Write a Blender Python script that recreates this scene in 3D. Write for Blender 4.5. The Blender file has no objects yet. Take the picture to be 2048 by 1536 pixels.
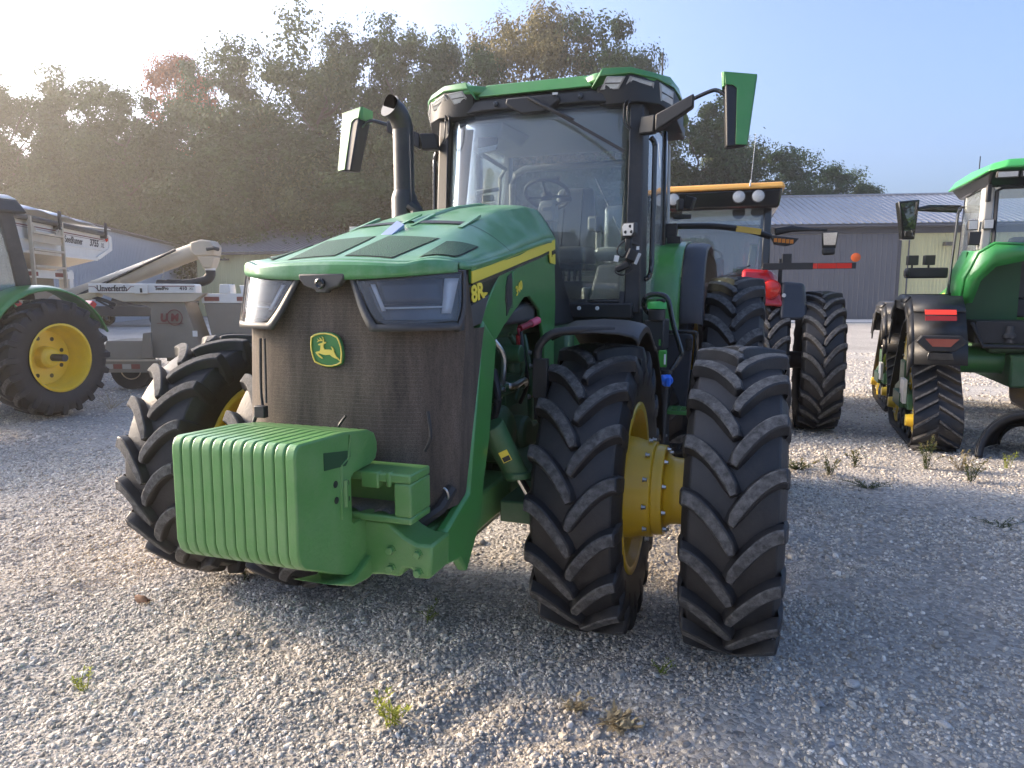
import bpy, bmesh, math, random
import numpy as np
from mathutils import Vector, Matrix
R_ = math.radians
SC = bpy.context.scene
COL = SC.collection
random.seed(7); np.random.seed(7)

# ------------------------------------------------------------------ camera, light, exposure
cd = bpy.data.cameras.new('camera'); cam = bpy.data.objects.new('camera', cd); COL.objects.link(cam)
cd.sensor_width = 36.0; cd.lens = 36.0 * 1401.6 / 2048.0; cd.clip_start = 0.05; cd.clip_end = 3000
cam.location = (0, 0, 1.847); cam.rotation_euler = (R_(90 - 7.378), 0, 0)
SC.camera = cam
SUN_AZ, SUN_EL = -68.0, 22.0          # degrees from the view axis, above the horizon
wd = bpy.data.worlds.new('World'); SC.world = wd; wd.use_nodes = True
nt = wd.node_tree; nt.nodes.clear()
sky = nt.nodes.new('ShaderNodeTexSky'); sky.sky_type = 'NISHITA'; sky.sun_disc = False
sky.sun_elevation = R_(SUN_EL); sky.sun_rotation = R_(SUN_AZ); sky.altitude = 200; sky.air_density = 0.7
sky.dust_density = 8.0; sky.ozone_density = 4.2
bg = nt.nodes.new('ShaderNodeBackground'); bg.inputs[1].default_value = 0.14
wo = nt.nodes.new('ShaderNodeOutputWorld')
nt.links.new(sky.outputs[0], bg.inputs[0]); nt.links.new(bg.outputs[0], wo.inputs[0])
sd = bpy.data.lights.new('sun', 'SUN'); sd.energy = 2.0; sd.angle = R_(11); sd.color = (1.0, 0.72, 0.43)
sun = bpy.data.objects.new('sun', sd); COL.objects.link(sun)
_d = Vector((math.cos(R_(SUN_EL)) * math.sin(R_(SUN_AZ)), math.cos(R_(SUN_EL)) * math.cos(R_(SUN_AZ)), math.sin(R_(SUN_EL))))
sun.rotation_euler = _d.to_track_quat('Z', 'Y').to_euler(); sun.location = _d * 50
SC.view_settings.view_transform = 'Standard'; SC.view_settings.look = 'None'
SC.view_settings.exposure = 1.95; SC.view_settings.gamma = 1.0; SC.view_settings.use_curve_mapping = False
SC.cycles.max_bounces = 10; SC.cycles.transparent_max_bounces = 24; SC.cycles.volume_bounces = 0
SC.cycles.use_denoising = True

# ------------------------------------------------------------------ materials
MATS = {}
def nodes(m):
    m.use_nodes = True
    n = m.node_tree.nodes; b = n.get('Principled BSDF')
    return n, m.node_tree.links, b
def mat(name, col, rough=0.5, metal=0.0, coat=0.0, vary=0.0, vscale=8.0, bump=0.0, bscale=60.0, dust=0.0, dcol=(0.30, 0.27, 0.22), emit=None, spec=0.5, dscale=3.0):
    if name in MATS: return MATS[name]
    m = bpy.data.materials.new(name); n, l, b = nodes(m); MATS[name] = m
    b.inputs['Base Color'].default_value = (*col, 1); b.inputs['Roughness'].default_value = rough
    b.inputs['Metallic'].default_value = metal; b.inputs['Coat Weight'].default_value = coat
    b.inputs['Coat Roughness'].default_value = 0.12; b.inputs['Specular IOR Level'].default_value = spec
    tc = n.new('ShaderNodeTexCoord')
    src = None
    if vary > 0:
        no = n.new('ShaderNodeTexNoise'); no.inputs['Scale'].default_value = vscale; no.inputs['Detail'].default_value = 6
        l.new(tc.outputs['Object'], no.inputs['Vector'])
        mx = n.new('ShaderNodeMix'); mx.data_type = 'RGBA'
        mx.inputs[6].default_value = (*[c * (1 - vary) for c in col], 1); mx.inputs[7].default_value = (*[min(1, c * (1 + vary)) for c in col], 1)
        l.new(no.outputs['Fac'], mx.inputs[0]); src = mx.outputs[2]
    if dust > 0:
        no2 = n.new('ShaderNodeTexNoise'); no2.inputs['Scale'].default_value = dscale; no2.inputs['Detail'].default_value = 9; no2.inputs['Roughness'].default_value = 0.68
        l.new(tc.outputs['Object'], no2.inputs['Vector'])
        rp = n.new('ShaderNodeMapRange'); rp.inputs[1].default_value = 0.40; rp.inputs[2].default_value = 0.72; rp.inputs[3].default_value = 0.12 * dust; rp.inputs[4].default_value = dust
        l.new(no2.outputs['Fac'], rp.inputs[0])
        mx2 = n.new('ShaderNodeMix'); mx2.data_type = 'RGBA'
        if src: l.new(src, mx2.inputs[6])
        else: mx2.inputs[6].default_value = (*col, 1)
        mx2.inputs[7].default_value = (*dcol, 1); l.new(rp.outputs[0], mx2.inputs[0]); src = mx2.outputs[2]
        rr = n.new('ShaderNodeMapRange'); rr.inputs[3].default_value = rough; rr.inputs[4].default_value = min(1, rough + 0.45)
        l.new(rp.outputs[0], rr.inputs[0]); l.new(rr.outputs[0], b.inputs['Roughness'])
    if src: l.new(src, b.inputs['Base Color'])
    if bump > 0:
        nb = n.new('ShaderNodeTexNoise'); nb.inputs['Scale'].default_value = bscale; nb.inputs['Detail'].default_value = 5
        l.new(tc.outputs['Object'], nb.inputs['Vector'])
        bp = n.new('ShaderNodeBump'); bp.inputs['Strength'].default_value = bump; bp.inputs['Distance'].default_value = 0.02
        l.new(nb.outputs['Fac'], bp.inputs['Height']); l.new(bp.outputs[0], b.inputs['Normal'])
    if emit:
        b.inputs['Emission Color'].default_value = (*emit[0], 1); b.inputs['Emission Strength'].default_value = emit[1]
    return m
GREEN = mat('green_paint', (0.045, 0.225, 0.044), 0.34, coat=0.45, vary=0.10, dust=0.20, dcol=(0.22, 0.25, 0.19), bump=0.03, bscale=14)
DEWG = mat('dewy_green_hood', (0.042, 0.215, 0.055), 0.26, coat=0.25, vary=0.08, dust=0.62, dcol=(0.29, 0.45, 0.35), bump=0.10, bscale=220, dscale=5)
PILL = mat('dusty_black_pillar', (0.014, 0.015, 0.016), 0.45, dust=0.35, dcol=(0.12, 0.11, 0.10))
GREEND = mat('green_paint_engine', (0.020, 0.10, 0.028), 0.5, coat=0.15, vary=0.2, dust=0.25)
CASTG = mat('green_cast_iron', (0.095, 0.270, 0.066), 0.36, coat=0.35, vary=0.16, dust=0.26, dcol=(0.24, 0.25, 0.17), bump=0.09, bscale=70, dscale=8)
YEL = mat('yellow_paint', (0.82, 0.56, 0.020), 0.38, coat=0.3, vary=0.10, dust=0.18, dcol=(0.42, 0.34, 0.18))
DECY = mat('yellow_decal', (0.80, 0.64, 0.055), 0.4)
RUB = mat('tire_rubber', (0.012, 0.012, 0.014), 0.52, vary=0.25, dust=0.22, dcol=(0.085, 0.078, 0.072), bump=0.10, bscale=60, dscale=7)
LUG = mat('worn_lug_rubber', (0.020, 0.019, 0.019), 0.75, vary=0.35, vscale=40, dust=1.0, dcol=(0.16, 0.158, 0.155), bump=0.30, bscale=120, dscale=26)
BLK = mat('black_plastic', (0.013, 0.014, 0.016), 0.48, vary=0.15, dust=0.10, dcol=(0.10, 0.10, 0.10), bump=0.04, bscale=150)
BLKG = mat('black_gloss', (0.010, 0.011, 0.012), 0.22, coat=0.4, dust=0.08, dcol=(0.1, 0.1, 0.1))
DGREY = mat('dark_grey_plastic', (0.034, 0.035, 0.038), 0.5, vary=0.1, dust=0.15)
FGREY = mat('blue_grey_fender_plastic', (0.028, 0.032, 0.042), 0.45, vary=0.12, dust=0.15, dcol=(0.10, 0.10, 0.11))
TRIM = mat('grey_interior_trim', (0.32, 0.32, 0.30), 0.7, vary=0.08)
TRIMD = mat('dark_interior_trim', (0.055, 0.056, 0.056), 0.75, vary=0.15)
LEATH = mat('grey_seat_leather', (0.16, 0.165, 0.16), 0.55, vary=0.12, bump=0.1, bscale=90)
STEEL = mat('bare_steel', (0.55, 0.55, 0.54), 0.3, metal=1.0)
CHROME = mat('chrome', (0.75, 0.75, 0.75), 0.12, metal=1.0)
LAMP = mat('lamp_reflector', (0.72, 0.73, 0.74), 0.25, metal=0.7, vary=0.2, vscale=60)
LAMPW = mat('lamp_lens_white', (0.50, 0.51, 0.50), 0.2, coat=0.6, vary=0.2, vscale=60)
PLEX = mat('guide_glint_plastic', (0.86, 0.88, 0.90), 0.25, coat=0.6)
RED = mat('red_lens', (0.55, 0.020, 0.012), 0.25, coat=0.5)
REDP = mat('red_paint', (0.46, 0.012, 0.016), 0.3, coat=0.6, vary=0.1)
REFL = mat('bright_red_reflector', (0.90, 0.055, 0.028), 0.35, vary=0.1, vscale=90)
AMB = mat('amber_lens', (0.62, 0.20, 0.015), 0.3, coat=0.5, vary=0.25, vscale=120)
ORG = mat('yellow_orange_roof', (0.74, 0.38, 0.075), 0.42, coat=0.2, vary=0.06, dust=0.1)
WHT = mat('white_paint', (0.78, 0.76, 0.70), 0.4, coat=0.2, vary=0.05, dust=0.18, dcol=(0.50, 0.43, 0.32))
TAN = mat('tan_steel_paint', (0.55, 0.47, 0.35), 0.5, vary=0.08, dust=0.2, dcol=(0.35, 0.29, 0.2))
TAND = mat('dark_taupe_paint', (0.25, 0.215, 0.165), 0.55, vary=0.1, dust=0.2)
TARP = mat('white_tarp', (0.66, 0.69, 0.74), 0.5, vary=0.12, bump=0.2, bscale=9)
DKTXT = mat('dark_brown_lettering', (0.06, 0.045, 0.04), 0.6)
REDTX = mat('dark_red_lettering', (0.20, 0.05, 0.04), 0.6)
BLUE = mat('blue_cap_plastic', (0.02, 0.16, 0.75), 0.4)
PINK = mat('pink_cap_plastic', (0.75, 0.10, 0.16), 0.5)
REDC = mat('dark_red_plastic', (0.30, 0.018, 0.028), 0.5)
BADGE = mat('silver_blue_badge', (0.36, 0.43, 0.58), 0.35, metal=0.3)
PLAST = mat('clear_wrap_film', (0.35, 0.38, 0.38), 0.2, coat=0.6, bump=0.5, bscale=30)
PAPER = mat('white_label_paper', (0.75, 0.75, 0.72), 0.7)

def glass(name, tint, ior=1.5, rough=0.0):
    m = bpy.data.materials.new(name); n, l, b = nodes(m); n.remove(b); o = n['Material Output']
    t = n.new('ShaderNodeBsdfTransparent'); t.inputs[0].default_value = (*tint, 1)
    g = n.new('ShaderNodeBsdfGlossy'); g.inputs['Roughness'].default_value = rough; g.inputs[0].default_value = (1, 1, 1, 1)
    f = n.new('ShaderNodeFresnel'); f.inputs[0].default_value = ior
    mx = n.new('ShaderNodeMixShader'); l.new(f.outputs[0], mx.inputs[0]); l.new(t.outputs[0], mx.inputs[1]); l.new(g.outputs[0], mx.inputs[2])
    l.new(mx.outputs[0], o.inputs[0]); return m
GLASS = glass('cab_glass', (0.84, 0.89, 0.89), 1.62)
def dew_glare(m, amt, col):
    n, l = m.node_tree.nodes, m.node_tree.links; mx = [x for x in n if x.type == 'MIX_SHADER'][0]; o = n['Material Output']
    d = n.new('ShaderNodeBsdfDiffuse'); d.inputs[0].default_value = (*col, 1); m2 = n.new('ShaderNodeMixShader'); m2.inputs[0].default_value = amt
    l.new(mx.outputs[0], m2.inputs[1]); l.new(d.outputs[0], m2.inputs[2]); l.new(m2.outputs[0], o.inputs[0])
dew_glare(GLASS, 0.085, (0.55, 0.60, 0.66))  # bluish diffuse film: dew plus sky reflection painted over the cab glass
LENS = glass('headlight_lens', (0.82, 0.84, 0.86), 1.5, 0.04)
dew_glare(LENS, 0.05, (0.8, 0.8, 0.8))  # pale diffuse mix added so the lens looks aglow in sun
MIRR = mat('mirror_glass', (0.45, 0.48, 0.50), 0.02, metal=1.0)

# fine woven radiator screen: dusty dark mesh with horizontal fins and vertical streaks
def grille_mat():
    m = bpy.data.materials.new('radiator_screen'); n, l, b = nodes(m)
    tc = n.new('ShaderNodeTexCoord')
    mp = n.new('ShaderNodeMapping'); mp.inputs['Scale'].default_value = (4, 4, 0.6); l.new(tc.outputs['Object'], mp.inputs[0])
    st = n.new('ShaderNodeTexNoise'); st.inputs['Scale'].default_value = 2.2; st.inputs['Detail'].default_value = 4; st.inputs['Roughness'].default_value = 0.7; l.new(mp.outputs[0], st.inputs['Vector'])
    rp = n.new('ShaderNodeValToRGB'); e = rp.color_ramp.elements
    e[0].position = 0.36; e[0].color = (0.048, 0.039, 0.031, 1); e[1].position = 0.76; e[1].color = (0.135, 0.106, 0.082, 1)
    l.new(st.outputs['Fac'], rp.inputs[0])
    sep = n.new('ShaderNodeSeparateXYZ'); l.new(tc.outputs['Object'], sep.inputs[0])
    mu = n.new('ShaderNodeMath'); mu.operation = 'MULTIPLY'; mu.inputs[1].default_value = 62.0; l.new(sep.outputs[2], mu.inputs[0])
    fr = n.new('ShaderNodeMath'); fr.operation = 'FRACT'; l.new(mu.outputs[0], fr.inputs[0])
    gt = n.new('ShaderNodeMath'); gt.operation = 'GREATER_THAN'; gt.inputs[1].default_value = 0.84; l.new(fr.outputs[0], gt.inputs[0])
    nz = n.new('ShaderNodeTexNoise'); nz.inputs['Scale'].default_value = 4; l.new(tc.outputs['Object'], nz.inputs['Vector'])
    mm = n.new('ShaderNodeMath'); mm.operation = 'MULTIPLY'; l.new(gt.outputs[0], mm.inputs[0]); l.new(nz.outputs['Fac'], mm.inputs[1])
    mm2 = n.new('ShaderNodeMath'); mm2.operation = 'MULTIPLY'; mm2.inputs[1].default_value = 0.32; l.new(mm.outputs[0], mm2.inputs[0])
    ab = n.new('ShaderNodeMath'); ab.operation = 'COMPARE'; ab.inputs[1].default_value = 0.06; ab.inputs[2].default_value = 0.34; l.new(sep.outputs[0], ab.inputs[0])
    m3 = n.new('ShaderNodeMath'); m3.operation = 'MULTIPLY'; l.new(ab.outputs[0], m3.inputs[0]); l.new(mm2.outputs[0], m3.inputs[1]); mm2 = m3
    mx = n.new('ShaderNodeMix'); mx.data_type = 'RGBA'; mx.inputs[7].default_value = (0.20, 0.18, 0.16, 1)
    l.new(mm2.outputs[0], mx.inputs[0]); l.new(rp.outputs[0], mx.inputs[6]); l.new(mx.outputs[2], b.inputs['Base Color'])
    b.inputs['Roughness'].default_value = 0.8; b.inputs['Specular IOR Level'].default_value = 0.25
    v = n.new('ShaderNodeTexVoronoi'); v.inputs['Scale'].default_value = 230; l.new(tc.outputs['Object'], v.inputs['Vector'])
    mr = n.new('ShaderNodeMapRange'); mr.inputs[1].default_value = 0.1; mr.inputs[2].default_value = 0.55; mr.inputs[3].default_value = 0.45; mr.inputs[4].default_value = 1.25; l.new(v.outputs['Distance'], mr.inputs[0])
    m4 = n.new('ShaderNodeMix'); m4.data_type = 'RGBA'; m4.blend_type = 'MULTIPLY'; m4.inputs[0].default_value = 1; l.new(mx.outputs[2], m4.inputs[6]); l.new(mr.outputs[0], m4.inputs[7]); l.new(m4.outputs[2], b.inputs['Base Color'])
    return m
GRILLE = grille_mat()
def vent_mat():
    m = bpy.data.materials.new('hood_vent_mesh'); n, l, b = nodes(m)
    tc = n.new('ShaderNodeTexCoord'); v = n.new('ShaderNodeTexVoronoi'); v.inputs['Scale'].default_value = 150; l.new(tc.outputs['Object'], v.inputs['Vector'])
    rp = n.new('ShaderNodeValToRGB'); e = rp.color_ramp.elements
    e[0].position = 0.25; e[0].color = (0.004, 0.012, 0.006, 1); e[1].position = 0.5; e[1].color = (0.020, 0.085, 0.028, 1)
    l.new(v.outputs['Distance'], rp.inputs[0]); l.new(rp.outputs[0], b.inputs['Base Color']); b.inputs['Roughness'].default_value = 0.55
    bp = n.new('ShaderNodeBump'); bp.inputs['Strength'].default_value = 0.5; bp.inputs['Distance'].default_value = 0.004
    l.new(v.outputs['Distance'], bp.inputs['Height']); l.new(bp.outputs[0], b.inputs['Normal']); return m
VENT = vent_mat()

# ------------------------------------------------------------------ mesh helpers
class MB:
    def __init__(s): s.v = []; s.f = []; s.mi = []
    def add(s, vs, fs, mi=0):
        o = len(s.v); s.v += [tuple(map(float, p)) for p in vs]; s.f += [tuple(i + o for i in q) for q in fs]; s.mi += [mi] * len(fs); return s
    def box(s, c, d, rz=0.0, rx=0.0, ry=0.0, mi=0, taper=1.0):
        hx, hy, hz = [k / 2 for k in d]; M = Matrix.Rotation(rz, 3, 'Z') @ Matrix.Rotation(ry, 3, 'Y') @ Matrix.Rotation(rx, 3, 'X')
        vs = []
        for z in (-1, 1):
            t = taper if z > 0 else 1.0
            for x, y in ((-1, -1), (1, -1), (1, 1), (-1, 1)): vs.append(Vector(c) + M @ Vector((x * hx * t, y * hy * t, z * hz)))
        return s.add(vs, [(3, 2, 1, 0), (4, 5, 6, 7), (0, 1, 5, 4), (1, 2, 6, 5), (2, 3, 7, 6), (3, 0, 4, 7)], mi)
    def span(s, x0, x1, y0, y1, z0, z1, mi=0):
        return s.box(((x0 + x1) / 2, (y0 + y1) / 2, (z0 + z1) / 2), (abs(x1 - x0), abs(y1 - y0), abs(z1 - z0)), mi=mi)
    def prism(s, poly, ax, a0, a1, mi=0):
        """poly of 2-D points swept along axis ax from a0 to a1 (x: poly=(y,z), y: (x,z), z: (x,y))"""
        def p(q, a): return (a, q[0], q[1]) if ax == 'x' else (q[0], a, q[1]) if ax == 'y' else (q[0], q[1], a)
        n = len(poly); vs = [p(q, a0) for q in poly] + [p(q, a1) for q in poly]
        fs = [tuple(range(n))[::-1], tuple(range(n, 2 * n))] + [(i, (i + 1) % n, n + (i + 1) % n, n + i) for i in range(n)]
        return s.add(vs, fs, mi)
    def hexa(s, a, b, mi=0):
        """solid between two equal-length rings of 3-D points"""
        n = len(a); fs = [tuple(range(n))[::-1], tuple(range(n, 2 * n))] + [(i, (i + 1) % n, n + (i + 1) % n, n + i) for i in range(n)]
        return s.add(list(a) + list(b), fs, mi)
    def tube(s, path, r, n=10, mi=0, closed=False, flat=1.0):
        P = [Vector(p) for p in path]; m = len(P); rs = r if isinstance(r, (list, tuple)) else [r] * m
        ref = Vector((0.123, 0.31, 0.9)); vs = []
        for i in range(m):
            t = (P[(i + 1) % m] - P[i - 1]) if closed else (P[min(i + 1, m - 1)] - P[max(i - 1, 0)])
            t = t.normalized(); a = t.cross(ref)
            if a.length < 1e-4: a = t.cross(Vector((1, 0, 0)))
            a.normalize(); b = t.cross(a)
            for k in range(n):
                w = 2 * math.pi * k / n; vs.append(P[i] + (a * math.cos(w) + b * math.sin(w) * flat) * rs[i])
        fs = []
        for i in range(m if closed else m - 1):
            j = (i + 1) % m
            for k in range(n): fs.append((i * n + k, i * n + (k + 1) % n, j * n + (k + 1) % n, j * n + k))
        if not closed: fs += [tuple(range(n))[::-1], tuple((m - 1) * n + k for k in range(n))]
        return s.add(vs, fs, mi)
    def lathe(s, prof, c, ax='x', n=40, mi=0, cap=True, a0=0.0, a1=2 * math.pi):
        """prof: (position along axis, radius)"""
        full = abs(a1 - a0 - 2 * math.pi) < 1e-6; cnt = n if full else n + 1; vs = []
        for (p, r) in prof:
            for k in range(cnt):
                w = a0 + (a1 - a0) * k / n; u, q = r * math.cos(w), r * math.sin(w)
                vs.append((c[0] + p, c[1] + u, c[2] + q) if ax == 'x' else (c[0] + u, c[1] + p, c[2] + q) if ax == 'y' else (c[0] + u, c[1] + q, c[2] + p))
        fs = []
        for i in range(len(prof) - 1):
            for k in range(n):
                j = (k + 1) % cnt; fs.append((i * cnt + k, i * cnt + j, (i + 1) * cnt + j, (i + 1) * cnt + k))
        if cap and full:
            fs.append(tuple(range(cnt))); fs.append(tuple((len(prof) - 1) * cnt + k for k in range(cnt))[::-1])
        return s.add(vs, fs, mi)
    def grid(s, fn, nu, nv, mi=0, u0=0., u1=1., v0=0., v1=1.):
        vs = [fn(u0 + (u1 - u0) * i / nu, v0 + (v1 - v0) * j / nv) for i in range(nu + 1) for j in range(nv + 1)]
        fs = [(i * (nv + 1) + j, (i + 1) * (nv + 1) + j, (i + 1) * (nv + 1) + j + 1, i * (nv + 1) + j + 1) for i in range(nu) for j in range(nv)]
        return s.add(vs, fs, mi)
    def build(s, name, mats, parent=None, bevel=0.0, seg=2, solid=0.0, sharp=35, subs=0, fixn=True):
        me = bpy.data.meshes.new(name); me.from_pydata(s.v, [], s.f)
        ms = mats if isinstance(mats, (list, tuple)) else [mats]
        for m in ms: me.materials.append(m)
        me.polygons.foreach_set('material_index', s.mi)
        if fixn and len(s.f) < 30000:
            b = bmesh.new(); b.from_mesh(me); bmesh.ops.recalc_face_normals(b, faces=b.faces); b.to_mesh(me); b.free()
        me.polygons.foreach_set('use_smooth', [True] * len(me.polygons)); me.set_sharp_from_angle(angle=R_(sharp)); me.update()
        o = bpy.data.objects.new(name, me); COL.objects.link(o)
        if parent is not None: o.parent = parent
        if solid: md = o.modifiers.new('solid', 'SOLIDIFY'); md.thickness = abs(solid); md.offset = 1 if solid > 0 else -1
        if bevel: md = o.modifiers.new('bevel', 'BEVEL'); md.width = bevel; md.segments = seg; md.limit_method = 'ANGLE'; md.angle_limit = R_(32); md.harden_normals = False
        if subs: md = o.modifiers.new('sub', 'SUBSURF'); md.levels = subs; md.render_levels = subs
        return o
def thing(name, label, cat, loc=(0, 0, 0), rz=0.0, group=None):
    o = bpy.data.objects.new(name, None); COL.objects.link(o); o.location = loc; o.rotation_euler = (0, 0, rz)
    o['label'] = label; o['category'] = cat
    if group: o['group'] = group
    o.empty_display_size = 0.2
    return o
def tag(o, label=None, cat=None, group=None, kind=None):
    if label: o['label'] = label
    if cat: o['category'] = cat
    if group: o['group'] = group
    if kind: o['kind'] = kind
    return o
def copy_tree(o, parent=None):
    c = o.copy(); COL.objects.link(c)
    if parent is not None: c.parent = parent
    for ch in o.children: copy_tree(ch, c)
    return c
def text(body, name, m, parent, size, M, extrude=0.0015, shear=0.0, bold=0.0, sx=1.0):
    cu = bpy.data.curves.new(name, 'FONT'); cu.body = body; cu.size = size; cu.extrude = extrude; cu.shear = shear; cu.offset = bold
    cu.align_x = 'CENTER'; cu.align_y = 'CENTER'; cu.resolution_u = 3
    t = bpy.data.objects.new(name, cu); COL.objects.link(t); bpy.context.view_layer.update()
    me = bpy.data.meshes.new_from_object(t.evaluated_get(bpy.context.evaluated_depsgraph_get()))
    bpy.data.objects.remove(t); bpy.data.curves.remove(cu)
    me.transform(M @ Matrix.Diagonal((sx, 1, 1, 1))); me.materials.clear(); me.materials.append(m)
    o = bpy.data.objects.new(name, me); COL.objects.link(o); o.parent = parent; return o
def frame(o, xd, yd):
    """matrix with given origin, x direction and y direction"""
    x = Vector(xd).normalized(); z = x.cross(Vector(yd)).normalized(); y = z.cross(x)
    M = Matrix((x, y, z)).transposed().to_4x4(); M.translation = Vector(o); return M
def arc(c, r, a0, a1, n, ax='x', o=0.0):
    return [(c[0] + r * math.cos(a0 + (a1 - a0) * k / n), c[1] + r * math.sin(a0 + (a1 - a0) * k / n)) for k in range(n + 1)]
def smooth_path(pts, k=6):
    P = [Vector(p) for p in pts]; out = []
    for i in range(len(P) - 1):
        p0, p1, p2, p3 = P[max(i - 1, 0)], P[i], P[i + 1], P[min(i + 2, len(P) - 1)]
        for j in range(k):
            t = j / k; out.append(0.5 * ((2 * p1) + (p2 - p0) * t + (2 * p0 - 5 * p1 + 4 * p2 - p3) * t * t + (3 * p1 - p0 - 3 * p2 + p3) * t ** 3))
    return out + [P[-1]]

# ------------------------------------------------------------------ tires and wheels (axis along x)
TIRES = {}
def tire_mesh(R, w, rim, nl, lh=0.05, lw=0.034, lead=0.30, wear=True):
    key = (R, w, rim, nl, lh, lw, lead)
    if key in TIRES: return TIRES[key]
    b = MB(); H = w / 2
    def crown(u): return 0.022 * (u / H) ** 2
    half = [(0, R - lh), (0.5 * H, R - lh - 0.006), (0.86 * H, R - lh - 0.026), (0.98 * H, R - lh - 0.075), (1.03 * H, R - 0.30 * (R - rim) - 0.05), (1.02 * H, R - 0.58 * (R - rim)), (0.90 * H, rim + 0.10 * (R - rim)), (0.86 * H, rim + 0.012), (0.80 * H, rim - 0.01)]
    prof = [(-u, r) for u, r in half[:0:-1]] + half
    b.lathe(prof, (0, 0, 0), 'x', 72, cap=False)
    for side in (-1, 1):
        for k in range(nl):
            ph0 = 2 * math.pi * (k + (0.5 if side > 0 else 0)) / nl
            rings = []; N = 9
            def path(s): return (-0.014 + (H + 0.012) * s, ph0 + lead * (1 - (1 - s) ** 1.75))
            for i in range(N + 1):
                s_ = i / N; u, ph = path(s_); u2, ph2 = path(min(1, s_ + 0.02)); u1, ph1 = path(max(0, s_ - 0.02))
                tu, tp = u2 - u1, (ph2 - ph1) * R; L_ = math.hypot(tu, tp); nu, npp = -tp / L_, tu / L_
                ht = lw * (0.80 + 0.22 * s_) * (0.62 if i == 0 else 0.93 if i == 1 else 1); hb = ht + 0.016
                ring = []
                for off, top in ((-hb, 0), (-ht, 1), (ht, 1), (hb, 0)):
                    uu = u + nu * off; pp = ph + npp * off / R
                    uc = max(-H, min(H, uu)); r = R - crown(uc) if top else R - lh - 0.012 - 0.02 * (uc / H) ** 2
                    if i == 0 and top: uu += 0.012; r -= 0.004
                    ring.append((uc * side if abs(uu) > H else uu * side, r, pp))
                rings.append(ring)
            for dr, uo, sc in ((0.055, 0.012, 1.15), (0.125, 0.016, 1.35), (0.20, 0.012, 0.8)):
                ph = ph0 + lead; ht = lw * sc
                top = R - 0.022 - dr; base = top - (0.03 if dr < 0.18 else 0.002)
                ub = (H * 0.955 + (0 if dr < 0.1 else 0.012)); ut = H * 1.0 + uo if dr < 0.18 else H * 1.02
                rings.append([((ub) * side, base, ph - (ht + 0.016) / R), (ut * side, top, ph - ht / R), (ut * side, top, ph + ht / R), (ub * side, base, ph + (ht + 0.016) / R)])
            vs = []
            for ring in rings:
                for (u, r, p) in ring: vs.append((u, -r * math.cos(p), r * math.sin(p)))
            n = len(rings)
            fs_side = [(0, 1, 2, 3), tuple((n - 1) * 4 + q for q in (3, 2, 1, 0))]; fs_top = []
            for i in range(n - 1):
                for q in range(3):
                    f = (i * 4 + q, i * 4 + q + 1, (i + 1) * 4 + q + 1, (i + 1) * 4 + q)
                    (fs_top if (q == 1 and i < N) else fs_side).append(f)
            o = len(b.v); b.add(vs, fs_side, 0); b.f += [tuple(i + o for i in q) for q in fs_top]; b.mi += [1] * len(fs_top)
    tmp = b.build('tire', [RUB, LUG], None, sharp=28); me = tmp.data
    bpy.data.objects.remove(tmp); TIRES[key] = me; return me
def add_tire(parent, c, spec, spin=0.0, flip=False):
    o = bpy.data.objects.new('tire', tire_mesh(*spec)); COL.objects.link(o); o.parent = parent; o.location = c
    o.rotation_euler = (spin, 0, math.pi if flip else 0)
    md = o.modifiers.new('bevel', 'BEVEL'); md.width = 0.007; md.segments = 1; md.limit_method = 'ANGLE'; md.angle_limit = R_(40)
    return o
BOLTS = {}
def bolt(parent, c, r, h, ax, m, name='bolt'):
    key = (round(r, 4), round(h, 4), ax, m.name)
    if key not in BOLTS:
        b = MB(); b.lathe([(0, r * 1.45), (h * .25, r * 1.45), (h * .25, r), (h * .92, r), (h, r * .85)], (0, 0, 0), ax, 6); o = b.build(name, m); BOLTS[key] = o.data
        bpy.data.objects.remove(o)
    o = bpy.data.objects.new(name, BOLTS[key]); COL.objects.link(o); o.parent = parent; o.location = c; return o
# ================================================================== SETTING
def vnoise(x, y, f, seed):
    x = np.asarray(x) * f; y = np.asarray(y) * f; xi = np.floor(x).astype(np.int64); yi = np.floor(y).astype(np.int64); fx = x - xi; fy = y - yi
    def h(a, b):
        n = (a * 374761393 + b * 668265263 + seed * 1442695041) & 0x7fffffff; n = ((n ^ (n >> 13)) * 1274126177) & 0x7fffffff; return ((n ^ (n >> 16)) & 0xffff) / 65535.0
    sx = fx * fx * (3 - 2 * fx); sy = fy * fy * (3 - 2 * fy)
    return (h(xi, yi) * (1 - sx) + h(xi + 1, yi) * sx) * (1 - sy) + (h(xi, yi + 1) * (1 - sx) + h(xi + 1, yi + 1) * sx) * sy - 0.5
def ground_z(x, y):
    x = np.asarray(x, float); y = np.asarray(y, float)
    fall = np.clip(1.2 - np.hypot(x, y - 3) / 16, 0.0, 1)
    z = (vnoise(x, y, 0.9, 1) * 0.05 + vnoise(x, y, 2.3, 2) * 0.036 + vnoise(x, y, 6, 3) * 0.022 + vnoise(x, y, 14, 4) * 0.010) * fall
    # tire-track ridges in front of the tractor
    u = (x - 0.1) * 0.94 + (y - 2.9) * 0.33; v = -(x - 0.1) * 0.33 + (y - 2.9) * 0.94
    m = np.exp(-(u / 0.55) ** 2) * np.exp(-(v / 0.75) ** 2)
    z = z + m * (0.024 * np.sin(v * 17 + np.abs(u) * 9) - 0.006)
    z = z - 0.018
    for (cx, cy) in ((1.2, 3.55), (0.5, 3.75), (-1.2, 4.35), (-1.85, 4.6)):
        z = z - 0.02 * np.exp(-(((x - cx) / 0.35) ** 2 + ((y - cy) / 0.30) ** 2)) + 0.02 * np.exp(-(((x - cx - .1) / 0.5) ** 2 + ((y - cy + .45) / 0.2) ** 2))
    return z
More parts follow.
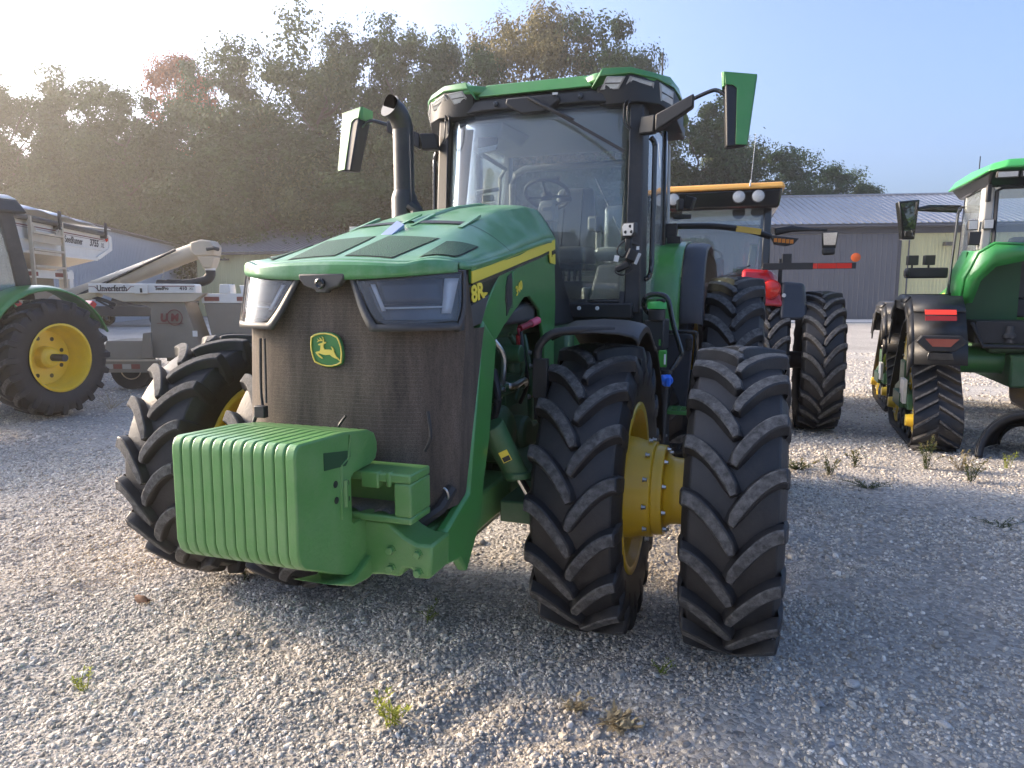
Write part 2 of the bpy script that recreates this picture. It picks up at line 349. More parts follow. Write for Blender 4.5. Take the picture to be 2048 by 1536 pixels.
def axis_pts(lo, hi, step, far, g=1.14):
    a = list(np.arange(lo, hi + 1e-6, step)); s = step
    while a[-1] < far: s *= g; a.append(a[-1] + s)
    s = step
    while a[0] > -far: s *= g; a.insert(0, a[0] - s)
    return np.array(a)
def ground_mat():
    m = bpy.data.materials.new('gravel_ground'); n, l, b = nodes(m)
    tc = n.new('ShaderNodeTexCoord')
    big = n.new('ShaderNodeTexNoise'); big.inputs['Scale'].default_value = 0.35; big.inputs['Detail'].default_value = 6; l.new(tc.outputs['Object'], big.inputs['Vector'])
    fine = n.new('ShaderNodeTexNoise'); fine.inputs['Scale'].default_value = 22; fine.inputs['Detail'].default_value = 8; fine.inputs['Roughness'].default_value = 0.75; l.new(tc.outputs['Object'], fine.inputs['Vector'])
    vor = n.new('ShaderNodeTexVoronoi'); vor.inputs['Scale'].default_value = 34; l.new(tc.outputs['Object'], vor.inputs['Vector'])
    r1 = n.new('ShaderNodeValToRGB'); e = r1.color_ramp.elements; e[0].position = 0.3; e[0].color = (0.45, 0.41, 0.345, 1); e[1].position = 0.7; e[1].color = (0.60, 0.555, 0.485, 1)
    l.new(big.outputs['Fac'], r1.inputs[0])
    r2 = n.new('ShaderNodeValToRGB'); e = r2.color_ramp.elements; e[0].position = 0.25; e[0].color = (0.62, 0.61, 0.60, 1); e[1].position = 0.75; e[1].color = (1.15, 1.15, 1.15, 1)
    l.new(fine.outputs['Fac'], r2.inputs[0])
    mx = n.new('ShaderNodeMix'); mx.data_type = 'RGBA'; mx.blend_type = 'MULTIPLY'; mx.inputs[0].default_value = 1.0
    l.new(r1.outputs[0], mx.inputs[6]); l.new(r2.outputs[0], mx.inputs[7])
    mx2 = n.new('ShaderNodeMix'); mx2.data_type = 'RGBA'; mx2.blend_type = 'MULTIPLY'; mx2.inputs[0].default_value = 0.5
    l.new(mx.outputs[2], mx2.inputs[6]); bwv = n.new('ShaderNodeRGBToBW'); l.new(vor.outputs['Color'], bwv.inputs[0]); l.new(bwv.outputs[0], mx2.inputs[7])
    hs = n.new('ShaderNodeHueSaturation'); hs.inputs['Saturation'].default_value = 0.55; hs.inputs['Value'].default_value = 1.15; l.new(mx2.outputs[2], hs.inputs['Color'])
    l.new(hs.outputs[0], b.inputs['Base Color']); b.inputs['Roughness'].default_value = 0.95; b.inputs['Specular IOR Level'].default_value = 0.2
    ad = n.new('ShaderNodeMath'); ad.operation = 'SUBTRACT'; l.new(fine.outputs['Fac'], ad.inputs[0]); l.new(vor.outputs['Distance'], ad.inputs[1])
    bp = n.new('ShaderNodeBump'); bp.inputs['Strength'].default_value = 0.9; bp.inputs['Distance'].default_value = 0.03
    l.new(ad.outputs[0], bp.inputs['Height']); l.new(bp.outputs[0], b.inputs['Normal']); return m
gx_, gy_ = axis_pts(-5.5, 5.5, 0.06, 500), axis_pts(1.2, 8.5, 0.06, 600)
GX, GY = np.meshgrid(gx_, gy_, indexing='ij'); GZ = ground_z(GX, GY)
me = bpy.data.meshes.new('ground'); nx, ny = len(gx_), len(gy_)
vv = np.stack([GX.ravel(), GY.ravel(), GZ.ravel()], 1)
I, J = np.meshgrid(np.arange(nx - 1), np.arange(ny - 1), indexing='ij'); I = I.ravel(); J = J.ravel()
ff = np.stack([I * ny + J, (I + 1) * ny + J, (I + 1) * ny + J + 1, I * ny + J + 1], 1)
me.from_pydata(vv.tolist(), [], ff.tolist()); me.materials.append(ground_mat()); me.polygons.foreach_set('use_smooth', [True] * len(me.polygons))
ground = bpy.data.objects.new('ground', me); COL.objects.link(ground); ground['kind'] = 'structure'

# loose gravel: pebbles on the ground, instanced by geometry nodes (nobody could count them)
def stone_mat():
    m = bpy.data.materials.new('pebble_stone'); n, l, b = nodes(m)
    oi = n.new('ShaderNodeObjectInfo'); r = n.new('ShaderNodeValToRGB'); e = r.color_ramp.elements
    e[0].position = 0; e[0].color = (0.28, 0.255, 0.22, 1); e[1].position = 1; e[1].color = (0.82, 0.77, 0.69, 1)
    for p, c in ((0.25, (0.41, 0.38, 0.335, 1)), (0.6, (0.56, 0.525, 0.465, 1)), (0.8, (0.60, 0.54, 0.445, 1))): q = e.new(p); q.color = c
    l.new(oi.outputs['Random'], r.inputs[0])
    tc = n.new('ShaderNodeTexCoord'); no = n.new('ShaderNodeTexNoise'); no.inputs['Scale'].default_value = 1.7; no.inputs['Detail'].default_value = 6; l.new(tc.outputs['Generated'], no.inputs['Vector'])
    mr = n.new('ShaderNodeMapRange'); mr.inputs[3].default_value = 0.6; mr.inputs[4].default_value = 1.25; l.new(no.outputs['Fac'], mr.inputs[0])
    mx = n.new('ShaderNodeMix'); mx.data_type = 'RGBA'; mx.blend_type = 'MULTIPLY'; mx.inputs[0].default_value = 1; l.new(r.outputs[0], mx.inputs[6]); l.new(mr.outputs[0], mx.inputs[7])
    l.new(mx.outputs[2], b.inputs['Base Color']); b.inputs['Roughness'].default_value = 0.85; b.inputs['Specular IOR Level'].default_value = 0.3; return m
STONE = stone_mat()
rs = np.random.RandomState(5); PX = []; PY = []; PS = []
for d0, d1, dens, med, sg in ((1.75, 4.6, 6800, 0.0060, 0.42), (4.6, 8.0, 3000, 0.0082, 0.38), (8.0, 13.0, 850, 0.0125, 0.32), (13.0, 22.0, 200, 0.018, 0.3)):
    A = 0.84 * (d1 * d1 - d0 * d0); n_ = int(A * dens)
    y = np.sqrt(rs.rand(n_) * (d1 * d1 - d0 * d0) + d0 * d0); x = (rs.rand(n_) * 2 - 1) * (0.80 * y + 0.25)
    keep = rs.rand(n_) < np.clip(0.62 + 1.9 * vnoise(x, y, 0.8, 11) + 1.2 * vnoise(x, y, 3.1, 12), 0.12, 1)
    PX.append(x[keep]); PY.append(y[keep]); PS.append(np.clip(med * np.exp(sg * rs.randn(n_)), 0.003, 0.030)[keep])
PX = np.concatenate(PX); PY = np.concatenate(PY); PS = np.concatenate(PS)
big = rs.choice(len(PX), 70, replace=False); PS[big] = np.clip(PS[big] * 1.9, 0.012, 0.034)
PZ = ground_z(PX, PY) + PS * 0.12
me = bpy.data.meshes.new('gravel'); me.from_pydata(np.stack([PX, PY, PZ], 1).tolist(), [], []); at = me.attributes.new('size', 'FLOAT', 'POINT'); at.data.foreach_set('value', PS.astype(np.float32))
gravel = bpy.data.objects.new('gravel', me); COL.objects.link(gravel); gravel['kind'] = 'stuff'
ng = bpy.data.node_groups.new('scatter_pebbles', 'GeometryNodeTree')
ng.interface.new_socket('Geometry', in_out='INPUT', socket_type='NodeSocketGeometry'); ng.interface.new_socket('Geometry', in_out='OUTPUT', socket_type='NodeSocketGeometry')
N = ng.nodes.new; Lk = ng.links.new
gi, go = N('NodeGroupInput'), N('NodeGroupOutput'); g2i = N('GeometryNodeGeometryToInstance')
for k, (scl, sq) in enumerate(((1.1, (1.0, 0.8, 0.62)), (1.6, (0.85, 1.1, 0.7)), (0.8, (1.2, 0.75, 0.75)))):
    ico = N('GeometryNodeMeshIcoSphere'); ico.inputs['Radius'].default_value = 1.0; ico.inputs['Subdivisions'].default_value = 2
    ps = N('GeometryNodeInputPosition'); nz = N('ShaderNodeTexNoise'); nz.noise_dimensions = '4D'; nz.inputs['Scale'].default_value = scl; nz.inputs['W'].default_value = k * 5.3; nz.inputs['Detail'].default_value = 1.5
    sub = N('ShaderNodeVectorMath'); sub.operation = 'SUBTRACT'; sub.inputs[1].default_value = (0.5, 0.5, 0.5); Lk(nz.outputs['Color'], sub.inputs[0])
    scv = N('ShaderNodeVectorMath'); scv.operation = 'SCALE'; scv.inputs['Scale'].default_value = 1.3; Lk(sub.outputs[0], scv.inputs[0])
    sp = N('GeometryNodeSetPosition'); Lk(ico.outputs['Mesh'], sp.inputs['Geometry']); Lk(scv.outputs[0], sp.inputs['Offset'])
    tr = N('GeometryNodeTransform'); tr.inputs['Scale'].default_value = sq; Lk(sp.outputs[0], tr.inputs['Geometry'])
    sm = N('GeometryNodeSetMaterial'); sm.inputs['Material'].default_value = STONE; Lk(tr.outputs[0], sm.inputs['Geometry'])
    Lk(sm.outputs[0], g2i.inputs[0])
iop = N('GeometryNodeInstanceOnPoints'); iop.inputs['Pick Instance'].default_value = True
Lk(gi.outputs[0], iop.inputs['Points']); Lk(g2i.outputs[0], iop.inputs['Instance'])
rv = N('FunctionNodeRandomValue'); rv.data_type = 'FLOAT_VECTOR'; rv.inputs[0].default_value = (-0.6, -0.6, 0); rv.inputs[1].default_value = (0.6, 0.6, 6.283); Lk(rv.outputs[0], iop.inputs['Rotation'])
na = N('GeometryNodeInputNamedAttribute'); na.data_type = 'FLOAT'; na.inputs['Name'].default_value = 'size'; Lk(na.outputs[0], iop.inputs['Scale'])
Lk(iop.outputs[0], go.inputs[0])
gravel.modifiers.new('scatter', 'NODES').node_group = ng

b = MB(); b.span(6, 64, 44.3, 48.6, -0.1, 0.06); ap = b.build('concrete_apron', mat('pale_concrete', (0.42, 0.42, 0.42), 0.85, vary=0.12, vscale=0.6), None); ap['kind'] = 'structure'; ap.location = (0, 0, 0)

# ---- steel sheds: walls are ribbed sheet metal, roofs have standing ribs
MET_G = mat('grey_steel_siding', (0.125, 0.122, 0.132), 0.42, vary=0.06, vscale=0.5, metal=0.0)
MET_L = mat('light_blue_grey_siding', (0.40, 0.42, 0.46), 0.45, vary=0.06, vscale=0.5)
MET_Y = mat('pale_yellow_siding', (0.62, 0.57, 0.30), 0.5, vary=0.06, vscale=0.6)
MET_R = mat('blue_grey_steel_roof', (0.36, 0.355, 0.37), 0.34, metal=0.5, vary=0.08, vscale=0.4)
MET_D = mat('dark_roof_steel', (0.17, 0.175, 0.20), 0.45, vary=0.1, vscale=0.4)
MET_F = mat('dark_fascia', (0.075, 0.072, 0.078), 0.5)
def ribbed(b, p0, p1, z0, z1, step=0.23, depth=0.03, rib=0.05, mi=0):
    """vertical ribbed sheet from p0 to p1 (ground plan), outward normal to the right of travel"""
    a, c = Vector((*p0, 0)), Vector((*p1, 0)); L_ = (c - a).length; t = (c - a) / L_; nrm = Vector((t.y, -t.x, 0)); k = int(L_ / step); prof = []
    for i in range(k):
        s0 = i * L_ / k; w = L_ / k
        prof += [(s0, 0), (s0 + w - rib * 1.6, 0), (s0 + w - rib * 1.2, depth), (s0 + w - rib * 0.4, depth)]
    prof.append((L_, 0)); vs = []
    for s_, d in prof:
        q = a + t * s_ + nrm * d; vs += [(q.x, q.y, z0), (q.x, q.y, z1)]
    b.add(vs, [(2 * i, 2 * i + 2, 2 * i + 3, 2 * i + 1) for i in range(len(prof) - 1)], mi); return b
def roof_slope(b, e0, e1, r1, r0, step=0.45, h=0.06, rib=0.09):
    """ribbed roof between eave e0-e1 and ridge r0-r1"""
    e0, e1, r0, r1 = map(Vector, (e0, e1, r0, r1)); up = (e1 - e0).cross(r0 - e0).normalized(); up = up if up.z > 0 else -up
    k = int((e1 - e0).length / step); vs = []
    for i in range(k):
        for f, d in ((0, 0), (0.72, 0), (0.78, h), (0.92, h), (0.98, 0)):
            u = (i + f) / k; p = e0.lerp(e1, u) + up * d; q = r0.lerp(r1, u) + up * d; vs += [p, q]
    vs += [e1, r1]; m = len(vs) // 2
    b.add(vs, [(2 * i, 2 * i + 2, 2 * i + 3, 2 * i + 1) for i in range(m - 1)]); return b
def shed(label, W0, W1, depth, eave, ridge, wallm, roofm, over=0.6, hip=0.0, step=0.23, name='steel_shed'):
    """front wall from W0 to W1 in plan; ridge parallel to it; local frame = world"""
    a, c = Vector((*W0, 0)), Vector((*W1, 0)); t = (c - a).normalized(); nb = Vector((-t.y, t.x, 0))   # nb points to the back
    T_ = thing(name, label, 'shed', (*W0, 0))
    rel = lambda v: Vector(v) - a
    p = lambda v: (v.x, v.y)
    A_, C_ = Vector((0, 0, 0)), c - a; Bk, Dk = A_ + nb * depth, C_ + nb * depth
    b = MB(); ribbed(b, p(A_), p(C_), 0, eave, step); ribbed(b, p(C_), p(Dk), 0, eave, step); ribbed(b, p(Dk), p(Bk), 0, eave, step); ribbed(b, p(Bk), p(A_), 0, eave, step)
    for q0, q1 in ((Bk, A_), (C_, Dk)):
        m_ = (q0 + q1) / 2; b.add([(q0.x, q0.y, eave), (q1.x, q1.y, eave), (m_.x, m_.y, ridge)], [(0, 1, 2)])
    b.build('wall', wallm, T_, fixn=False, sharp=10)
    o = over; ex = Vector((0, 0, eave)); drop = (ridge - eave) / (depth / 2) * o
    e0, e1 = A_ - t * o - nb * o + Vector((0, 0, eave - drop + .05)), C_ + t * o - nb * o + Vector((0, 0, eave - drop + .05))
    r0, r1 = A_ - t * (o - hip) + nb * depth / 2 + Vector((0, 0, ridge + .05)), C_ + t * (o - hip) + nb * depth / 2 + Vector((0, 0, ridge + .05))
    b0, b1 = Bk - t * o + nb * o + Vector((0, 0, eave - drop + .05)), Dk + t * o + nb * o + Vector((0, 0, eave - drop + .05))
    b = MB(); roof_slope(b, e0, e1, r1, r0); roof_slope(b, b0, b1, r1, r0)
    if hip: b.add([e0, b0, r0], [(0, 1, 2)]); b.add([e1, b1, r1], [(0, 1, 2)])
    rf = b.build('roof', roofm, T_, fixn=False, sharp=10)
    b = MB(); d_ = Vector((0, 0, .20)); b.hexa([e0 - d_, e1 - d_, e1 + nb * .06 - d_, e0 + nb * .06 - d_], [e0 - d_ * .1, e1 - d_ * .1, e1 + nb * .06 - d_ * .1, e0 + nb * .06 - d_ * .1]); b.hexa([e0 + nb * .06 - d_ * .9, e1 + nb * .06 - d_ * .9, e1 + nb * o - d_ * .9, e0 + nb * o - d_ * .9], [e0 + nb * .06 - d_ * .7, e1 + nb * .06 - d_ * .7, e1 + nb * o - d_ * .7, e0 + nb * o - d_ * .7])
    b.build('eave_fascia', MET_F, rf); b = MB(); b.tube([r0 + Vector((0, 0, .04)), r1 + Vector((0, 0, .04))], .12, 6); b.build('ridge_cap', roofm, rf)
    return T_, t, nb
S1, t1, nb1 = shed('long grey and pale yellow steel shed with ribbed blue-grey roof behind the tracked tractor', (12.0, 51.6), (58.0, 45.1), 20, 6.75, 9.75, MET_Y, MET_R)
def on_wall(T_, t, nb, s0, s1, z0, z1, out, name, m, rib=True, step=0.3):
    b = MB(); q0, q1 = t * s0 - nb * out, t * s1 - nb * out
    if rib: ribbed(b, (q0.x, q0.y), (q1.x, q1.y), z0, z1, step, 0.03)
    else: b.hexa([q0 + Vector((0, 0, z0)), q1 + Vector((0, 0, z0)), q1 + nb * (out - .005) + Vector((0, 0, z0)), q0 + nb * (out - .005) + Vector((0, 0, z0))], [q0 + Vector((0, 0, z1)), q1 + Vector((0, 0, z1)), q1 + nb * (out - .005) + Vector((0, 0, z1)), q0 + nb * (out - .005) + Vector((0, 0, z1))])
    return b.build(name, m, T_, fixn=False, sharp=10)
on_wall(S1, t1, nb1, 0.2, 14.95, 0.02, 5.95, 0.10, 'sliding_door', MET_G, step=0.34)
on_wall(S1, t1, nb1, 14.96, 15.14, 0.0, 6.1, 0.13, 'door_post', MET_F, False)
on_wall(S1, t1, nb1, 0.0, 46.0, 5.97, 6.62, 0.14, 'door_track_band', MET_F, False)
S2, t2, nb2 = shed('long blue-grey ribbed steel shed at the left behind the white hopper', (-22.96, 33.0), (-30.2, 70.0), 16, 5.85, 6.05, MET_L, MET_G, over=0.12, step=0.30)
S3, t3, nb3 = shed('pale yellow steel shed with dark hipped roof behind the tractor hood', (-25.5, 57.5), (-2.0, 53.0), 14, 5.25, 7.6, MET_Y, MET_D, over=0.7, hip=4.5, step=0.42)
b = MB(); b.tube([(2.6, -0.7, 4.6), (2.6, -1.0, 4.6)], 0.06, 8); b.box((2.6, -0.95, 4.5), (0.7, 0.3, 0.14)); b.build('wall_lamp', mat('lamp_bronze', (.12, .10, .07), .5), S3)

# ---- trees: tapered trunk with limbs, crown of many leaf clumps
def leaf_mat(name, c0, c1, tr=0.35):
    m = bpy.data.materials.new(name); n, l, b = nodes(m); o = n['Material Output']
    g = n.new('ShaderNodeNewGeometry'); r = n.new('ShaderNodeValToRGB'); e = r.color_ramp.elements; e[0].color = (*c0, 1); e[1].color = (*c1, 1); l.new(g.outputs['Random Per Island'], r.inputs[0])
    l.new(r.outputs[0], b.inputs['Base Color']); b.inputs['Roughness'].default_value = 0.7; b.inputs['Specular IOR Level'].default_value = 0.12
    t = n.new('ShaderNodeBsdfTranslucent'); l.new(r.outputs[0], t.inputs[0]); mx = n.new('ShaderNodeMixShader'); mx.inputs[0].default_value = tr
    l.new(b.outputs[0], mx.inputs[1]); l.new(t.outputs[0], mx.inputs[2]); l.new(mx.outputs[0], o.inputs[0]); return m
LEAF = [leaf_mat('dark_oak_leaf', (0.015, 0.040, 0.010), (0.046, 0.092, 0.024), .15), leaf_mat('olive_leaf', (0.024, 0.050, 0.014), (0.064, 0.102, 0.030), .15), leaf_mat('sunlit_poplar_leaf', (0.09, 0.085, 0.03), (0.23, 0.19, 0.08), .25), leaf_mat('red_maple_leaf', (0.14, 0.035, 0.016), (0.34, 0.10, 0.04), .3), leaf_mat('light_green_leaf', (0.045, 0.068, 0.022), (0.11, 0.14, 0.05), .22)]  # poplar tone is pale yellow to put sunlight into the leaf colour
BARK = mat('tree_bark', (0.055, 0.045, 0.036), 0.95, vary=0.3, bump=0.4, bscale=8)
def crown_mesh(seed, wr, base, nclump, nleaf, ls, shape, m):
    """unit-height crown: envelope radius profile * width ratio wr, from z=base to 1"""
    r = np.random.RandomState(seed); V = []; lobes = [(r.uniform(0, 6.28), r.uniform(base, 0.9), r.uniform(0.75, 1.2)) for _ in range(10)]
    boughs = []; nb_ = 58
    while len(boughs) < nb_:
        z = r.uniform(base, 0.95); u = (z - base) / (1 - base)
        R = (math.sin(math.pi * min(1, (u + 0.16) / 1.16)) ** 0.55 if shape == 0 else (1 - u) ** 0.5 * min(1, u * 6 + .4) if shape == 1 else min(1, 2.6 * (1 - u)) ** .7 * min(1, u * 4 + .3)) * wr / 2
        a = r.uniform(0, 6.283); k = 1.0
        for la, lz, lk in lobes: k *= 1 + (lk - 1) * math.exp(-((a - la + 3.14) % 6.283 - 3.14) ** 2 * 2 - ((z - lz) / .12) ** 2)
        rad = R * k * r.uniform(0.30, 0.95) ** 0.5
        boughs.append((rad * math.cos(a), rad * math.sin(a), z, r.uniform(0.050, 0.105) * (1.15 - .45 * u)))
    per = int(nclump * nleaf * 1.35 / nb_ / 26)
    for bx_, by_, bz_, br in boughs:
        for c_ in range(per):
            d0 = r.randn(3); d0 /= np.linalg.norm(d0); d0[2] = d0[2] * .8 + .12
            cc = np.array([bx_, by_, bz_]) + d0 * br * np.array([1.25, 1.25, .85]) * r.uniform(.55, 1.08)
            n = int(26 * r.uniform(.6, 1.3)); p = cc + r.randn(n, 3) * br * .22
            nr = (p - np.array([bx_, by_, bz_])) / br + r.randn(n, 3) * .40 + np.array([0, 0, .25]); nr /= np.linalg.norm(nr, axis=1)[:, None]
            t1_ = np.cross(nr, r.randn(n, 3)); t1_ /= np.linalg.norm(t1_, axis=1)[:, None]; t2_ = np.cross(nr, t1_)
            s = (ls * .92 * r.uniform(0.55, 1.3, n))[:, None]
            V.append(np.stack([p - t1_ * s, p + t2_ * s * 0.6, p + t1_ * s, p - t2_ * s * 0.6], 1).reshape(-1, 3))
    V = np.concatenate(V); q = len(V) // 4; me = bpy.data.meshes.new('crown'); me.vertices.add(len(V)); me.vertices.foreach_set('co', V.ravel()); me.loops.add(len(V)); me.loops.foreach_set('vertex_index', np.arange(len(V))); me.polygons.add(q); me.polygons.foreach_set('loop_start', np.arange(0, len(V), 4)); me.polygons.foreach_set('loop_total', np.full(q, 4)); me.update(calc_edges=True); me.materials.append(m); return me
def trunk_mesh(seed, lean=0.03, top=0.86):
    r = random.Random(seed); b = MB(); P = [Vector((0, 0, -0.01))]
    for i in range(1, 7): P.append(Vector((r.uniform(-lean, lean) * i / 4, r.uniform(-lean, lean) * i / 4, top * i / 6)))
    b.tube(P, [0.020, 0.016, 0.013, 0.010, 0.007, 0.004, 0.002], 8)
    for i in range(14):
        z = r.uniform(0.2, 0.75); k = z / top * 6; p = P[int(k)].lerp(P[int(k) + 1], k % 1); a = r.uniform(0, 6.283); L_ = r.uniform(.12, .24) * (1.1 - z)
        q = p + Vector((math.cos(a) * L_, math.sin(a) * L_, L_ * r.uniform(.4, 1.0))); b.tube([p, p.lerp(q, .5) + Vector((0, 0, -.01)), q], [.006, .004, .0015], 5)
    o = b.build('trunk', BARK); me = o.data; bpy.data.objects.remove(o); return me
CROWNS = {'oak': [crown_mesh(s, 0.62, 0.10, 300, 84, 0.0080, 0, LEAF[0]) for s in (1, 2, 3)], 'olive': [crown_mesh(s, 0.55, 0.12, 290, 80, 0.0078, 0, LEAF[1]) for s in (11, 12)],
          'poplar': [crown_mesh(s, 0.46, 0.18, 250, 72, 0.0066, 2, LEAF[2]) for s in (21, 22)], 'maple': [crown_mesh(31, 0.5, 0.18, 220, 76, 0.0078, 0, LEAF[3])], 'light': [crown_mesh(s, 0.5, 0.12, 270, 76, 0.0075, 2, LEAF[4]) for s in (41, 42)], 'spruce': [crown_mesh(51, 0.42, 0.04, 300, 80, 0.0075, 1, LEAF[0])]}
TRUNKS = [trunk_mesh(s) for s in (1, 2, 3)]
rt = random.Random(9); tree_no = 0
def tree(x, y, h, kind, label, group, w=1.0):
    global tree_no; tree_no += 1
    o = thing('spruce_tree' if kind == 'spruce' else 'maple_tree' if kind == 'maple' else 'poplar_tree' if kind == 'poplar' else 'broadleaf_tree', label, 'tree', (x, y, -0.05), rt.uniform(0, 6.28), group); 
    tr = bpy.data.objects.new('trunk', TRUNKS[tree_no % 3]); COL.objects.link(tr); tr.parent = o; tr.scale = (h, h, h)
    cm = CROWNS[kind]; c = bpy.data.objects.new('crown', cm[tree_no % len(cm)]); COL.objects.link(c); c.parent = o; c.scale = (h * w, h * w, h)
    return o
G1 = 'trees of the wood behind the yard'
LIST = [(-71, 68, 23, 'oak', 1.1), (-63, 72, 24, 'olive', 1.1), (-56, 70, 23.4, 'oak', 1.1), (-52, 70, 22.9, 'olive', 1), (-47.8, 70, 22.4, 'oak', .9), (-44.7, 73, 24, 'olive', .85), (-40.3, 70, 21.8, 'oak', 1), (-34.8, 66, 20.6, 'olive', .95), (-34.0, 75, 26.0, 'maple', .8), (-28.6, 70, 24.7, 'olive', .9), (-22.5, 66, 24.0, 'oak', .95), (-17.4, 64, 26.0, 'light', .95), (-14.4, 67, 25.0, 'oak', .8), (-10.5, 64, 25.2, 'olive', .8), (-7.7, 67, 25.8, 'light', .8), (-4.1, 64, 23.8, 'oak', .7), (-1.1, 70, 28.3, 'poplar', .85), (1.6, 66, 27.9, 'poplar', .8), (4.7, 66, 27.4, 'poplar', .8), (7.6, 64, 26.2, 'olive', .85), (10.5, 66, 24.4, 'olive', .6), (13.6, 72, 22.3, 'olive', .6),
        (17.0, 68, 19.8, 'oak', 1.1), (20.0, 70, 18.8, 'spruce', 1.2), (23.3, 75, 17.6, 'light', 1.25), (26.3, 73, 16.4, 'oak', 1.25), (30.6, 75, 16.2, 'oak', 1.3), (34.6, 76, 14.8, 'olive', 1.25), (38.0, 78, 13.6, 'light', 1.1)]
TLAB = ['dark tree farthest left of the wood, mostly outside the frame', 'olive tree at the extreme left edge of the frame', 'dark round tree at the left frame edge above the tractor roof', 'olive tree just inside the left edge above the hopper tarp', 'dark narrow tree above the left end of the white hopper', 'slim olive tree rising over the middle of the white hopper', 'dark tree at the low dip of the wood skyline', 'olive tree below and left of the orange-red maple', 'orange-red maple standing out above the dark wood', 'olive tree directly right of the orange-red maple', 'dark tree right of the maple where the skyline climbs', 'tall pale green tree forming the left peak of the wood', 'dark slim tree right of the left peak of the wood', 'olive tree above the left mirror and exhaust stack', 'pale green tree just right of the exhaust stack tip', 'dark slim tree left of the sun-toned poplars above the cab roof', 'leftmost of the three tall sun-toned poplars above the cab', 'middle and tallest sun-toned poplar above the cab roof', 'rightmost of the three sun-toned poplars above the cab', 'olive tree right of the poplars above the cab lamps', 'slim olive tree at the right end of the tall wood', 'lower olive tree behind the cab roof antenna', 'dark broad tree below the right mirror arm', 'dark pointed tree behind the right mirror', 'pale green tree lit by sun right of the mirror', 'dark tree above the yellow-orange cab roof', 'dark tree between the orange cab roof and the grey shed roof', 'olive tree over the left end of the grey shed roof', 'pale green tree rightmost in the skyline above the shed roof']
for (x, y, h, k, w), lab in zip(LIST, TLAB): tree(x, y, h, k, lab, None if k == 'maple' else G1, w)
for i in range(34):   # lower trees closing the foot of the wood
    x = -62 + i * 2.5 + rt.uniform(-1, 1); y = 71.5 + rt.uniform(-2, 3) if x < -24 else 68 + rt.uniform(-4, 3)
    tree(x, y, rt.uniform(12, 18), rt.choice(('oak', 'oak', 'olive')), 'lower bushy tree at the foot of the dark wood', 'lower trees at the foot of the wood', 1.5)
for i in range(6): tree(12 + i * 4.6 + rt.uniform(-1, 1), 80 + rt.uniform(-3, 3), rt.uniform(9, 12), 'oak', 'lower tree behind the long grey shed', 'lower trees behind the long grey shed', 1.5)
for i in range(16):   # the tree line across the road, seen only as a reflection in the windshield
    tree(-40 + i * 6.2 + rt.uniform(-1.5, 1.5), -42 + rt.uniform(-5, 5), rt.uniform(8, 14), rt.choice(('oak', 'olive', 'spruce')), 'tree across the yard mirrored in the windshield', 'trees across the yard mirrored in the windshield', 1.2)

hz = MB(); hz.span(-140, 140, -75, 160, -1.2, 33); hzo = hz.build('veil_haze', bpy.data.materials.new('veil_haze_air'), None); hm = hzo.data.materials[0]; hm.use_nodes = True; hm.node_tree.nodes.clear()  # thin haze volume, added to stand in for the lens veil
ho = hm.node_tree.nodes.new('ShaderNodeOutputMaterial'); hv = hm.node_tree.nodes.new('ShaderNodeVolumePrincipled'); hv.inputs['Color'].default_value = (0.95, 0.91, 0.84, 1); hv.inputs['Density'].default_value = 0.0014; hv.inputs['Anisotropy'].default_value = 0.6
hm.node_tree.links.new(hv.outputs[0], ho.inputs['Volume']); hzo['kind'] = 'stuff'


for k_ in (15.6, 30.0): b = MB(); b.tube([t1 * k_ - nb1 * .2 + Vector((0, 0, 0)), t1 * k_ - nb1 * .2 + Vector((0, 0, 6.0))], .05, 6); b.build('downspout', MET_F, S1)
for k_ in (18.0,): b = MB(); q_ = t1 * k_ - nb1 * .35 + Vector((0, 0, 5.2)); b.box(q_, (.5, .35, .25)); b.build('wall_lamp', MATS['lamp_bronze'], S1, bevel=.03)
b = MB(); b.tube([t1 * .1 - nb1 * .75 + Vector((0, 0, 6.42)), t1 * 47.4 - nb1 * .75 + Vector((0, 0, 6.42))], .075, 6); b.build('gutter', MET_F, S1)
# ================================================================== MAIN TRACTOR (local: +x its left, +y rearward, z up, origin under the front axle)
T = thing('farm_tractor', 'big green tractor in the foreground with dual front tires and green front weights', 'tractor', (-0.3407, 4.0999, 0), -R_(18.868))
FT = (0.79, 0.43, 0.445, 19, 0.048, 0.031, 0.30)
RT = (1.0, 0.47, 0.64, 22, 0.055, 0.036, 0.26)
def front_wheel(x, sp, outer):
    s = 1 if x > 0 else -1
    b = MB()   # rim barrel and disc; the dual rims are deep drums
    b.lathe([(s * 0.19, 0.47), (s * 0.19, 0.435), (s * 0.14, 0.425), (s * 0.12, 0.40), (-s * 0.02, 0.385), (-s * 0.05, 0.36), (-s * 0.07, 0.16), (-s * 0.07, 0.02)], (0, 0, 0), 'x', 48, cap=False)
    b.lathe([(-s * 0.19, 0.47), (-s * 0.19, 0.435), (-s * 0.14, 0.425), (-s * 0.02, 0.385)], (0, 0, 0), 'x', 48, cap=False)
    w = b.build('front_wheel', YEL, T, solid=0.008); w.location = (x, 0, 0.79)
    add_tire(w, (0, 0, 0), FT, sp)
    return w
wheels = {}
for x, sp in ((1.603, 0.06), (0.889, 0.19), (-0.889, 0.10), (-1.603, 0.03)): wheels[x] = front_wheel(x, sp, abs(x) > 1.2)
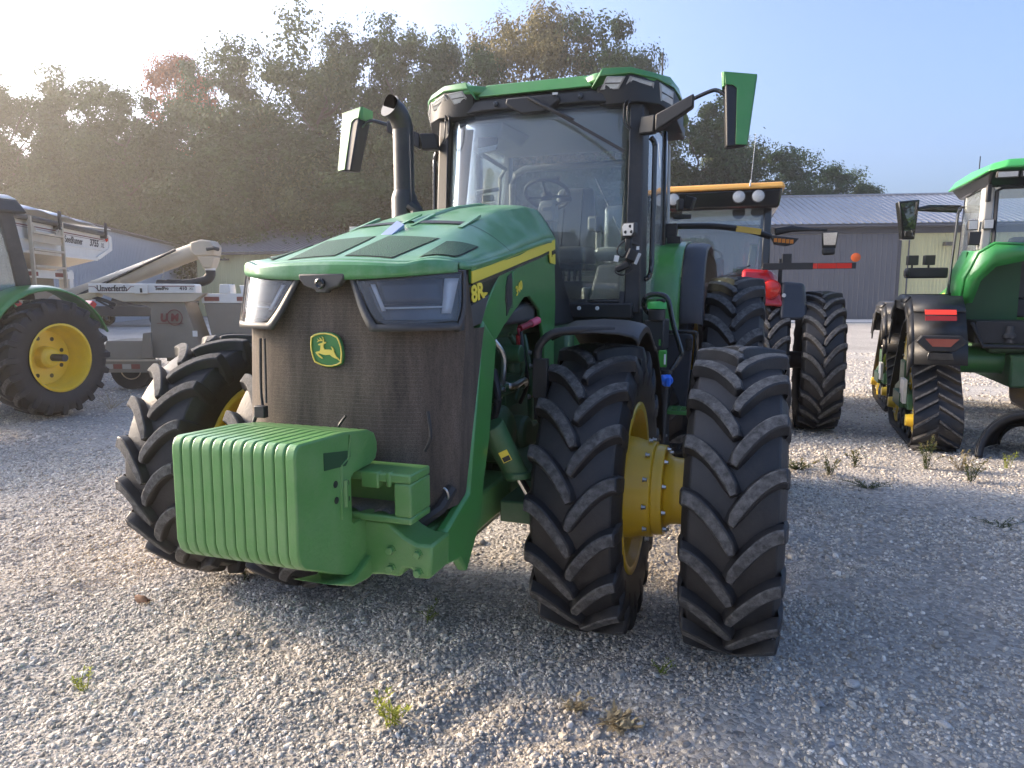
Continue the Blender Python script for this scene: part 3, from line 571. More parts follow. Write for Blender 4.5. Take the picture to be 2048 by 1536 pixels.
for s in (1, -1):   # drum hub of the inner wheel, flange and spacer tube that carries the outer wheel
    w = wheels[0.889 * s]
    b = MB(); b.lathe([(-0.06 * s, 0.24), (0.02 * s, 0.285), (0.10 * s, 0.285), (0.19 * s, 0.275), (0.235 * s, 0.262), (0.30 * s, 0.258), (0.305 * s, 0.21)], (0, 0, 0), 'x', 44)
    b.build('hub', YEL, w, bevel=0.008)
    b = MB(); b.lathe([(0.300 * s, 0.245), (0.326 * s, 0.245), (0.330 * s, 0.243), (0.356 * s, 0.243), (0.36 * s, 0.20), (0.39 * s, 0.182), (0.42 * s, 0.178), (0.68 * s, 0.178)], (0, 0, 0), 'x', 44)
    b.build('dual_spacer', YEL, w, bevel=0.004)
    for k in range(12):
        a = 2 * math.pi * k / 12 + 0.1
        bolt(w, (0.262 * s, 0.272 * math.cos(a), 0.272 * math.sin(a)), 0.010, 0.022 * s, 'x', STEEL)
    for k in range(10):
        a = 2 * math.pi * k / 10 + 0.3
        bolt(w, (0.357 * s, 0.222 * math.cos(a), 0.222 * math.sin(a)), 0.010, 0.020 * s, 'x', STEEL)
for x, sp in ((1.5, 0.1), (0.93, 0.2), (-0.93, 0.0), (-1.5, 0.12)):
    s = 1 if x > 0 else -1
    b = MB(); b.lathe([(s * 0.2, 0.665), (s * 0.2, 0.63), (s * 0.12, 0.61), (-s * 0.05, 0.58), (-s * 0.08, 0.2), (-s * 0.08, 0.03)], (0, 0, 0), 'x', 48, cap=False)
    b.lathe([(-s * 0.2, 0.665), (-s * 0.2, 0.63), (-s * 0.05, 0.58)], (0, 0, 0), 'x', 48, cap=False)
    w = b.build('rear_wheel', YEL, T, solid=0.008); w.location = (x, 3.05, 1.0); add_tire(w, (0, 0, 0), RT, sp)
b = MB(); b.lathe([(-1.55, 0.12), (-0.5, 0.14), (-0.45, 0.25), (0.45, 0.25), (0.5, 0.14), (1.55, 0.12)], (0, 3.05, 1.0), 'x', 24); b.span(-0.35, 0.35, 1.2, 3.5, 0.75, 1.45)
b.build('rear_axle', GREEND, T, bevel=0.02)

# ---- front weights: twelve suitcase plates on a carrier bar
prof = [(-1.862 - 0.032 * math.sin(a), 1.305 + 0.05 * math.cos(a)) for a in [math.pi / 2 * k / 5 for k in range(6)]] + [(-1.896, 0.985), (-1.885, 0.948), (-1.86, 0.922), (-1.80, 0.895), (-1.68, 0.838), (-1.60, 0.803), (-1.52, 0.787), (-1.465, 0.795), (-1.43, 0.83), (-1.42, 0.90), (-1.42, 0.985), (-1.55, 0.99), (-1.56, 1.0), (-1.56, 1.165), (-1.54, 1.18), (-1.42, 1.185), (-1.378, 1.20), (-1.365, 1.23), (-1.365, 1.265), (-1.385, 1.305), (-1.43, 1.325), (-1.60, 1.346)]
PW = 0.0425
for k in range(12):
    b = MB(); x0 = -0.246 + k * PW; b.prism(prof, 'x', x0 + 0.0012, x0 + PW - 0.0012)
    w = b.build('front_weight', CASTG, T, bevel=0.0095, seg=3, sharp=50)
    if k == 11:
        w['label'] = 'end plate of the weights with grip pocket and bolt holes'
        xf = x0 + PW - 0.0005
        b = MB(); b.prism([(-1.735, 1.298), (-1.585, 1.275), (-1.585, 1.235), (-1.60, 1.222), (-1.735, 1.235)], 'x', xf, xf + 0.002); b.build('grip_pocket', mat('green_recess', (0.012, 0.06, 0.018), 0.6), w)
        b = MB()
        for (y, z) in ((-1.668, 1.170), (-1.665, 1.110), (-1.592, 1.155), (-1.592, 1.095)): b.lathe([(0, 0.013), (0.002, 0.013)], (xf, y, z), 'x', 14)
        b.build('bolt_hole', mat('dark_hole', (0.008, 0.014, 0.008), 0.8), w)
        b = MB(); b.tube([(xf, -1.565, 1.33), (xf, -1.575, 1.25), (xf, -1.625, 1.23), (xf, -1.635, 1.03)], 0.006, 6); b.tube([(xf, -1.605, 1.17), (xf, -1.606, 1.07)], 0.012, 6); b.build('cast_rib', CASTG, w)
# carrier: open box bar sticking out past the weights
b = MB()
cx0, cx1, y0, y1, z0, z1 = -0.475, 0.475, -1.50, -1.33, 0.985, 1.178
b.span(cx0, cx1, y0, y1, z1 - 0.035, z1); b.span(cx0, cx1, y0, y1, z0, z0 + 0.028)
for s in (1, -1): b.span(s * 0.405, s * 0.475, y0, y1, z0 + 0.0285, z1 - 0.0355)
b.span(-0.4045, 0.4045, y1 - 0.02, y1, z0 + 0.0285, z1 - 0.0355)
b.span(0.27, 0.345, y0 - 0.008, y0 + 0.03, z1 - 0.06, z1 + 0.004); b.span(0.375, 0.395, y0 - 0.006, y0 + 0.03, z1 - 0.052, z1 + 0.006)
wc = b.build('weight_carrier', CASTG, T, bevel=0.007)
b = MB(); b.grid(lambda u, v: (0.05 + 0.35 * u, y0 + 0.02 + 0.12 * v, z0 + 0.030 + 0.010 * math.sin(u * 17) * (1 - v) + 0.012 * v), 16, 4); b.build('dirt', mat('dried_mud', (0.17, 0.155, 0.14), 0.95, vary=0.3, vscale=60, bump=0.4), wc)
# front support casting with concave cut-out
ring = [(0.05, 0.735), (0.10, 0.725), (0.20, 0.742), (0.33, 0.762), (0.405, 0.762), (0.425, 0.80), (0.455, 0.80), (0.47, 0.765), (0.535, 0.77), (0.545, 0.905), (0.48, 0.905), (0.43, 0.925), (0.39, 0.955), (0.362, 0.98), (-0.2, 0.98), (-0.2, 0.76)]
b = MB(); b.prism(ring, 'y', -1.47, -1.30)
fs = b.build('front_support', CASTG, T, bevel=0.012)
for (x, z) in ((0.37, 0.868), (0.485, 0.865), (0.37, 0.795), (0.485, 0.792)): bolt(fs, (x, -1.468, z), 0.0155, -0.020, 'y', CASTG)
b = MB(); b.prism([(-1.75, 0.83), (-1.60, 0.762), (-1.48, 0.75), (-1.40, 0.80), (-1.40, 0.86), (-1.60, 0.79)], 'x', 0.12, 0.285); b.build('weight_shelf', CASTG, T, bevel=0.008)
b = MB(); b.span(-0.46, 0.46, -1.30, -0.3, 0.72, 0.90); b.build('front_frame', CASTG, T, bevel=0.015)

# ---- hood
YS = [-1.30, -1.0, -0.5, 0.0, 0.46, 0.76]
def li(y, v): return float(np.interp(y, YS, v))
ha = lambda y: li(y, [0.350, 0.330, 0.308, 0.296, 0.286, 0.270])
hb = lambda y: li(y, [0.512, 0.526, 0.500, 0.470, 0.440, 0.400])
hzc = lambda y: li(y, [1.970, 1.976, 2.040, 2.120, 2.185, 2.205])
hf = lambda y: float(np.interp(y, [-1.30, -1.2, -.83, -.69, -.4, 0, .43, .76], [1.980, 1.995, 2.105, 2.150, 2.23, 2.325, 2.395, 2.41]))
def nose(x): return -1.292 + 0.18 * (min(abs(x), 0.56) / 0.53) ** 4
def hoodP(u, y, off=0.0):
    au, s = abs(u), (1 if u >= 0 else -1); a, bb = ha(y), hb(y); zc = hzc(y); za = hf(y) - 0.17 * a * a
    if au <= 0.62: x = a * au / 0.62; z = hf(y) - 0.17 * x * x
    else: t = (au - 0.62) / 0.38; x = a + (bb - a) * t; z = za + (zc - za) * t + 0.012 * math.sin(math.pi * t)
    return (s * x, y, z + off)
def hoodG(u, v):
    x0 = hoodP(u, -1.15)[0]; yf = nose(x0) - 0.030; y = yf + 0.035 + (0.76 - yf - 0.035) * v
    return hoodP(u, y)
b = MB()
b.grid(lambda u, v: hoodG(u, v), 28, 26, u0=-1, u1=1)
def lip(u, v):
    x, y, z = hoodG(u, 0); k = [(0, 0), (-0.022, 0.10), (-0.031, 0.26), (-0.034, 0.72), (-0.028, 1.0)][int(round(v * 4))]
    zb = 1.900 + 0.030 * (abs(x) / 0.51) ** 2.5
    return (x, y + k[0] * (1 - .35 * abs(u) ** 4), z + (zb - z) * k[1])
b.grid(lip, 28, 4, u0=-1, u1=1)
for s in (-1, 1):   # turned-down edge along both sides
    b.grid(lambda u, v: (lambda p: (p[0] + s * 0.004 * v, p[1], p[2] - 0.03 * v))(hoodG(s, u)), 24, 1)
hood = b.build('hood', DEWG, T, solid=-0.012, sharp=24)
b = MB(); b.grid(lambda u, v: (lambda p: (p[0] * (1 - 0.15 * v), p[1] + 0.03 * v, p[2] - 0.55 * v))(hoodP(-1 + 2 * u, 0.765)), 24, 3); b.build('hood_rear_baffle', BLK, T, solid=0.01)
def hood_patch(name, pts, m, off=0.004, n=8, parent=None):
    """four (u,y) corners, bilinear over the hood surface"""
    def fn(u, v):
        q = [(pts[0][k] * (1 - u) + pts[1][k] * u) * (1 - v) + (pts[3][k] * (1 - u) + pts[2][k] * u) * v for k in (0, 1)]
        return hoodP(q[0], q[1], off)
    return MB().grid(fn, n, n).build(name, m, hood if parent is None else parent)
def xu(x, y): return 0.62 * x / ha(y)
GAP = mat('panel_gap_black', (0.004, 0.006, 0.005), 0.7)
for s in (1, -1):
    hood_patch('panel_seam', [(s * 0.62, -0.512), (s * 1.0, -0.42), (s * 1.0, -0.415), (s * 0.62, -0.506)], GAP, 0.0016)
    hood_patch('vent_gap', [(s * 0.042, -1.184), (s * 0.458, -1.193), (s * 0.572, -0.822), (s * 0.062, -0.812)], GAP, 0.0022)
    hood_patch('vent_gap', [(s * 0.650, -1.160), (s * 0.90, -1.066), (s * 0.88, -0.730), (s * 0.658, -0.850)], GAP, 0.0022)
    hood_patch('hood_vent', [(s * 0.05, -1.175), (s * 0.45, -1.185), (s * 0.56, -0.83), (s * 0.07, -0.82)], VENT)
    hood_patch('hood_vent', [(s * 0.66, -1.150), (s * 0.89, -1.06), (s * 0.87, -0.74), (s * 0.67, -0.86)], VENT)
    hood_patch('hood_vent', [(s * 0.10, -0.545), (s * 0.57, -0.545), (s * 0.59, -0.485), (s * 0.12, -0.485)], BLK, 0.007)
    b = MB()
    for (ua, ub) in ((0.06, 0.10), (0.57, 0.62)):
        ring = [hoodP(s * ua, -0.60, 0.002), hoodP(s * ub, -0.60, 0.002), hoodP(s * ub, -0.33, 0.004), hoodP(s * ua, -0.33, 0.004)]
        top = [(p[0], p[1], p[2] + h) for p, h in zip(ring, (0.002, 0.002, 0.014, 0.014))]; b.hexa(ring, top)
    b.build('vent_fin', DEWG, hood, bevel=0.003)
b = MB(); p0, p1, p2, p3 = hoodP(-0.05, -0.78), hoodP(0.07, -0.79), hoodP(0.07, -0.66), hoodP(-0.03, -0.64)
b.hexa([p0, p1, p2, p3], [(p[0], p[1], p[2] + h) for p, h in zip((p0, p1, p2, p3), (0.003, 0.003, 0.02, 0.036))]); b.build('hood_badge', BADGE, hood, bevel=0.003)
b = MB(); b.grid(lambda u, v: (lambda q: (q[0], q[1], q[2] + 0.012 * math.cos(math.pi * (u - .5))))(hoodP(-0.05 + 0.1 * u, -0.52 + 1.25 * v, 0.002)), 4, 20); b.build('hood_ridge', DEWG, hood)

# ---- side panels
def side(name, poly, m, s=1, off=0.0, th=0.02, bevel=0.004, parent=T, bx=hb, in_x=None):
    b = MB(); o_ = [(s * (bx(y) + off), y, z) for y, z in poly]; i_ = [(s * (bx(y) + off - th), y, z) for y, z in poly]
    b.hexa(i_, o_) if s > 0 else b.hexa(o_, i_)
    return b.build(name, m, parent, bevel=bevel)
col_poly = [(-0.895, 1.735), (-0.69, 1.625), (-0.80, 1.19), (-0.885, 1.0), (-0.93, 0.84), (-1.10, 0.655), (-1.17, 0.74), (-1.285, 0.755), (-1.30, 0.90), (-1.22, 0.935), (-1.075, 1.0), (-1.065, 1.05)]
pan_poly = [(-0.565, 1.978), (-0.52, 1.972), (0.2, 2.085), (0.5, 2.125), (0.6, 2.05), (0.75, 2.045), (0.78, 1.80), (0.75, 1.50), (0.74, 1.30), (0.36, 1.30), (0.36, 1.55), (0.22, 1.75), (-0.02, 1.83), (-0.14, 1.825), (-0.53, 1.69), (-0.68, 1.622), (-0.893, 1.735)]
stripe = [(-1.02, 1.938), (-0.75, 1.975), (-0.52, 2.012), (-0.2, 2.062), (0.2, 2.122), (0.70, 2.192), (0.73, 2.035), (0.50, 2.035), (0.44, 2.105), (0.2, 2.066), (-0.2, 2.010), (-0.52, 1.962), (-1.02, 1.888)]
gl_poly = [(-1.085, 1.872), (-1.02, 1.882), (-0.60, 1.943), (-0.79, 1.845), (-1.11, 1.785)]
dg_poly = [(-1.112, 1.78), (-0.785, 1.842), (-0.90, 1.715), (-1.14, 1.69)]
for s in (1, -1):
    sp = side('side_panel', pan_poly, GREEN, s, 0.0, 0.022, 0.006)
    side('radiator_side_column', col_poly, GREEN, s, 0.012, 0.05, 0.014)
    side('hood_skirt', [(-1.02, 1.955), (-0.5, 2.03), (0.2, 2.135), (0.75, 2.205), (0.75, 2.05), (0.55, 2.09), (-0.52, 1.965), (-1.02, 1.89)], GREEN, s, 0.004, 0.012, 0.0)
    st = side('yellow_stripe', stripe, DECY, s, 0.008, 0.006, 0.0)
    side('stripe_border', [(y, z - 0.016) for y, z in stripe[8:13]] + [(-1.02, 1.887), (-0.52, 1.961), (0.2, 2.065), (0.44, 2.104)], BLKG, s, 0.010, 0.008, 0.0)
    gp = side('badge_panel', gl_poly, BLKG, s, 0.006, 0.03, 0.003)
    side('corner_panel', dg_poly, DGREY, s, 0.008, 0.03, 0.006)
    fwd = 1 if s > 0 else -1
    xb = s * (hb(-0.95) + 0.009)
    text('8R', 'model_lettering', DECY, gp, 0.098, frame((xb + s * .003, -0.965, 1.848), (0.03 * s, fwd, 0.17 * fwd), (0, 0, 1)), bold=0.003, sx=1.25)
    b = MB(); b.prism([(-0.905, 1.835), (-0.885, 1.852), (-0.845, 1.850), (-0.87, 1.836)], 'x', xb - .002 * s, xb + .004 * s); b.build('badge_mark', DECY, gp)
    text('340', 'model_lettering', DECY, sp, 0.070, frame((s * (hb(-0.26) + 0.003), -0.26, 1.872), (-0.06 * s, fwd, 0.34 * fwd), (0, 0, 1)), bold=0.0012, sx=1.25)
    text('JOHN DEERE', 'maker_lettering', BLKG, st, 0.036, frame((s * (hb(0.62) + 0.011), 0.62, 2.105), (-0.1 * s, fwd, 0.15 * fwd), (0, 0, 1)), bold=0.001, sx=0.62)
    v = [(-0.475, 1.93), (-0.405, 1.95), (-0.405, 1.79), (-0.495, 1.735), (-0.505, 1.88)]
    vs_ = side('side_vent', v, BLK, s, 0.004, 0.012, 0.002)
    b = MB()
    for k in range(14): b.span(s * 0.500, s * 0.5065, -0.485 + 0.0, -0.412, 1.775 + k * 0.0105, 1.780 + k * 0.0105)
    b.build('vent_louvre', DGREY, vs_)
    side('vent_surround', [(-0.40, 1.955), (-0.34, 1.965), (-0.385, 1.80), (-0.40, 1.79)], GREEN, s, 0.008, 0.012, 0.004)

# ---- grille screen, headlights, nose camera, emblem
def gy(x, z): return nose(x) + 0.018 - 0.075 * (1.72 - z) / 0.8
def gx(x, z): return x * (1 - 0.035 * max(0, 1.7 - z) / 0.7)
GXM = 0.532
def gpt(u, v):
    z = 0.905 + 0.065 * min(1, abs(u)) ** 3; z = z + (1.925 - z) * v
    if abs(u) <= 1: return (gx(GXM * u, z), gy(GXM * u, z), z)
    k = (abs(u) - 1) / 0.15; yc = float(np.interp(z, [0.98, 1.05, 1.735], [-1.08, -1.065, -0.89])); y0_ = gy(GXM, z)
    return (math.copysign(gx(GXM, z) + 0.006 * k, u), y0_ + (max(yc, y0_ + .005) - y0_) * k, min(z, 1.70) if z > 1.70 else z)
b = MB(); b.grid(gpt, 46, 14, u0=-1.15, u1=1.15)
grille = b.build('grille_screen', GRILLE, T)
b = MB()
for s in (1, -1): b.tube([(s * 0.50, gy(0.5, 1.0) + 0.02, 1.05), (s * 0.475, gy(0.47, 0.97) - 0.0, 0.975), (s * 0.40, gy(0.4, 0.92) - 0.01, 0.915), (s * 0.33, gy(0.3, .9) - 0.012, 0.895)], 0.026, 8)
b.tube([(-0.33, gy(0.33, 0.9) - 0.012, 0.895), (0, gy(0, .9) - 0.012, 0.885), (0.33, gy(0.33, .9) - 0.012, 0.895)], 0.022, 8)
b.build('grille_lower_trim', BLK, T)
b = MB(); b.tube([(0.487 + 0.018 * math.sin(a), gy(0.49, 1.03) - 0.02 - 0.006 * math.cos(a), 1.03 + 0.03 * math.cos(a)) for a in [k * math.pi / 8 for k in range(9)]], 0.0045, 6); b.build('pull_ring', STEEL, T)
b = MB()   # hoses and brackets showing through the screen
for pts, r in (([( -0.30, -1.33, 1.66), (-0.305, -1.335, 1.45), (-0.29, -1.345, 1.36)], 0.006), ([(-0.275, -1.335, 1.66), (-0.275, -1.34, 1.48), (-0.27, -1.35, 1.39)], 0.005), ([(-0.31, -1.36, 1.36), (-0.32, -1.375, 1.27), (-0.24, -1.375, 1.23), (-0.17, -1.37, 1.24)], 0.009), ([(0.12, -1.36, 1.36), (0.09, -1.37, 1.31), (0.10, -1.37, 1.25)], 0.006), ([(0.44, -1.27, 1.38), (0.455, -1.28, 1.28), (0.43, -1.28, 1.22)], 0.007)):
    MB().tube(smooth_path(pts, 4), r, 7).build('screen_hose', BLK, T)
MB().box((-0.285, -1.365, 1.355), (0.05, 0.03, 0.05)).build('screen_clip', BLK, T, bevel=0.003)
HQ = {1: ((0.134, 1.912), (0.526, 1.932), (0.538, 1.726), (0.240, 1.724))}
def hl(s, u, v, off, q=None, inset=0.0):
    (x00, z00), (x10, z10), (x11, z11), (x01, z01) = q or HQ[1]
    if v > 0.55: u = 0.5 + (u - 0.5) * (1 - 0.085 * ((v - 0.55) / 0.45) ** 2.2)
    u = inset + u * (1 - 2 * inset); v = inset * 1.6 + v * (1 - 3.2 * inset)
    x = (x00 * (1 - u) + x10 * u) * (1 - v) + (x01 * (1 - u) + x11 * u) * v; z = (z00 * (1 - u) + z10 * u) * (1 - v) + (z01 * (1 - u) + z11 * u) * v
    return (s * x, nose(x) + 0.012 + off - 0.050 * (1.93 - z) / 0.2, z)
for s in (1, -1):
    bez = MB(); QB = ((0.108, 1.925), (0.532, 1.938), (0.546, 1.700), (0.215, 1.697))
    n = 14
    out = [hl(s, i / n, 0, -0.004, QB) for i in range(n)] + [hl(s, 1, i / 8, -0.004, QB) for i in range(8)] + [hl(s, 1 - i / n, 1, -0.004, QB) for i in range(n)] + [hl(s, 0, 1 - i / 8, -0.004, QB) for i in range(8)]
    inn = [hl(s, i / n, 0, -0.006, None, 0.0) for i in range(n)] + [hl(s, 1, i / 8, -0.006) for i in range(8)] + [hl(s, 1 - i / n, 1, -0.006) for i in range(n)] + [hl(s, 0, 1 - i / 8, -0.006) for i in range(8)]
    k = len(out); bez.add(out + inn + [(p[0] * 0.995, p[1] + 0.05, p[2]) for p in inn], [(i, (i + 1) % k, k + (i + 1) % k, k + i) for i in range(k)] )
    inn2 = [(p[0] + (q[0] - p[0]) * 0.0, p[1] + 0.004, p[2]) for p, q in zip(inn, out)]; cxm = sum(p[0] for p in inn) / k; czm = sum(p[2] for p in inn) / k
    gas = [(cxm + (p[0] - cxm) * 0.965, p[1] + 0.006, czm + (p[2] - czm) * 0.93) for p in inn]
    bez.add(inn2 + gas + [(p[0], p[1] + 0.05, p[2]) for p in gas], [(i, (i + 1) % k, k + (i + 1) % k, k + i) for i in range(k)] + [(k + i, k + (i + 1) % k, 2 * k + (i + 1) % k, 2 * k + i) for i in range(k)], 1)
    head = bez.build('headlight', [DGREY, GAP], T, solid=0.012, sharp=40)
    MB().grid(lambda u, v: hl(s, u, v, 0.035), 14, 6).build('lamp_bowl', mat('lamp_bowl_grey', (0.028, 0.030, 0.034), 0.3, coat=.3), head)
    b = MB(); b.grid(lambda u, v: hl(s, 0.20 + 0.62 * u, 0.14 + 0.45 * v, 0.018), 10, 4); b.build('lamp_module', mat('lamp_module_grey', (0.055, 0.058, 0.066), 0.3, metal=0.3, vary=0.2, vscale=20), head, solid=0.01)
    b = MB(); b.grid(lambda u, v: hl(s, 0.20 + 0.62 * u, 0.655 + 0.035 * v, 0.006), 10, 1); b.grid(lambda u, v: hl(s, 0.80 + 0.09 * u + 0.05 * v + 0.02 * u * v, 0.80 - 0.68 * v, 0.010), 2, 6); b.grid(lambda u, v: hl(s, 0.13 + 0.05 * u + 0.02 * v, 0.18 + 0.55 * v, 0.012), 2, 6); b.build('guide_and_glint', PLEX, head, solid=0.006)  # outer wedge paints the lens's white reflection; the strips are light guides
    b = MB(); b.grid(lambda u, v: hl(s, 0.22 + 0.66 * u, 0.70 + 0.22 * v, 0.022), 10, 2); b.build('lower_lamp', mat('lower_lamp_grey', (0.10, 0.105, 0.115), 0.25, metal=0.5), head)
    MB().grid(lambda u, v: hl(s, u, v, -0.012 - 0.006 * math.sin(math.pi * u)), 16, 6).build('lens', LENS, head)
b = MB(); b.prism([(-0.105, 1.925), (0.105, 1.925), (0.105, 1.905), (0.08, 1.875), (0.03, 1.862), (0.025, 1.848), (-0.025, 1.848), (-0.03, 1.862), (-0.08, 1.875), (-0.105, 1.905)], 'y', -1.325, -1.29)
cp = b.build('camera_panel', DGREY, T, bevel=0.006)
b = MB(); b.lathe([(0, 0.022), (-0.010, 0.022), (-0.014, 0.016), (-0.008, 0.009), (-0.008, 0.0)], (0, -1.325, 1.885), 'y', 18, cap=False); b.build('camera_lens', BLKG, cp)
def em(x, y): return ((x - 810) / 1150 * 0.158, 1.617 - (y - 785 - 0.05 * (x - 810)) / 1150 * 0.150)
EO = [(265, 340), (400, 265), (600, 225), (800, 225), (1020, 265), (1230, 370), (1300, 500), (1360, 700), (1385, 900), (1370, 1100), (1340, 1240), (1200, 1300), (1000, 1345), (800, 1340), (600, 1290), (370, 1180), (300, 1000), (250, 800), (235, 600)]
sc = lambda k: [(810 + (x - 810) * k, 785 + (y - 785) * k) for x, y in EO]
ey = gy(0, 1.62) - 0.002
b = MB(); b.prism([em(*q) for q in EO], 'y', ey - 0.014, ey); emb = b.build('emblem', mat('emblem_green', (0.035, 0.17, 0.04), 0.4), T, bevel=0.004)
o1, o2 = [em(*q) for q in sc(0.955)], [em(*q) for q in sc(0.875)]; k = len(o1)
b = MB(); b.add([(x, ey - 0.0165, z) for x, z in o1 + o2], [(i, (i + 1) % k, k + (i + 1) % k, k + i) for i in range(k)]); b.build('emblem_border', mat('emblem_yellow', (0.72, 0.56, 0.10), 0.45), emb, solid=0.002)
deer = [(540, 600), (600, 580), (690, 555), (735, 540), (820, 530), (790, 585), (740, 600), (725, 640), (730, 730), (760, 775), (900, 775), (1020, 800), (1010, 745), (975, 690), (1000, 690), (1060, 740), (1085, 810), (1075, 830), (1120, 940), (1150, 1000), (1220, 1050), (1295, 1160), (1260, 1150), (1200, 1090), (1090, 1050), (1000, 1000), (935, 940), (780, 950), (690, 930), (600, 900), (525, 885), (560, 940), (640, 1000), (685, 1060), (650, 1060), (560, 1000), (490, 930), (435, 855), (480, 835), (590, 815), (610, 760), (620, 670), (630, 645), (550, 630)]
b = MB()
for poly in (deer, [(700, 545), (745, 540), (745, 450), (715, 390), (670, 360), (710, 430), (710, 520)], [(495, 540), (570, 505), (690, 508), (690, 485), (670, 470), (640, 430), (580, 390), (625, 460), (590, 470), (560, 465), (505, 430), (550, 480)]):
    b.prism([em(*q) for q in poly], 'y', ey - 0.0185, ey - 0.0145)
b.build('emblem_deer', MATS['emblem_yellow'], emb)

# ---- engine bay
b = MB(); b.span(-0.30, 0.30, -0.85, 1.3, 1.0, 1.62); b.span(-0.34, 0.34, -0.4, 0.9, 1.60, 1.78); b.span(-0.26, 0.26, -0.9, 1.3, 0.70, 1.02); eng = b.build('engine_block', GREEND, T, bevel=0.03)
b = MB(); b.span(-0.44, 0.44, -0.9, -0.62, 0.95, 1.72); b.build('radiator', BLK, T, bevel=0.02)
b = MB(); b.prism([(-0.55, 1.68), (0.22, 1.68), (0.22, 1.78), (0.10, 1.80), (-0.35, 1.74)], 'x', 0.31, 0.43); b.build('valve_cover', DGREY, T, bevel=0.02)
b = MB(); b.lathe([(0.0, 0.14), (0.05, 0.16), (0.13, 0.15), (0.17, 0.10), (0.18, 0.0)], (0.28, -0.28, 1.10), 'x', 28); b.lathe([(0, 0.1), (0.14, 0.1), (0.16, 0.08)], (0.30, 0.02, 1.05), 'x', 20); b.span(0.26, 0.42, -0.30, 0.35, 0.93, 1.06); b.build('gear_housing', GREEND, T, bevel=0.015)
rnd = random.Random(3)
for pts, r, m in ((([(0.36, -0.30, 1.60), (0.40, -0.25, 1.50), (0.39, -0.28, 1.32), (0.36, -0.3, 1.2)]), 0.016, STEEL), ([(0.38, -0.10, 1.62), (0.42, 0.02, 1.45), (0.40, -0.06, 1.25)], 0.014, GREEND), ([(0.36, -0.18, 1.36), (0.42, -0.16, 1.34), (0.42, 0.05, 1.35), (0.40, 0.12, 1.30)], 0.018, STEEL), ([(0.37, 0.1, 1.68), (0.41, 0.05, 1.5), (0.42, 0.1, 1.33), (0.36, 0.15, 1.2)], 0.012, BLK), ([(0.38, -0.36, 1.45), (0.42, -0.40, 1.30), (0.38, -0.40, 1.15)], 0.02, BLK), ([(0.36, 0.22, 1.6), (0.40, 0.2, 1.40), (0.40, 0.22, 1.1)], 0.015, GREEND)):
    b = MB(); b.tube(smooth_path(pts, 5), r, 8, closed=False); b.build('engine_pipe', m, T)
b = MB(); b.lathe([(0, 0.045), (0.14, 0.045), (0.15, 0.03)], (0.37, -0.02, 1.40), 'z', 18); b.lathe([(0, 0.05), (0.10, 0.05)], (0.37, -0.16, 1.52), 'x', 18); b.span(0.30, 0.41, -0.35, 0.2, 1.30, 1.36); b.span(0.30, 0.40, -0.22, 0.0, 1.22, 1.30); b.build('fuel_filter', GREEND, T, bevel=0.006)
for y, z in ((-0.1, 1.33), (0.08, 1.34), (0.16, 1.5), (0.18, 1.42), (-0.3, 1.34), (0.15, 1.24)): bolt(eng, (0.41, y, z), 0.012, 0.016, 'x', STEEL)
b = MB(); b.tube([(0.44, -0.10, 1.655), (0.47, 0.04, 1.68)], 0.018, 10); b.tube([(0.44, -0.12, 1.65), (0.45, -0.16, 1.62), (0.44, -0.13, 1.57)], 0.012, 8); dp = b.build('dipstick_handle', REDC, T); b = MB(); b.tube([(0.465, 0.02, 1.676), (0.485, 0.10, 1.694)], 0.022, 12); b.build('pink_cap', PINK, dp, bevel=0.004)
b = MB(); b.prism([(-0.15, 0.60), (0.15, 0.60), (0.18, 0.74), (0.12, 0.88), (-0.12, 0.88), (-0.18, 0.74)], 'x', -0.80, 0.80); b.lathe([(-0.86, 0.16), (-0.70, 0.19), (0.70, 0.19), (0.86, 0.16)], (0, 0, 0.79), 'x', 24); b.span(-0.3, 0.3, -0.5, 0.5, 0.55, 0.95)
b.build('front_axle', GREEND, T, bevel=0.02)
for s in (1, -1):
    b = MB(); b.tube([(s * 0.50, -0.72, 1.23), (s * 0.60, -0.62, 0.97)], [0.062, 0.058], 18); b.lathe([(0, 0.07), (0.03, 0.07)], (s * 0.60, -0.63, 0.965), 'z', 16); cy = b.build('suspension_cylinder', GREEND, T, bevel=0.004)
    b = MB(); b.tube([(s * 0.60, -0.62, 0.97), (s * 0.645, -0.58, 0.87)], 0.022, 14); b.build('cylinder_rod', CHROME, cy)
    b = MB(); b.tube([(s * 0.645, -0.58, 0.875), (s * 0.655, -0.57, 0.845)], 0.030, 12); b.span(s * 0.5, s * 0.68, -0.60, -0.2, 0.72, 0.83); b.build('steering_arm', GREEND, T, bevel=0.01)
    b = MB(); p = Vector((s * 0.556, -0.665, 1.085)); q = Vector((s * 0.10, 0.10, -0.26)).normalized(); d_ = Vector((0.3 * s, -0.95, 0)); M = frame(p + Vector((0.018 * s, -0.06, 0)), q, Vector((0.9 * s, 0.3, 0.3)))
    b.add([M @ Vector(v) for v in ((-0.03, -0.022, 0), (0.03, -0.022, 0), (0.03, 0.022, 0), (-0.03, 0.022, 0))], [(0, 1, 2, 3)]); b.build('warning_label', DECY, cy)
    b = MB(); b.add([M @ Vector(v) for v in ((0.0, -0.018, 0.0015 * s), (0.026, -0.018, 0.0015 * s), (0.026, 0.018, 0.0015 * s), (0.0, 0.018, 0.0015 * s))], [(0, 1, 2, 3)]); b.build('label_print', BLK, cy)
b = MB(); b.span(-0.32, 0.32, 0.5, 3.0, 0.80, 1.25); b.span(-0.5, 0.5, 0.75, 1.55, 1.3, 1.62); b.build('transmission_housing', GREEND, T, bevel=0.03)
b = MB(); b.span(0.40, 0.62, 0.9, 1.5, 1.36, 1.62); b.build('frame_side_plate', GREEN, T, bevel=0.01)
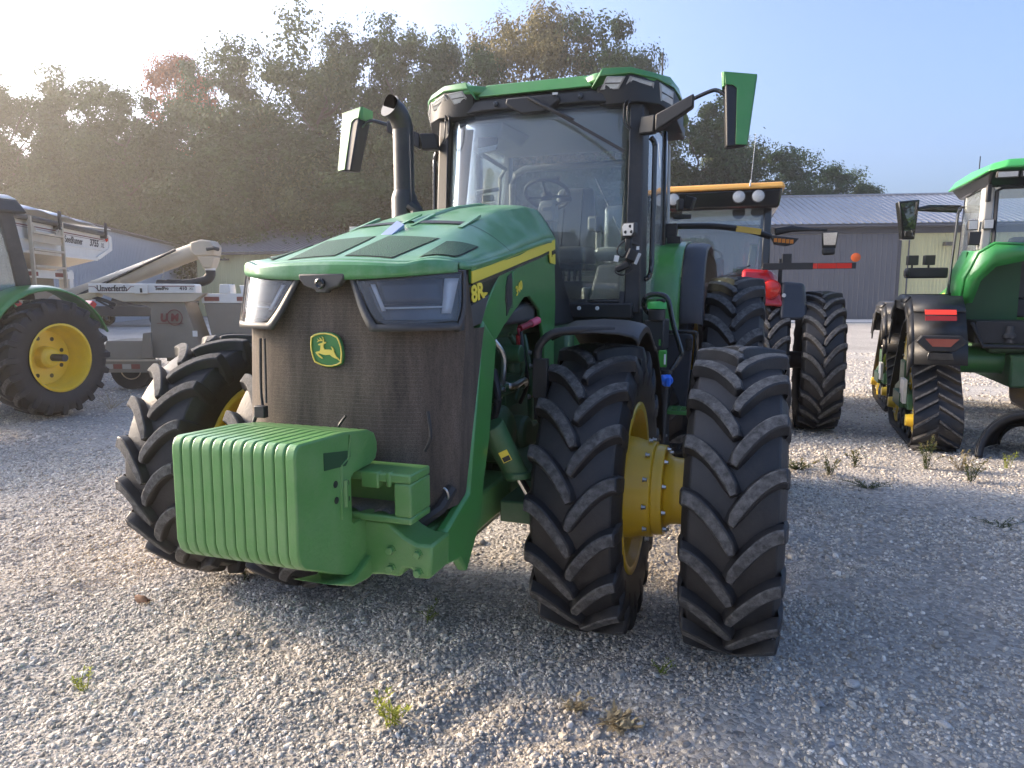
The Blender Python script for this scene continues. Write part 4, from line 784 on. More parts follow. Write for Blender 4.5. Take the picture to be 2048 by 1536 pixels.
# ---- front fenders: thin black shells curving over and down behind the inner tires
for s in (1, -1):
    pts = [(-0.34, 1.652), (-0.27, 1.676), (-0.10, 1.705), (0.06, 1.690), (0.22, 1.625), (0.40, 1.545), (0.57, 1.425), (0.71, 1.27), (0.80, 1.08), (0.845, 0.90)]
    P = smooth_path([(0, y, z) for y, z in pts], 3)
    b = MB()
    def fen(u, v):
        p = P[min(int(round(u * (len(P) - 1))), len(P) - 1)]; w = [0.685, 0.75, 0.90, 1.03, 1.10, 1.125, 1.130][int(round(v * 6))]; d = [-0.035, -0.004, 0.006, 0.0, -0.014, -0.03, -0.06][int(round(v * 6))]
        return (s * w, p.y + d * 0.6 * max(0, min(1, (p.y + 0.1) * 1.5)), p.z + d * (1 if p.y < 0.4 else 0.4))
    b.grid(fen, len(P) - 1, 6); fe = b.build('front_fender', BLK, T, solid=-0.012, sharp=40)
    b = MB(); b.tube(smooth_path([(s * 1.0, -0.28, 1.665), (s * 0.80, -0.33, 1.66), (s * 0.70, -0.37, 1.645), (s * 0.635, -0.38, 1.58), (s * 0.628, -0.38, 1.50)], 4), 0.022, 10); b.box((s * 0.645, -0.38, 1.42), (0.075, 0.05, 0.20)); b.span(s * 0.60, s * 0.68, -0.36, -0.2, 1.2, 1.35); b.build('fender_bracket', BLK, fe, bevel=0.004)

# ---- cab
def post(name, bot, top, m, bevel=0.012):
    return MB().hexa(bot, top).build(name, m, T, bevel=bevel)
for s in (1, -1):
    q = lambda a: a if s > 0 else a[::-1]
    post('cab_front_pillar', q([(s * .730, 1.50, 1.70), (s * .845, 1.53, 1.70), (s * .87, 1.70, 1.70), (s * .78, 1.70, 1.70)]), q([(s * .728, 1.61, 3.28), (s * .825, 1.65, 3.28), (s * .845, 1.80, 3.28), (s * .76, 1.80, 3.28)]), PILL)
    b = MB(); b.tube(smooth_path([(s * .875, 1.70, 3.0), (s * .90, 1.72, 2.96), (s * .905, 1.72, 2.85), (s * .905, 1.70, 2.2), (s * .90, 1.68, 2.0), (s * .86, 1.66, 1.95)], 5), 0.020, 8); b.build('grab_bar', BLKG, T)
    post('cab_middle_pillar', q([(s * .84, 2.60, 1.70), (s * .90, 2.60, 1.70), (s * .90, 2.70, 1.70), (s * .84, 2.70, 1.70)]), q([(s * .83, 2.55, 3.25), (s * .89, 2.55, 3.25), (s * .89, 2.64, 3.25), (s * .83, 2.64, 3.25)]), BLKG)
    post('cab_rear_pillar', q([(s * .78, 3.20, 1.70), (s * .86, 3.20, 1.70), (s * .86, 3.32, 1.70), (s * .78, 3.32, 1.70)]), q([(s * .76, 3.20, 3.25), (s * .84, 3.20, 3.25), (s * .84, 3.32, 3.25), (s * .76, 3.32, 3.25)]), TRIM)
    MB().hexa(q([(s * .858, 1.72, 1.80), (s * .864, 1.72, 1.80), (s * .874, 2.59, 1.80), (s * .868, 2.59, 1.80)]), q([(s * .838, 1.81, 3.24), (s * .844, 1.81, 3.24), (s * .868, 2.54, 3.24), (s * .862, 2.54, 3.24)])).build('door_glass', GLASS, T)
    MB().hexa(q([(s * .868, 2.71, 1.95), (s * .874, 2.71, 1.95), (s * .834, 3.19, 1.95), (s * .828, 3.19, 1.95)]), q([(s * .858, 2.65, 3.24), (s * .864, 2.65, 3.24), (s * .814, 3.19, 3.24), (s * .808, 3.19, 3.24)])).build('side_glass', GLASS, T)
    # inner trim behind the windshield: cream paints its sunlit side, grey the reflecting one
    MB().hexa(q([(s * .66, 1.70, 2.25), (s * .725, 1.70, 2.25), (s * .725, 1.78, 2.25), (s * .66, 1.78, 2.25)]), q([(s * .685, 1.74, 3.0), (s * .72, 1.74, 3.0), (s * .72, 1.80, 3.0), (s * .685, 1.80, 3.0)])).build('pillar_trim', (mat('cream_trim', (0.55, 0.53, 0.42), 0.6) if s > 0 else TRIM), T, bevel=0.012)
def wsy(x, z): return 1.605 - 0.05 * (x / 0.73) ** 0 + (0.125 * (z - 2.4) / 0.9 if z > 2.4 else 0) + 0.10 * (x / 0.73) ** 4 - 0.09
MB().grid(lambda u, v: (lambda x, z: (x, wsy(x, z), z))(-0.728 + 1.456 * u, 1.775 + 1.52 * v), 18, 10).build('windshield', GLASS, T, solid=0.006)
b = MB(); b.span(-0.80, 0.80, 1.46, 1.54, 1.66, 1.775); b.span(-0.87, 0.87, 1.545, 3.3, 1.60, 1.73); cb = b.build('cab_floor', BLK, T, bevel=0.012)
b = MB(); b.prism([(1.48, 1.775), (1.52, 1.775), (1.54, 1.86), (1.50, 1.86)], 'x', 0.70, 0.735); b.build('window_seal', BLK, T)
b = MB(); b.tube([(0.17, 1.497, 2.20), (0.175, 1.497, 1.93), (0.215, 1.497, 1.82), (0.28, 1.497, 1.79), (0.73, 1.497, 1.785)], 0.011, 6); b.build('window_frame', DGREY, T)
for k in range(2): b = MB(); b.lathe([(0, .016), (-.012, .014)], (0.40 + 0.14 * k, 1.458, 1.735), 'y', 12); b.build('washer_nozzle', PAPER, T)
# cowl behind the hood
b = MB(); b.hexa([(-.36, .78, 1.62), (.36, .78, 1.62), (.36, 1.50, 1.62), (-.36, 1.50, 1.62)], [(-.24, .78, 2.25), (.24, .78, 2.25), (.20, 1.44, 2.24), (-.20, 1.44, 2.24)]); b.build('cowl', BLK, T, bevel=0.02)
# roof: green cap with two raised lamp pods, black underside
def plan(s_): return [(0, 1.60), (.40, 1.585), (.46, 1.535), (.52, 1.515), (.72, 1.56), (.90, 1.66), (1.0, 1.80), (1.03, 2.1), (1.02, 3.1), (.93, 3.36), (.5, 3.42), (0, 3.44)]
full = plan(1) + [(-x, y) for x, y in plan(1)[::-1] if x > 0]
b = MB(); b.prism(full, 'z', 3.385, 3.452); roof = b.build('roof', GREEN, T, bevel=0.018, seg=3)
b = MB(); b.hexa([(-.46, 1.548, 3.366), (.46, 1.548, 3.366), (.44, 1.62, 3.37), (-.44, 1.62, 3.37)], [(-.40, 1.60, 3.462), (.40, 1.60, 3.462), (.40, 1.70, 3.462), (-.40, 1.70, 3.462)]); b.build('roof_visor', GREEN, roof, bevel=0.008)
for s in (1, -1):
    q = lambda a: a if s > 0 else a[::-1]
    lo = [(s * .455, 1.515, 3.335), (s * .52, 1.505, 3.425), (s * .74, 1.545, 3.432), (s * .92, 1.66, 3.405), (s * 1.025, 1.83, 3.375), (s * 1.045, 2.15, 3.38), (s * 1.04, 3.0, 3.385), (s * .9, 3.0, 3.40), (s * .56, 2.4, 3.40), (s * .46, 1.75, 3.40)]
    hi = [(s * .47, 1.52, 3.372), (s * .535, 1.515, 3.478), (s * .74, 1.56, 3.478), (s * .91, 1.68, 3.452), (s * 1.0, 1.85, 3.42), (s * 1.02, 2.15, 3.44), (s * 1.0, 3.0, 3.45), (s * .9, 3.0, 3.475), (s * .60, 2.4, 3.485), (s * .52, 1.75, 3.482)]
    MB().hexa(q(lo), q(hi)).build('roof_pod', GREEN, roof, bevel=0.006)
    # black lamp housing under the pod
    lo = [(s * .50, 1.60, 3.235), (s * .62, 1.56, 3.225), (s * .80, 1.585, 3.235), (s * .94, 1.72, 3.235), (s * 1.02, 1.92, 3.20), (s * 1.03, 2.5, 3.18), (s * .85, 2.5, 3.22), (s * .6, 1.9, 3.24)]
    hi = [(s * .48, 1.53, 3.385), (s * .53, 1.52, 3.425), (s * .74, 1.56, 3.430), (s * .915, 1.675, 3.403), (s * 1.018, 1.84, 3.373), (s * 1.03, 2.5, 3.383), (s * .85, 2.5, 3.384), (s * .6, 1.9, 3.384)]
    MB().hexa(q(lo), q(hi)).build('lamp_housing', BLK, roof, bevel=0.008)
    def lamp(pts, name='work_light'):
        M_ = [Vector((s * x, y, z)) for x, y, z in pts]; c = sum(M_, Vector()) / 4; nrm = (M_[1] - M_[0]).cross(M_[3] - M_[0]).normalized()
        if nrm.y > 0: nrm = -nrm
        b = MB(); b.hexa([p + nrm * -0.01 for p in M_], [p + nrm * 0.010 for p in M_]); o = b.build(name, mat('lamp_frame', (0.33, 0.33, 0.32), 0.35, metal=0.4), roof, bevel=0.003)
        b = MB(); I = [c + (p - c) * 0.80 for p in M_]
        b.hexa([p + nrm * 0.0105 for p in I], [p + nrm * 0.0125 for p in I]); b.build('lens', LAMPW, o)
        b = MB(); I1 = [I[0].lerp(I[3], .46), I[1].lerp(I[2], .46), I[1].lerp(I[2], .56), I[0].lerp(I[3], .56)]; b.hexa([p + nrm * 0.0126 for p in I1], [p + nrm * 0.0165 for p in I1]); b.build('divider', DGREY, o)
    lamp([(.515, 1.556, 3.335), (.655, 1.556, 3.328), (.705, 1.540, 3.408), (.572, 1.520, 3.415)])
    lamp([(.690, 1.572, 3.345), (.885, 1.672, 3.325), (.895, 1.660, 3.382), (.735, 1.556, 3.412)])
    lamp([(.930, 1.720, 3.26), (1.003, 1.885, 3.25), (1.010, 1.84, 3.35), (.925, 1.690, 3.385)])
b = MB(); b.prism([(-.95, 1.75), (-.70, 1.62), (-.4, 1.60), (.4, 1.60), (.70, 1.62), (.95, 1.75), (.98, 3.2), (-.98, 3.2)], 'z', 3.27, 3.384); b.build('roof_underside', BLK, T, bevel=0.02)
b = MB(); b.hexa([(-.60, 1.575, 3.245), (-.42, 1.545, 3.255), (.42, 1.545, 3.255), (.60, 1.575, 3.245), (.60, 1.66, 3.24), (-.60, 1.66, 3.24)], [(-.60, 1.57, 3.34), (-.42, 1.56, 3.345), (.42, 1.56, 3.345), (.60, 1.57, 3.34), (.60, 1.66, 3.34), (-.60, 1.66, 3.34)]); b.build('roof_front_panel', BLK, T, bevel=0.012)
b = MB(); b.prism([(-.20, 3.325), (.20, 3.325), (.22, 3.28), (.15, 3.225), (.10, 3.20), (-.08, 3.20), (-.14, 3.235), (-.21, 3.28)], 'y', 1.50, 1.57); b.build('wiper_motor_cover', BLK, T, bevel=0.012)
for x in (-.30, .37): b = MB(); b.lathe([(0, .022), (-.012, .02), (-.014, 0.0)], (x, 1.545, 3.30), 'y', 16); b.build('sensor_knob', BLKG, T)
b = MB(); b.span(.17, .21, 1.485, 1.50, 3.312, 3.328); b.build('roof_marker', LAMPW, T)
b = MB(); b.tube([(-.02, 1.49, 3.31), (.10, 1.47, 3.24), (.34, 1.465, 3.115)], [.017, .013, .010], 8); wp = b.build('wiper', BLK, T)
b = MB(); b.box((.40, 1.475, 3.06), (.74, .010, .022), ry=R_(31)); b.build('wiper_blade', BLK, wp)
for s in (1, -1):
    b = MB(); b.tube(smooth_path([(s * .735, 1.60, 3.27), (s * .70, 1.55, 3.22), (s * .70, 1.54, 3.10), (s * .74, 1.54, 3.03)], 5), .006, 6); b.tube(smooth_path([(s * .75, 1.59, 3.27), (s * .725, 1.54, 3.20), (s * .73, 1.53, 3.08), (s * .76, 1.55, 3.04)], 5), .006, 6); b.build('lamp_cable', BLK, T)
    # mirrors
    q = lambda a: a if s > 0 else a[::-1]
    b = MB(); b.hexa(q([(s * .80, 1.56, 3.00), (s * .92, 1.50, 2.99), (s * .94, 1.56, 2.99), (s * .82, 1.64, 3.0)]), q([(s * .82, 1.54, 3.12), (s * .93, 1.48, 3.115), (s * .95, 1.54, 3.115), (s * .82, 1.62, 3.12)])); b.hexa(q([(s * .93, 1.48, 2.995), (s * 1.20, 1.44, 3.135), (s * 1.20, 1.51, 3.135), (s * .95, 1.56, 2.995)]), q([(s * .93, 1.48, 3.115), (s * 1.20, 1.44, 3.225), (s * 1.20, 1.51, 3.225), (s * .95, 1.56, 3.115)]))
    arm = b.build('mirror_arm', BLK, T, bevel=.012)
    b = MB(); b.tube(smooth_path([(s * 1.16, 1.475, 3.18), (s * 1.30, 1.45, 3.225), (s * 1.36, 1.44, 3.225), (s * 1.43, 1.42, 3.17)], 5), .014, 10); b.build('mirror_stalk', BLKG, arm)
    lo = [(s * 1.435, 1.27, 2.815), (s * 1.565, 1.30, 2.825), (s * 1.55, 1.40, 2.83), (s * 1.42, 1.40, 2.82)]; hi = [(s * 1.405, 1.40, 3.325), (s * 1.605, 1.46, 3.305), (s * 1.59, 1.57, 3.305), (s * 1.385, 1.54, 3.325)]
    mr = MB().hexa(q(lo), q(hi)).build('mirror', BLK, T, bevel=.012)
    def mp(u, v, off=0):   # point on the front face, u inner->outer, v bottom->top
        a = [Vector(p) for p in (lo[0], lo[1], hi[1], hi[0])]; return (a[0].lerp(a[1], u)).lerp(a[3].lerp(a[2], u), v) + Vector((0, -off, 0))
    def shell(poly): return q([mp(u, v, .004) for u, v in poly])
    g1 = [(.0, .84), (.26, .84), (.40, .80), (.46, .02), (1.0, .0), (1.0, 1.0), (0, 1.0)]
    b = MB(); f_ = [mp(u, v, .011) for u, v in g1]; k_ = [mp(u, v, -.002) for u, v in g1]; b.hexa(q(k_), q(f_))
    b.hexa(q([(s * 1.567, 1.295, 2.83), (s * 1.571, 1.30, 2.83), (s * 1.556, 1.40, 2.835), (s * 1.552, 1.40, 2.835)]), q([(s * 1.607, 1.455, 3.305), (s * 1.613, 1.46, 3.305), (s * 1.598, 1.57, 3.305), (s * 1.592, 1.57, 3.305)]))
    b.hexa(q([(s * 1.386, 1.395, 3.235), (s * 1.40, 1.385, 3.235), (s * 1.60, 1.45, 3.235), (s * 1.60, 1.575, 3.235), (s * 1.385, 1.545, 3.235)]), q([(s * 1.380, 1.395, 3.332), (s * 1.40, 1.385, 3.332), (s * 1.612, 1.45, 3.312), (s * 1.597, 1.58, 3.312), (s * 1.378, 1.548, 3.332)]))
    b.build('mirror_shell', GREEN, mr, bevel=.004)
    b = MB(); b.hexa(q([(s * 1.43, 1.404, 2.84), (s * 1.54, 1.404, 2.84), (s * 1.58, 1.574, 3.28), (s * 1.40, 1.548, 3.28)]), q([(s * 1.43, 1.408, 2.84), (s * 1.54, 1.408, 2.84), (s * 1.58, 1.578, 3.28), (s * 1.40, 1.552, 3.28)])); b.build('mirror_glass', MIRR, mr)
# exhaust stack on the right-hand side
b = MB(); P = smooth_path([(-.75, .86, 1.75), (-.75, .86, 2.55), (-.75, .86, 2.60)], 2)
b.tube([(-.75, .86, 1.5), (-.75, .86, 2.52), (-.75, .86, 2.545), (-.75, .86, 2.575)], [.093, .093, .086, .074], 28); b.tube(smooth_path([(-.75, .86, 2.56), (-.75, .86, 2.95), (-.752, .848, 3.03), (-.765, .81, 3.095), (-.79, .745, 3.135)], 5), [.074] * 19 + [.078, .082], 28)
ex = b.build('exhaust_stack', mat('matte_black_exhaust', (0.016, 0.016, 0.017), 0.38, vary=0.2, dust=0.15), T)
b = MB(); d = Vector((-.50, -.86, .05)).normalized(); c = Vector((-.79, .745, 3.135)); b.tube([c - d * .02, c + d * .006], [.07, .074], 28); b.build('exhaust_bore', mat('bore_shade', (0.004, 0.004, 0.004), 0.9, spec=0.0), ex)  # near-black disc capping the pipe; its colour stands in for shade inside
b = MB(); b.tube([(-.66, .80, 2.45), (-.665, .80, 2.95)], .006, 6); b.tube([(-.62, .80, 1.6), (-.62, .80, 2.42), (-.66, .80, 2.47)], .05, 10); b.build('exhaust_shield', BLK, ex)
b = MB(); b.tube(smooth_path([(-.64, .55, 2.0), (-.72, .5, 2.2), (-.70, .55, 2.33), (-.60, .6, 2.38)], 5), .008, 6); b.build('cable_loop', BLK, T)
for (x, y, z) in ((-.80, .30, 2.24), (-.92, -.35, 2.02)):
    b = MB(); b.box((x, y, z), (.10, .05, .075)); wl = b.build('side_work_light', BLK, T, bevel=.006); b = MB(); b.box((x, y - .027, z), (.085, .008, .062)); b.build('lens', LAMPW, wl)
    b = MB(); b.tube([(x + .02, y + .02, z - .03), (x + .25, y + .1, z - .18)], .012, 8); b.build('lamp_bracket', BLK, wl)
# work lights at the left pillar
def cube_lamp(c, rz, w=.105, h=.10):
    b = MB(); M = Matrix.Rotation(rz, 3, 'Z'); f3 = lambda x, y, z: tuple(Vector(c) + M @ Vector((x, y, z)))
    pl = [(-w / 2, h * .25), (-w * .32, h / 2), (w / 2, h / 2), (w / 2, -h * .25), (w * .32, -h / 2), (-w / 2 + .01, -h / 2)]
    b.hexa([f3(x, .03, z) for x, z in pl], [f3(x, -.03, z) for x, z in pl]); o = b.build('pillar_work_light', DGREY, T, bevel=.006)
    b = MB(); b.hexa([f3(x * .84, -.031, z * .84) for x, z in pl], [f3(x * .84, -.034, z * .84) for x, z in pl]); b.build('lens', LAMPW, o)
    b = MB()
    for x, z in ((.012, .022), (-.024, -.018), (.022, -.018)): b.lathe([(-.035, .012), (-.037, .012)], f3(x, 0, z), 'y', 12)
    b.build('led', BLK, o); b = MB(); b.tube([f3(0, .02, -.04), f3(0, .03, -.09), f3(.04, .08, -.11)], .012, 8); b.build('lamp_bracket', BLK, o)
cube_lamp((.775, 1.43, 2.305), -.25)
b = MB(); b.box((.80, 1.44, 2.12), (.09, .08, .09), rz=.3, ry=.4); b.box((.73, 1.45, 2.04), (.11, .06, .05), ry=-.4); b.box((.765, 1.46, 2.20), (.05, .05, .10)); lw = b.build('lower_work_light', BLK, T, bevel=.012)
b = MB(); b.box((.838, 1.412, 2.095), (.022, .05, .085), rz=.3, ry=.4); b.build('lens', LAMPW, lw)
b = MB(); b.tube(smooth_path([(.75, 1.45, 2.24), (.70, 1.43, 2.19), (.69, 1.43, 2.14), (.73, 1.43, 2.11), (.76, 1.44, 2.16)], 5), .006, 6); b.tube(smooth_path([(.69, 1.43, 2.05), (.68, 1.42, 2.0), (.74, 1.42, 1.98), (.80, 1.45, 2.02)], 5), .006, 6); b.build('lamp_cable', BLK, T)
b = MB(); b.box((.685, 1.42, 2.10), (.035, .004, .045), ry=.2); b.box((.835, 1.455, 2.175), (.02, .004, .025)); b.build('paper_tag', PAPER, T)
# rear window frame, rear panel
b = MB(); b.tube([(-.74, 3.22, 2.0), (-.74, 3.22, 2.95), (-.70, 3.22, 3.05), (-.60, 3.22, 3.10), (.60, 3.22, 3.10), (.70, 3.22, 3.05), (.74, 3.22, 2.95), (.74, 3.22, 2.0)], .035, 8); b.span(-.78, .78, 3.19, 3.25, 1.73, 2.02); b.build('rear_window_frame', TRIM, T)
MB().span(-.72, .72, 3.24, 3.246, 2.02, 3.08).build('rear_glass', GLASS, T)
b = MB(); b.tube([(-.55, 1.85, 3.0), (-.56, 2.5, 2.98), (-.62, 2.52, 2.9), (-.64, 2.52, 2.3), (-.60, 1.9, 2.25)], .02, 8); b.build('side_window_trim', TRIM, T)
b = MB(); b.span(-.78, .78, 1.72, 3.2, 3.21, 3.268); b.hexa([(-.70, 1.75, 3.08), (-.35, 1.75, 3.10), (-.30, 2.2, 3.10), (-.70, 2.2, 3.05)], [(-.70, 1.72, 3.209), (-.30, 1.72, 3.209), (-.25, 2.3, 3.209), (-.70, 2.3, 3.209)]); b.build('headliner', TRIM, T, bevel=.02)
b = MB(); b.box((-.45, 1.76, 3.06), (.17, .03, .09), ry=.1); b.build('inside_mirror', TRIMD, T, bevel=.01); b = MB(); b.prism([(-.53, 3.02), (-.36, 3.04), (-.375, 3.0), (-.52, 2.975)], 'y', 1.742, 1.746); b.build('inside_mirror_glass', LAMPW, T)
# seats, steering column, controls
b = MB(); b.hexa([(-.20, 2.62, 2.22), (.28, 2.62, 2.22), (.26, 2.74, 2.22), (-.18, 2.74, 2.22)], [(-.14, 2.75, 2.82), (.22, 2.75, 2.82), (.20, 2.85, 2.82), (-.12, 2.85, 2.82)]); seat = b.build('operator_seat', LEATH, T, bevel=.05, seg=4)
b = MB(); b.hexa([(-.22, 2.10, 2.10), (.30, 2.10, 2.10), (.28, 2.65, 2.10), (-.20, 2.65, 2.10)], [(-.20, 2.08, 2.24), (.28, 2.08, 2.24), (.26, 2.66, 2.26), (-.18, 2.66, 2.26)]); b.build('seat_cushion', LEATH, seat, bevel=.04, seg=4)
b = MB()
for sx_ in (-.05, .12): b.tube([(sx_ + .0, 2.60, 2.28), (sx_ + .0, 2.735, 2.80)], .008, 6)
b.build('seat_seam', TRIMD, seat)
b = MB(); b.span(-.20, .26, 2.2, 2.6, 1.73, 1.95)
for k in range(9): b.span(-.18 + k * .05, -.155 + k * .05, 2.17, 2.2, 1.95, 2.08)
b.span(-.22, .28, 2.15, 2.62, 2.05, 2.10); b.build('seat_base', TRIMD, seat, bevel=.01)
b = MB(); b.box((.33, 2.45, 2.28), (.05, .06, .26)); b.box((.315, 2.38, 2.45), (.12, .10, .12)); b.build('control_console', TRIM, T, bevel=.02); b = MB(); b.box((.355, 2.36, 2.44), (.06, .10, .14)); b.build('control_screen', TRIMD, T, bevel=.01)
b = MB(); b.span(.36, .62, 2.5, 2.66, 2.2, 2.62); b.span(.34, .64, 2.2, 2.65, 2.12, 2.24); bs = b.build('passenger_seat', PLAST, T, bevel=.05, seg=3)
b = MB(); b.hexa([(.33, 2.0, 1.73), (.62, 2.0, 1.73), (.62, 2.3, 1.73), (.33, 2.3, 1.73)], [(.40, 2.08, 2.08), (.62, 2.08, 2.10), (.62, 2.3, 2.1), (.40, 2.3, 2.08)]); b.span(.28, .335, 2.02, 2.25, 1.73, 1.90); b.build('step_console', TRIM, T, bevel=.03, seg=3)
b = MB(); b.hexa([(-.02, 1.70, 1.75), (.16, 1.70, 1.75), (.16, 1.92, 1.75), (-.02, 1.92, 1.75)], [(-.03, 1.86, 2.56), (.07, 1.86, 2.56), (.07, 1.98, 2.56), (-.03, 1.98, 2.56)]); b.hexa([(-.07, 1.80, 2.42), (.10, 1.80, 2.42), (.10, 1.98, 2.42), (-.07, 1.98, 2.42)], [(-.05, 1.90, 2.60), (.08, 1.90, 2.60), (.08, 2.02, 2.62), (-.05, 2.02, 2.62)]); sc_ = b.build('steering_column', TRIM, T, bevel=.02)
c0 = Vector((-.005, 1.98, 2.66)); ax = Vector((0, .52, .85)).normalized(); e1 = Vector((1, 0, 0)); e2 = ax.cross(e1)
b = MB(); b.tube([c0 + e1 * .185 * math.cos(a) + e2 * .185 * math.sin(a) for a in [2 * math.pi * k / 32 for k in range(32)]], .0155, 8, closed=True)
for a in (.2, math.pi - .2, -math.pi / 2): b.tube([c0 - ax * .02, c0 + e1 * .18 * math.cos(a) + e2 * .18 * math.sin(a)], .013, 6)
b.tube([c0 - ax * .05, c0 + ax * .0], .045, 14); b.build('steering_wheel', TRIMD, sc_)
b = MB(); b.tube([(.07, 1.93, 2.56), (.15, 1.92, 2.60)], .008, 6); b.box((.17, 1.93, 2.605), (.09, .02, .03)); b.build('column_lever', BLK, sc_)
b = MB(); b.box((-.50, 1.88, 2.70), (.20, .03, .035), ry=-.1, rx=.5); b.box((-.50, 1.90, 2.64), (.10, .03, .05)); b.build('display_monitor', LAMPW, T, bevel=.006)
b = MB(); b.box((.1, 2.75, 1.80), (.26, .05, .08)); b.build('floor_pedals', TRIMD, T, bevel=.01)
b = MB(); b.tube([(.15, 3.1, 2.95), (.60, 2.2, 2.3)], .006, 6); b.build('seat_belt_strap', TRIM, T)
for x in (-.25, .55): b = MB(); b.lathe([(0, .035), (-.03, .03), (-.035, 0)], (x, 3.15, 2.97), 'y', 14); b.build('cab_speaker', TRIMD, T)
# rear fenders with grey extensions
for s in (1, -1):
    pts = smooth_path([(0, 2.16, 1.50), (0, 2.17, 1.78), (0, 2.22, 2.0), (0, 2.34, 2.16), (0, 2.55, 2.26), (0, 3.0, 2.32), (0, 3.5, 2.26), (0, 3.95, 2.0)], 4)
    n = len(pts) - 1
    b = MB(); b.grid(lambda u, v: (lambda p: (s * [.76, .80, 1.0, 1.075][int(round(v * 3))], p.y + [.05, 0, 0, .012][int(round(v * 3))], p.z))(pts[int(round(u * n))]), n, 3); b.build('rear_fender', GREEN, T, solid=-.02)
    pts2 = smooth_path([(0, 2.17, 1.60), (0, 2.165, 1.66), (0, 2.18, 1.80), (0, 2.23, 2.0), (0, 2.36, 2.15), (0, 2.55, 2.245), (0, 3.0, 2.30), (0, 3.5, 2.24), (0, 3.95, 1.98)], 4); n2 = len(pts2) - 1
    b = MB(); b.grid(lambda u, v: (lambda p: (s * [1.08, 1.10, 1.20, 1.255, 1.265][int(round(v * 4))], p.y + [0, -.004, 0, .03, .08][int(round(v * 4))], p.z - [0, 0, 0, .01, .03][int(round(v * 4))]))(pts2[int(round(u * n2))]), n2, 4); b.build('fender_extension', FGREY, T, solid=-.03, bevel=.006)
    # folding marker arm with yellow reflector and amber lamp
    b = MB(); b.tube(smooth_path([(s * .90, 2.75, 2.44), (s * 1.3, 2.8, 2.435), (s * 1.6, 2.85, 2.39), (s * 1.77, 2.88, 2.335)], 4), .040, 8, flat=.6); b.box((s * .93, 2.72, 2.40), (.11, .10, .12)); b.box((s * .96, 2.70, 2.31), (.12, .08, .07)); ma = b.build('marker_arm', BLK, T, bevel=.006)
    b = MB(); b.box((s * 1.585, 2.80, 2.392), (.21, .012, .05), ry=s * .16); b.build('yellow_reflector', mat('amber_reflector', (0.62, 0.40, 0.06), 0.35), ma)
    b = MB(); b.prism([(s * 1.76, 2.35), (s * 2.00, 2.315), (s * 1.96, 2.27), (s * 1.90, 2.255), (s * 1.80, 2.27)], 'y', 2.84, 2.93); al = b.build('amber_lamp', BLK, ma, bevel=.006)
    for k in range(5): MB().box((s * (1.81 + k * .033), 2.838, 2.305 - k * .004), (.027, .010, .034)).build('amber_led', AMB, al)
# cab mount box, tank, rails, steps
b = MB(); b.lathe([(0, .068), (.04, .068), (.05, .062), (.055, 0)], (.985, 1.45, 1.735), 'z', 26); cpn = b.build('filler_cap', mat('bright_green_cap', (0.05, 0.40, 0.08), 0.45), T)
b = MB(); b.tube([(.985, 1.42, 1.795), (1.01, 1.41, 1.80), (1.04, 1.41, 1.785)], .007, 6); b.tube([(1.02, 1.40, 1.80), (1.05, 1.40, 1.79)], .012, 6); b.build('cap_lock', BLK, cpn)
b = MB(); b.lathe([(0, .062), (.09, .062)], (.985, 1.45, 1.645), 'z', 24); b.span(.90, 1.045, 1.42, 1.75, 1.43, 1.655); b.span(.70, 1.03, 1.42, 1.9, .95, 1.42); b.build('fuel_tank_neck', BLK, T, bevel=.012)
b = MB(); b.span(1.01, 1.068, 1.40, 1.44, 1.31, 1.435); b.span(1.0, 1.03, 1.42, 1.46, 1.46, 1.52); vb = b.build('valve_block', mat('bright_green_box', (0.06, 0.30, 0.04), 0.45), T, bevel=.008); b = MB(); b.box((1.058, 1.397, 1.37), (.014, .003, .075)); b.build('paper_label', PAPER, vb)
b = MB(); b.tube([(1.06, 1.42, 1.235), (1.085, 1.38, 1.205)], [.045, .045], 12); b.box((1.09, 1.375, 1.205), (.03, .03, .06)); b.build('blue_filler_cap', BLUE, T, bevel=.006)
b = MB(); b.tube([(1.055, 1.43, 1.20), (1.05, 1.44, 1.14), (1.035, 1.45, .60)], [.04, .036, .03], 12); b.lathe([(0, .05), (.03, .05)], (1.06, 1.43, 1.26), 'z', 14); b.build('filler_neck', BLK, T)
b = MB(); b.tube(smooth_path([(.925, 1.55, 1.69), (.885, 1.52, 1.74), (.885, 1.5, 1.80), (.925, 1.5, 1.835), (1.01, 1.5, 1.835), (1.06, 1.5, 1.79), (1.10, 1.5, 1.62), (1.16, 1.5, 1.43), (1.155, 1.5, 1.38), (1.07, 1.47, 1.24)], 4), .019, 10); b.build('handrail', BLKG, T)
b = MB(); b.prism([(1.01, 1.53), (1.20, 1.535), (1.22, 1.51), (1.20, 1.15), (1.17, .90), (1.04, 1.18), (1.01, 1.30)], 'y', 1.80, 1.86); b.build('step_side_panel', FGREY, T, bevel=.012)
b = MB(); b.tube(smooth_path([(1.01, 1.78, 1.55), (1.22, 1.78, 1.55), (1.25, 1.78, 1.50), (1.235, 1.78, 1.2), (1.20, 1.78, .95)], 4), .016, 8); b.span(1.17, 1.215, 1.77, 1.80, 1.41, 1.50); b.build('step_handrail', BLKG, T)
for k, (z, y) in enumerate(((.97, 1.55), (.66, 1.60), (.40, 1.65))):
    b = MB(); b.span(1.06, 1.36, y, y + .03, z - .03, z)
    for j in range(5): b.span(1.06 + j * .07, 1.085 + j * .07, y + .031, y + .22, z - .015, z)
    b.span(1.06, 1.36, y + .221, y + .25, z - .03, z); b.build('step', GREEN if k == 0 else BLK, T, bevel=.003)
b = MB(); b.prism([(1.40, 1.25), (1.9, 1.25), (1.9, .35), (1.65, .30), (1.45, .8)], 'x', 1.03, 1.05); sp_ = b.build('step_bracket', BLK, T)
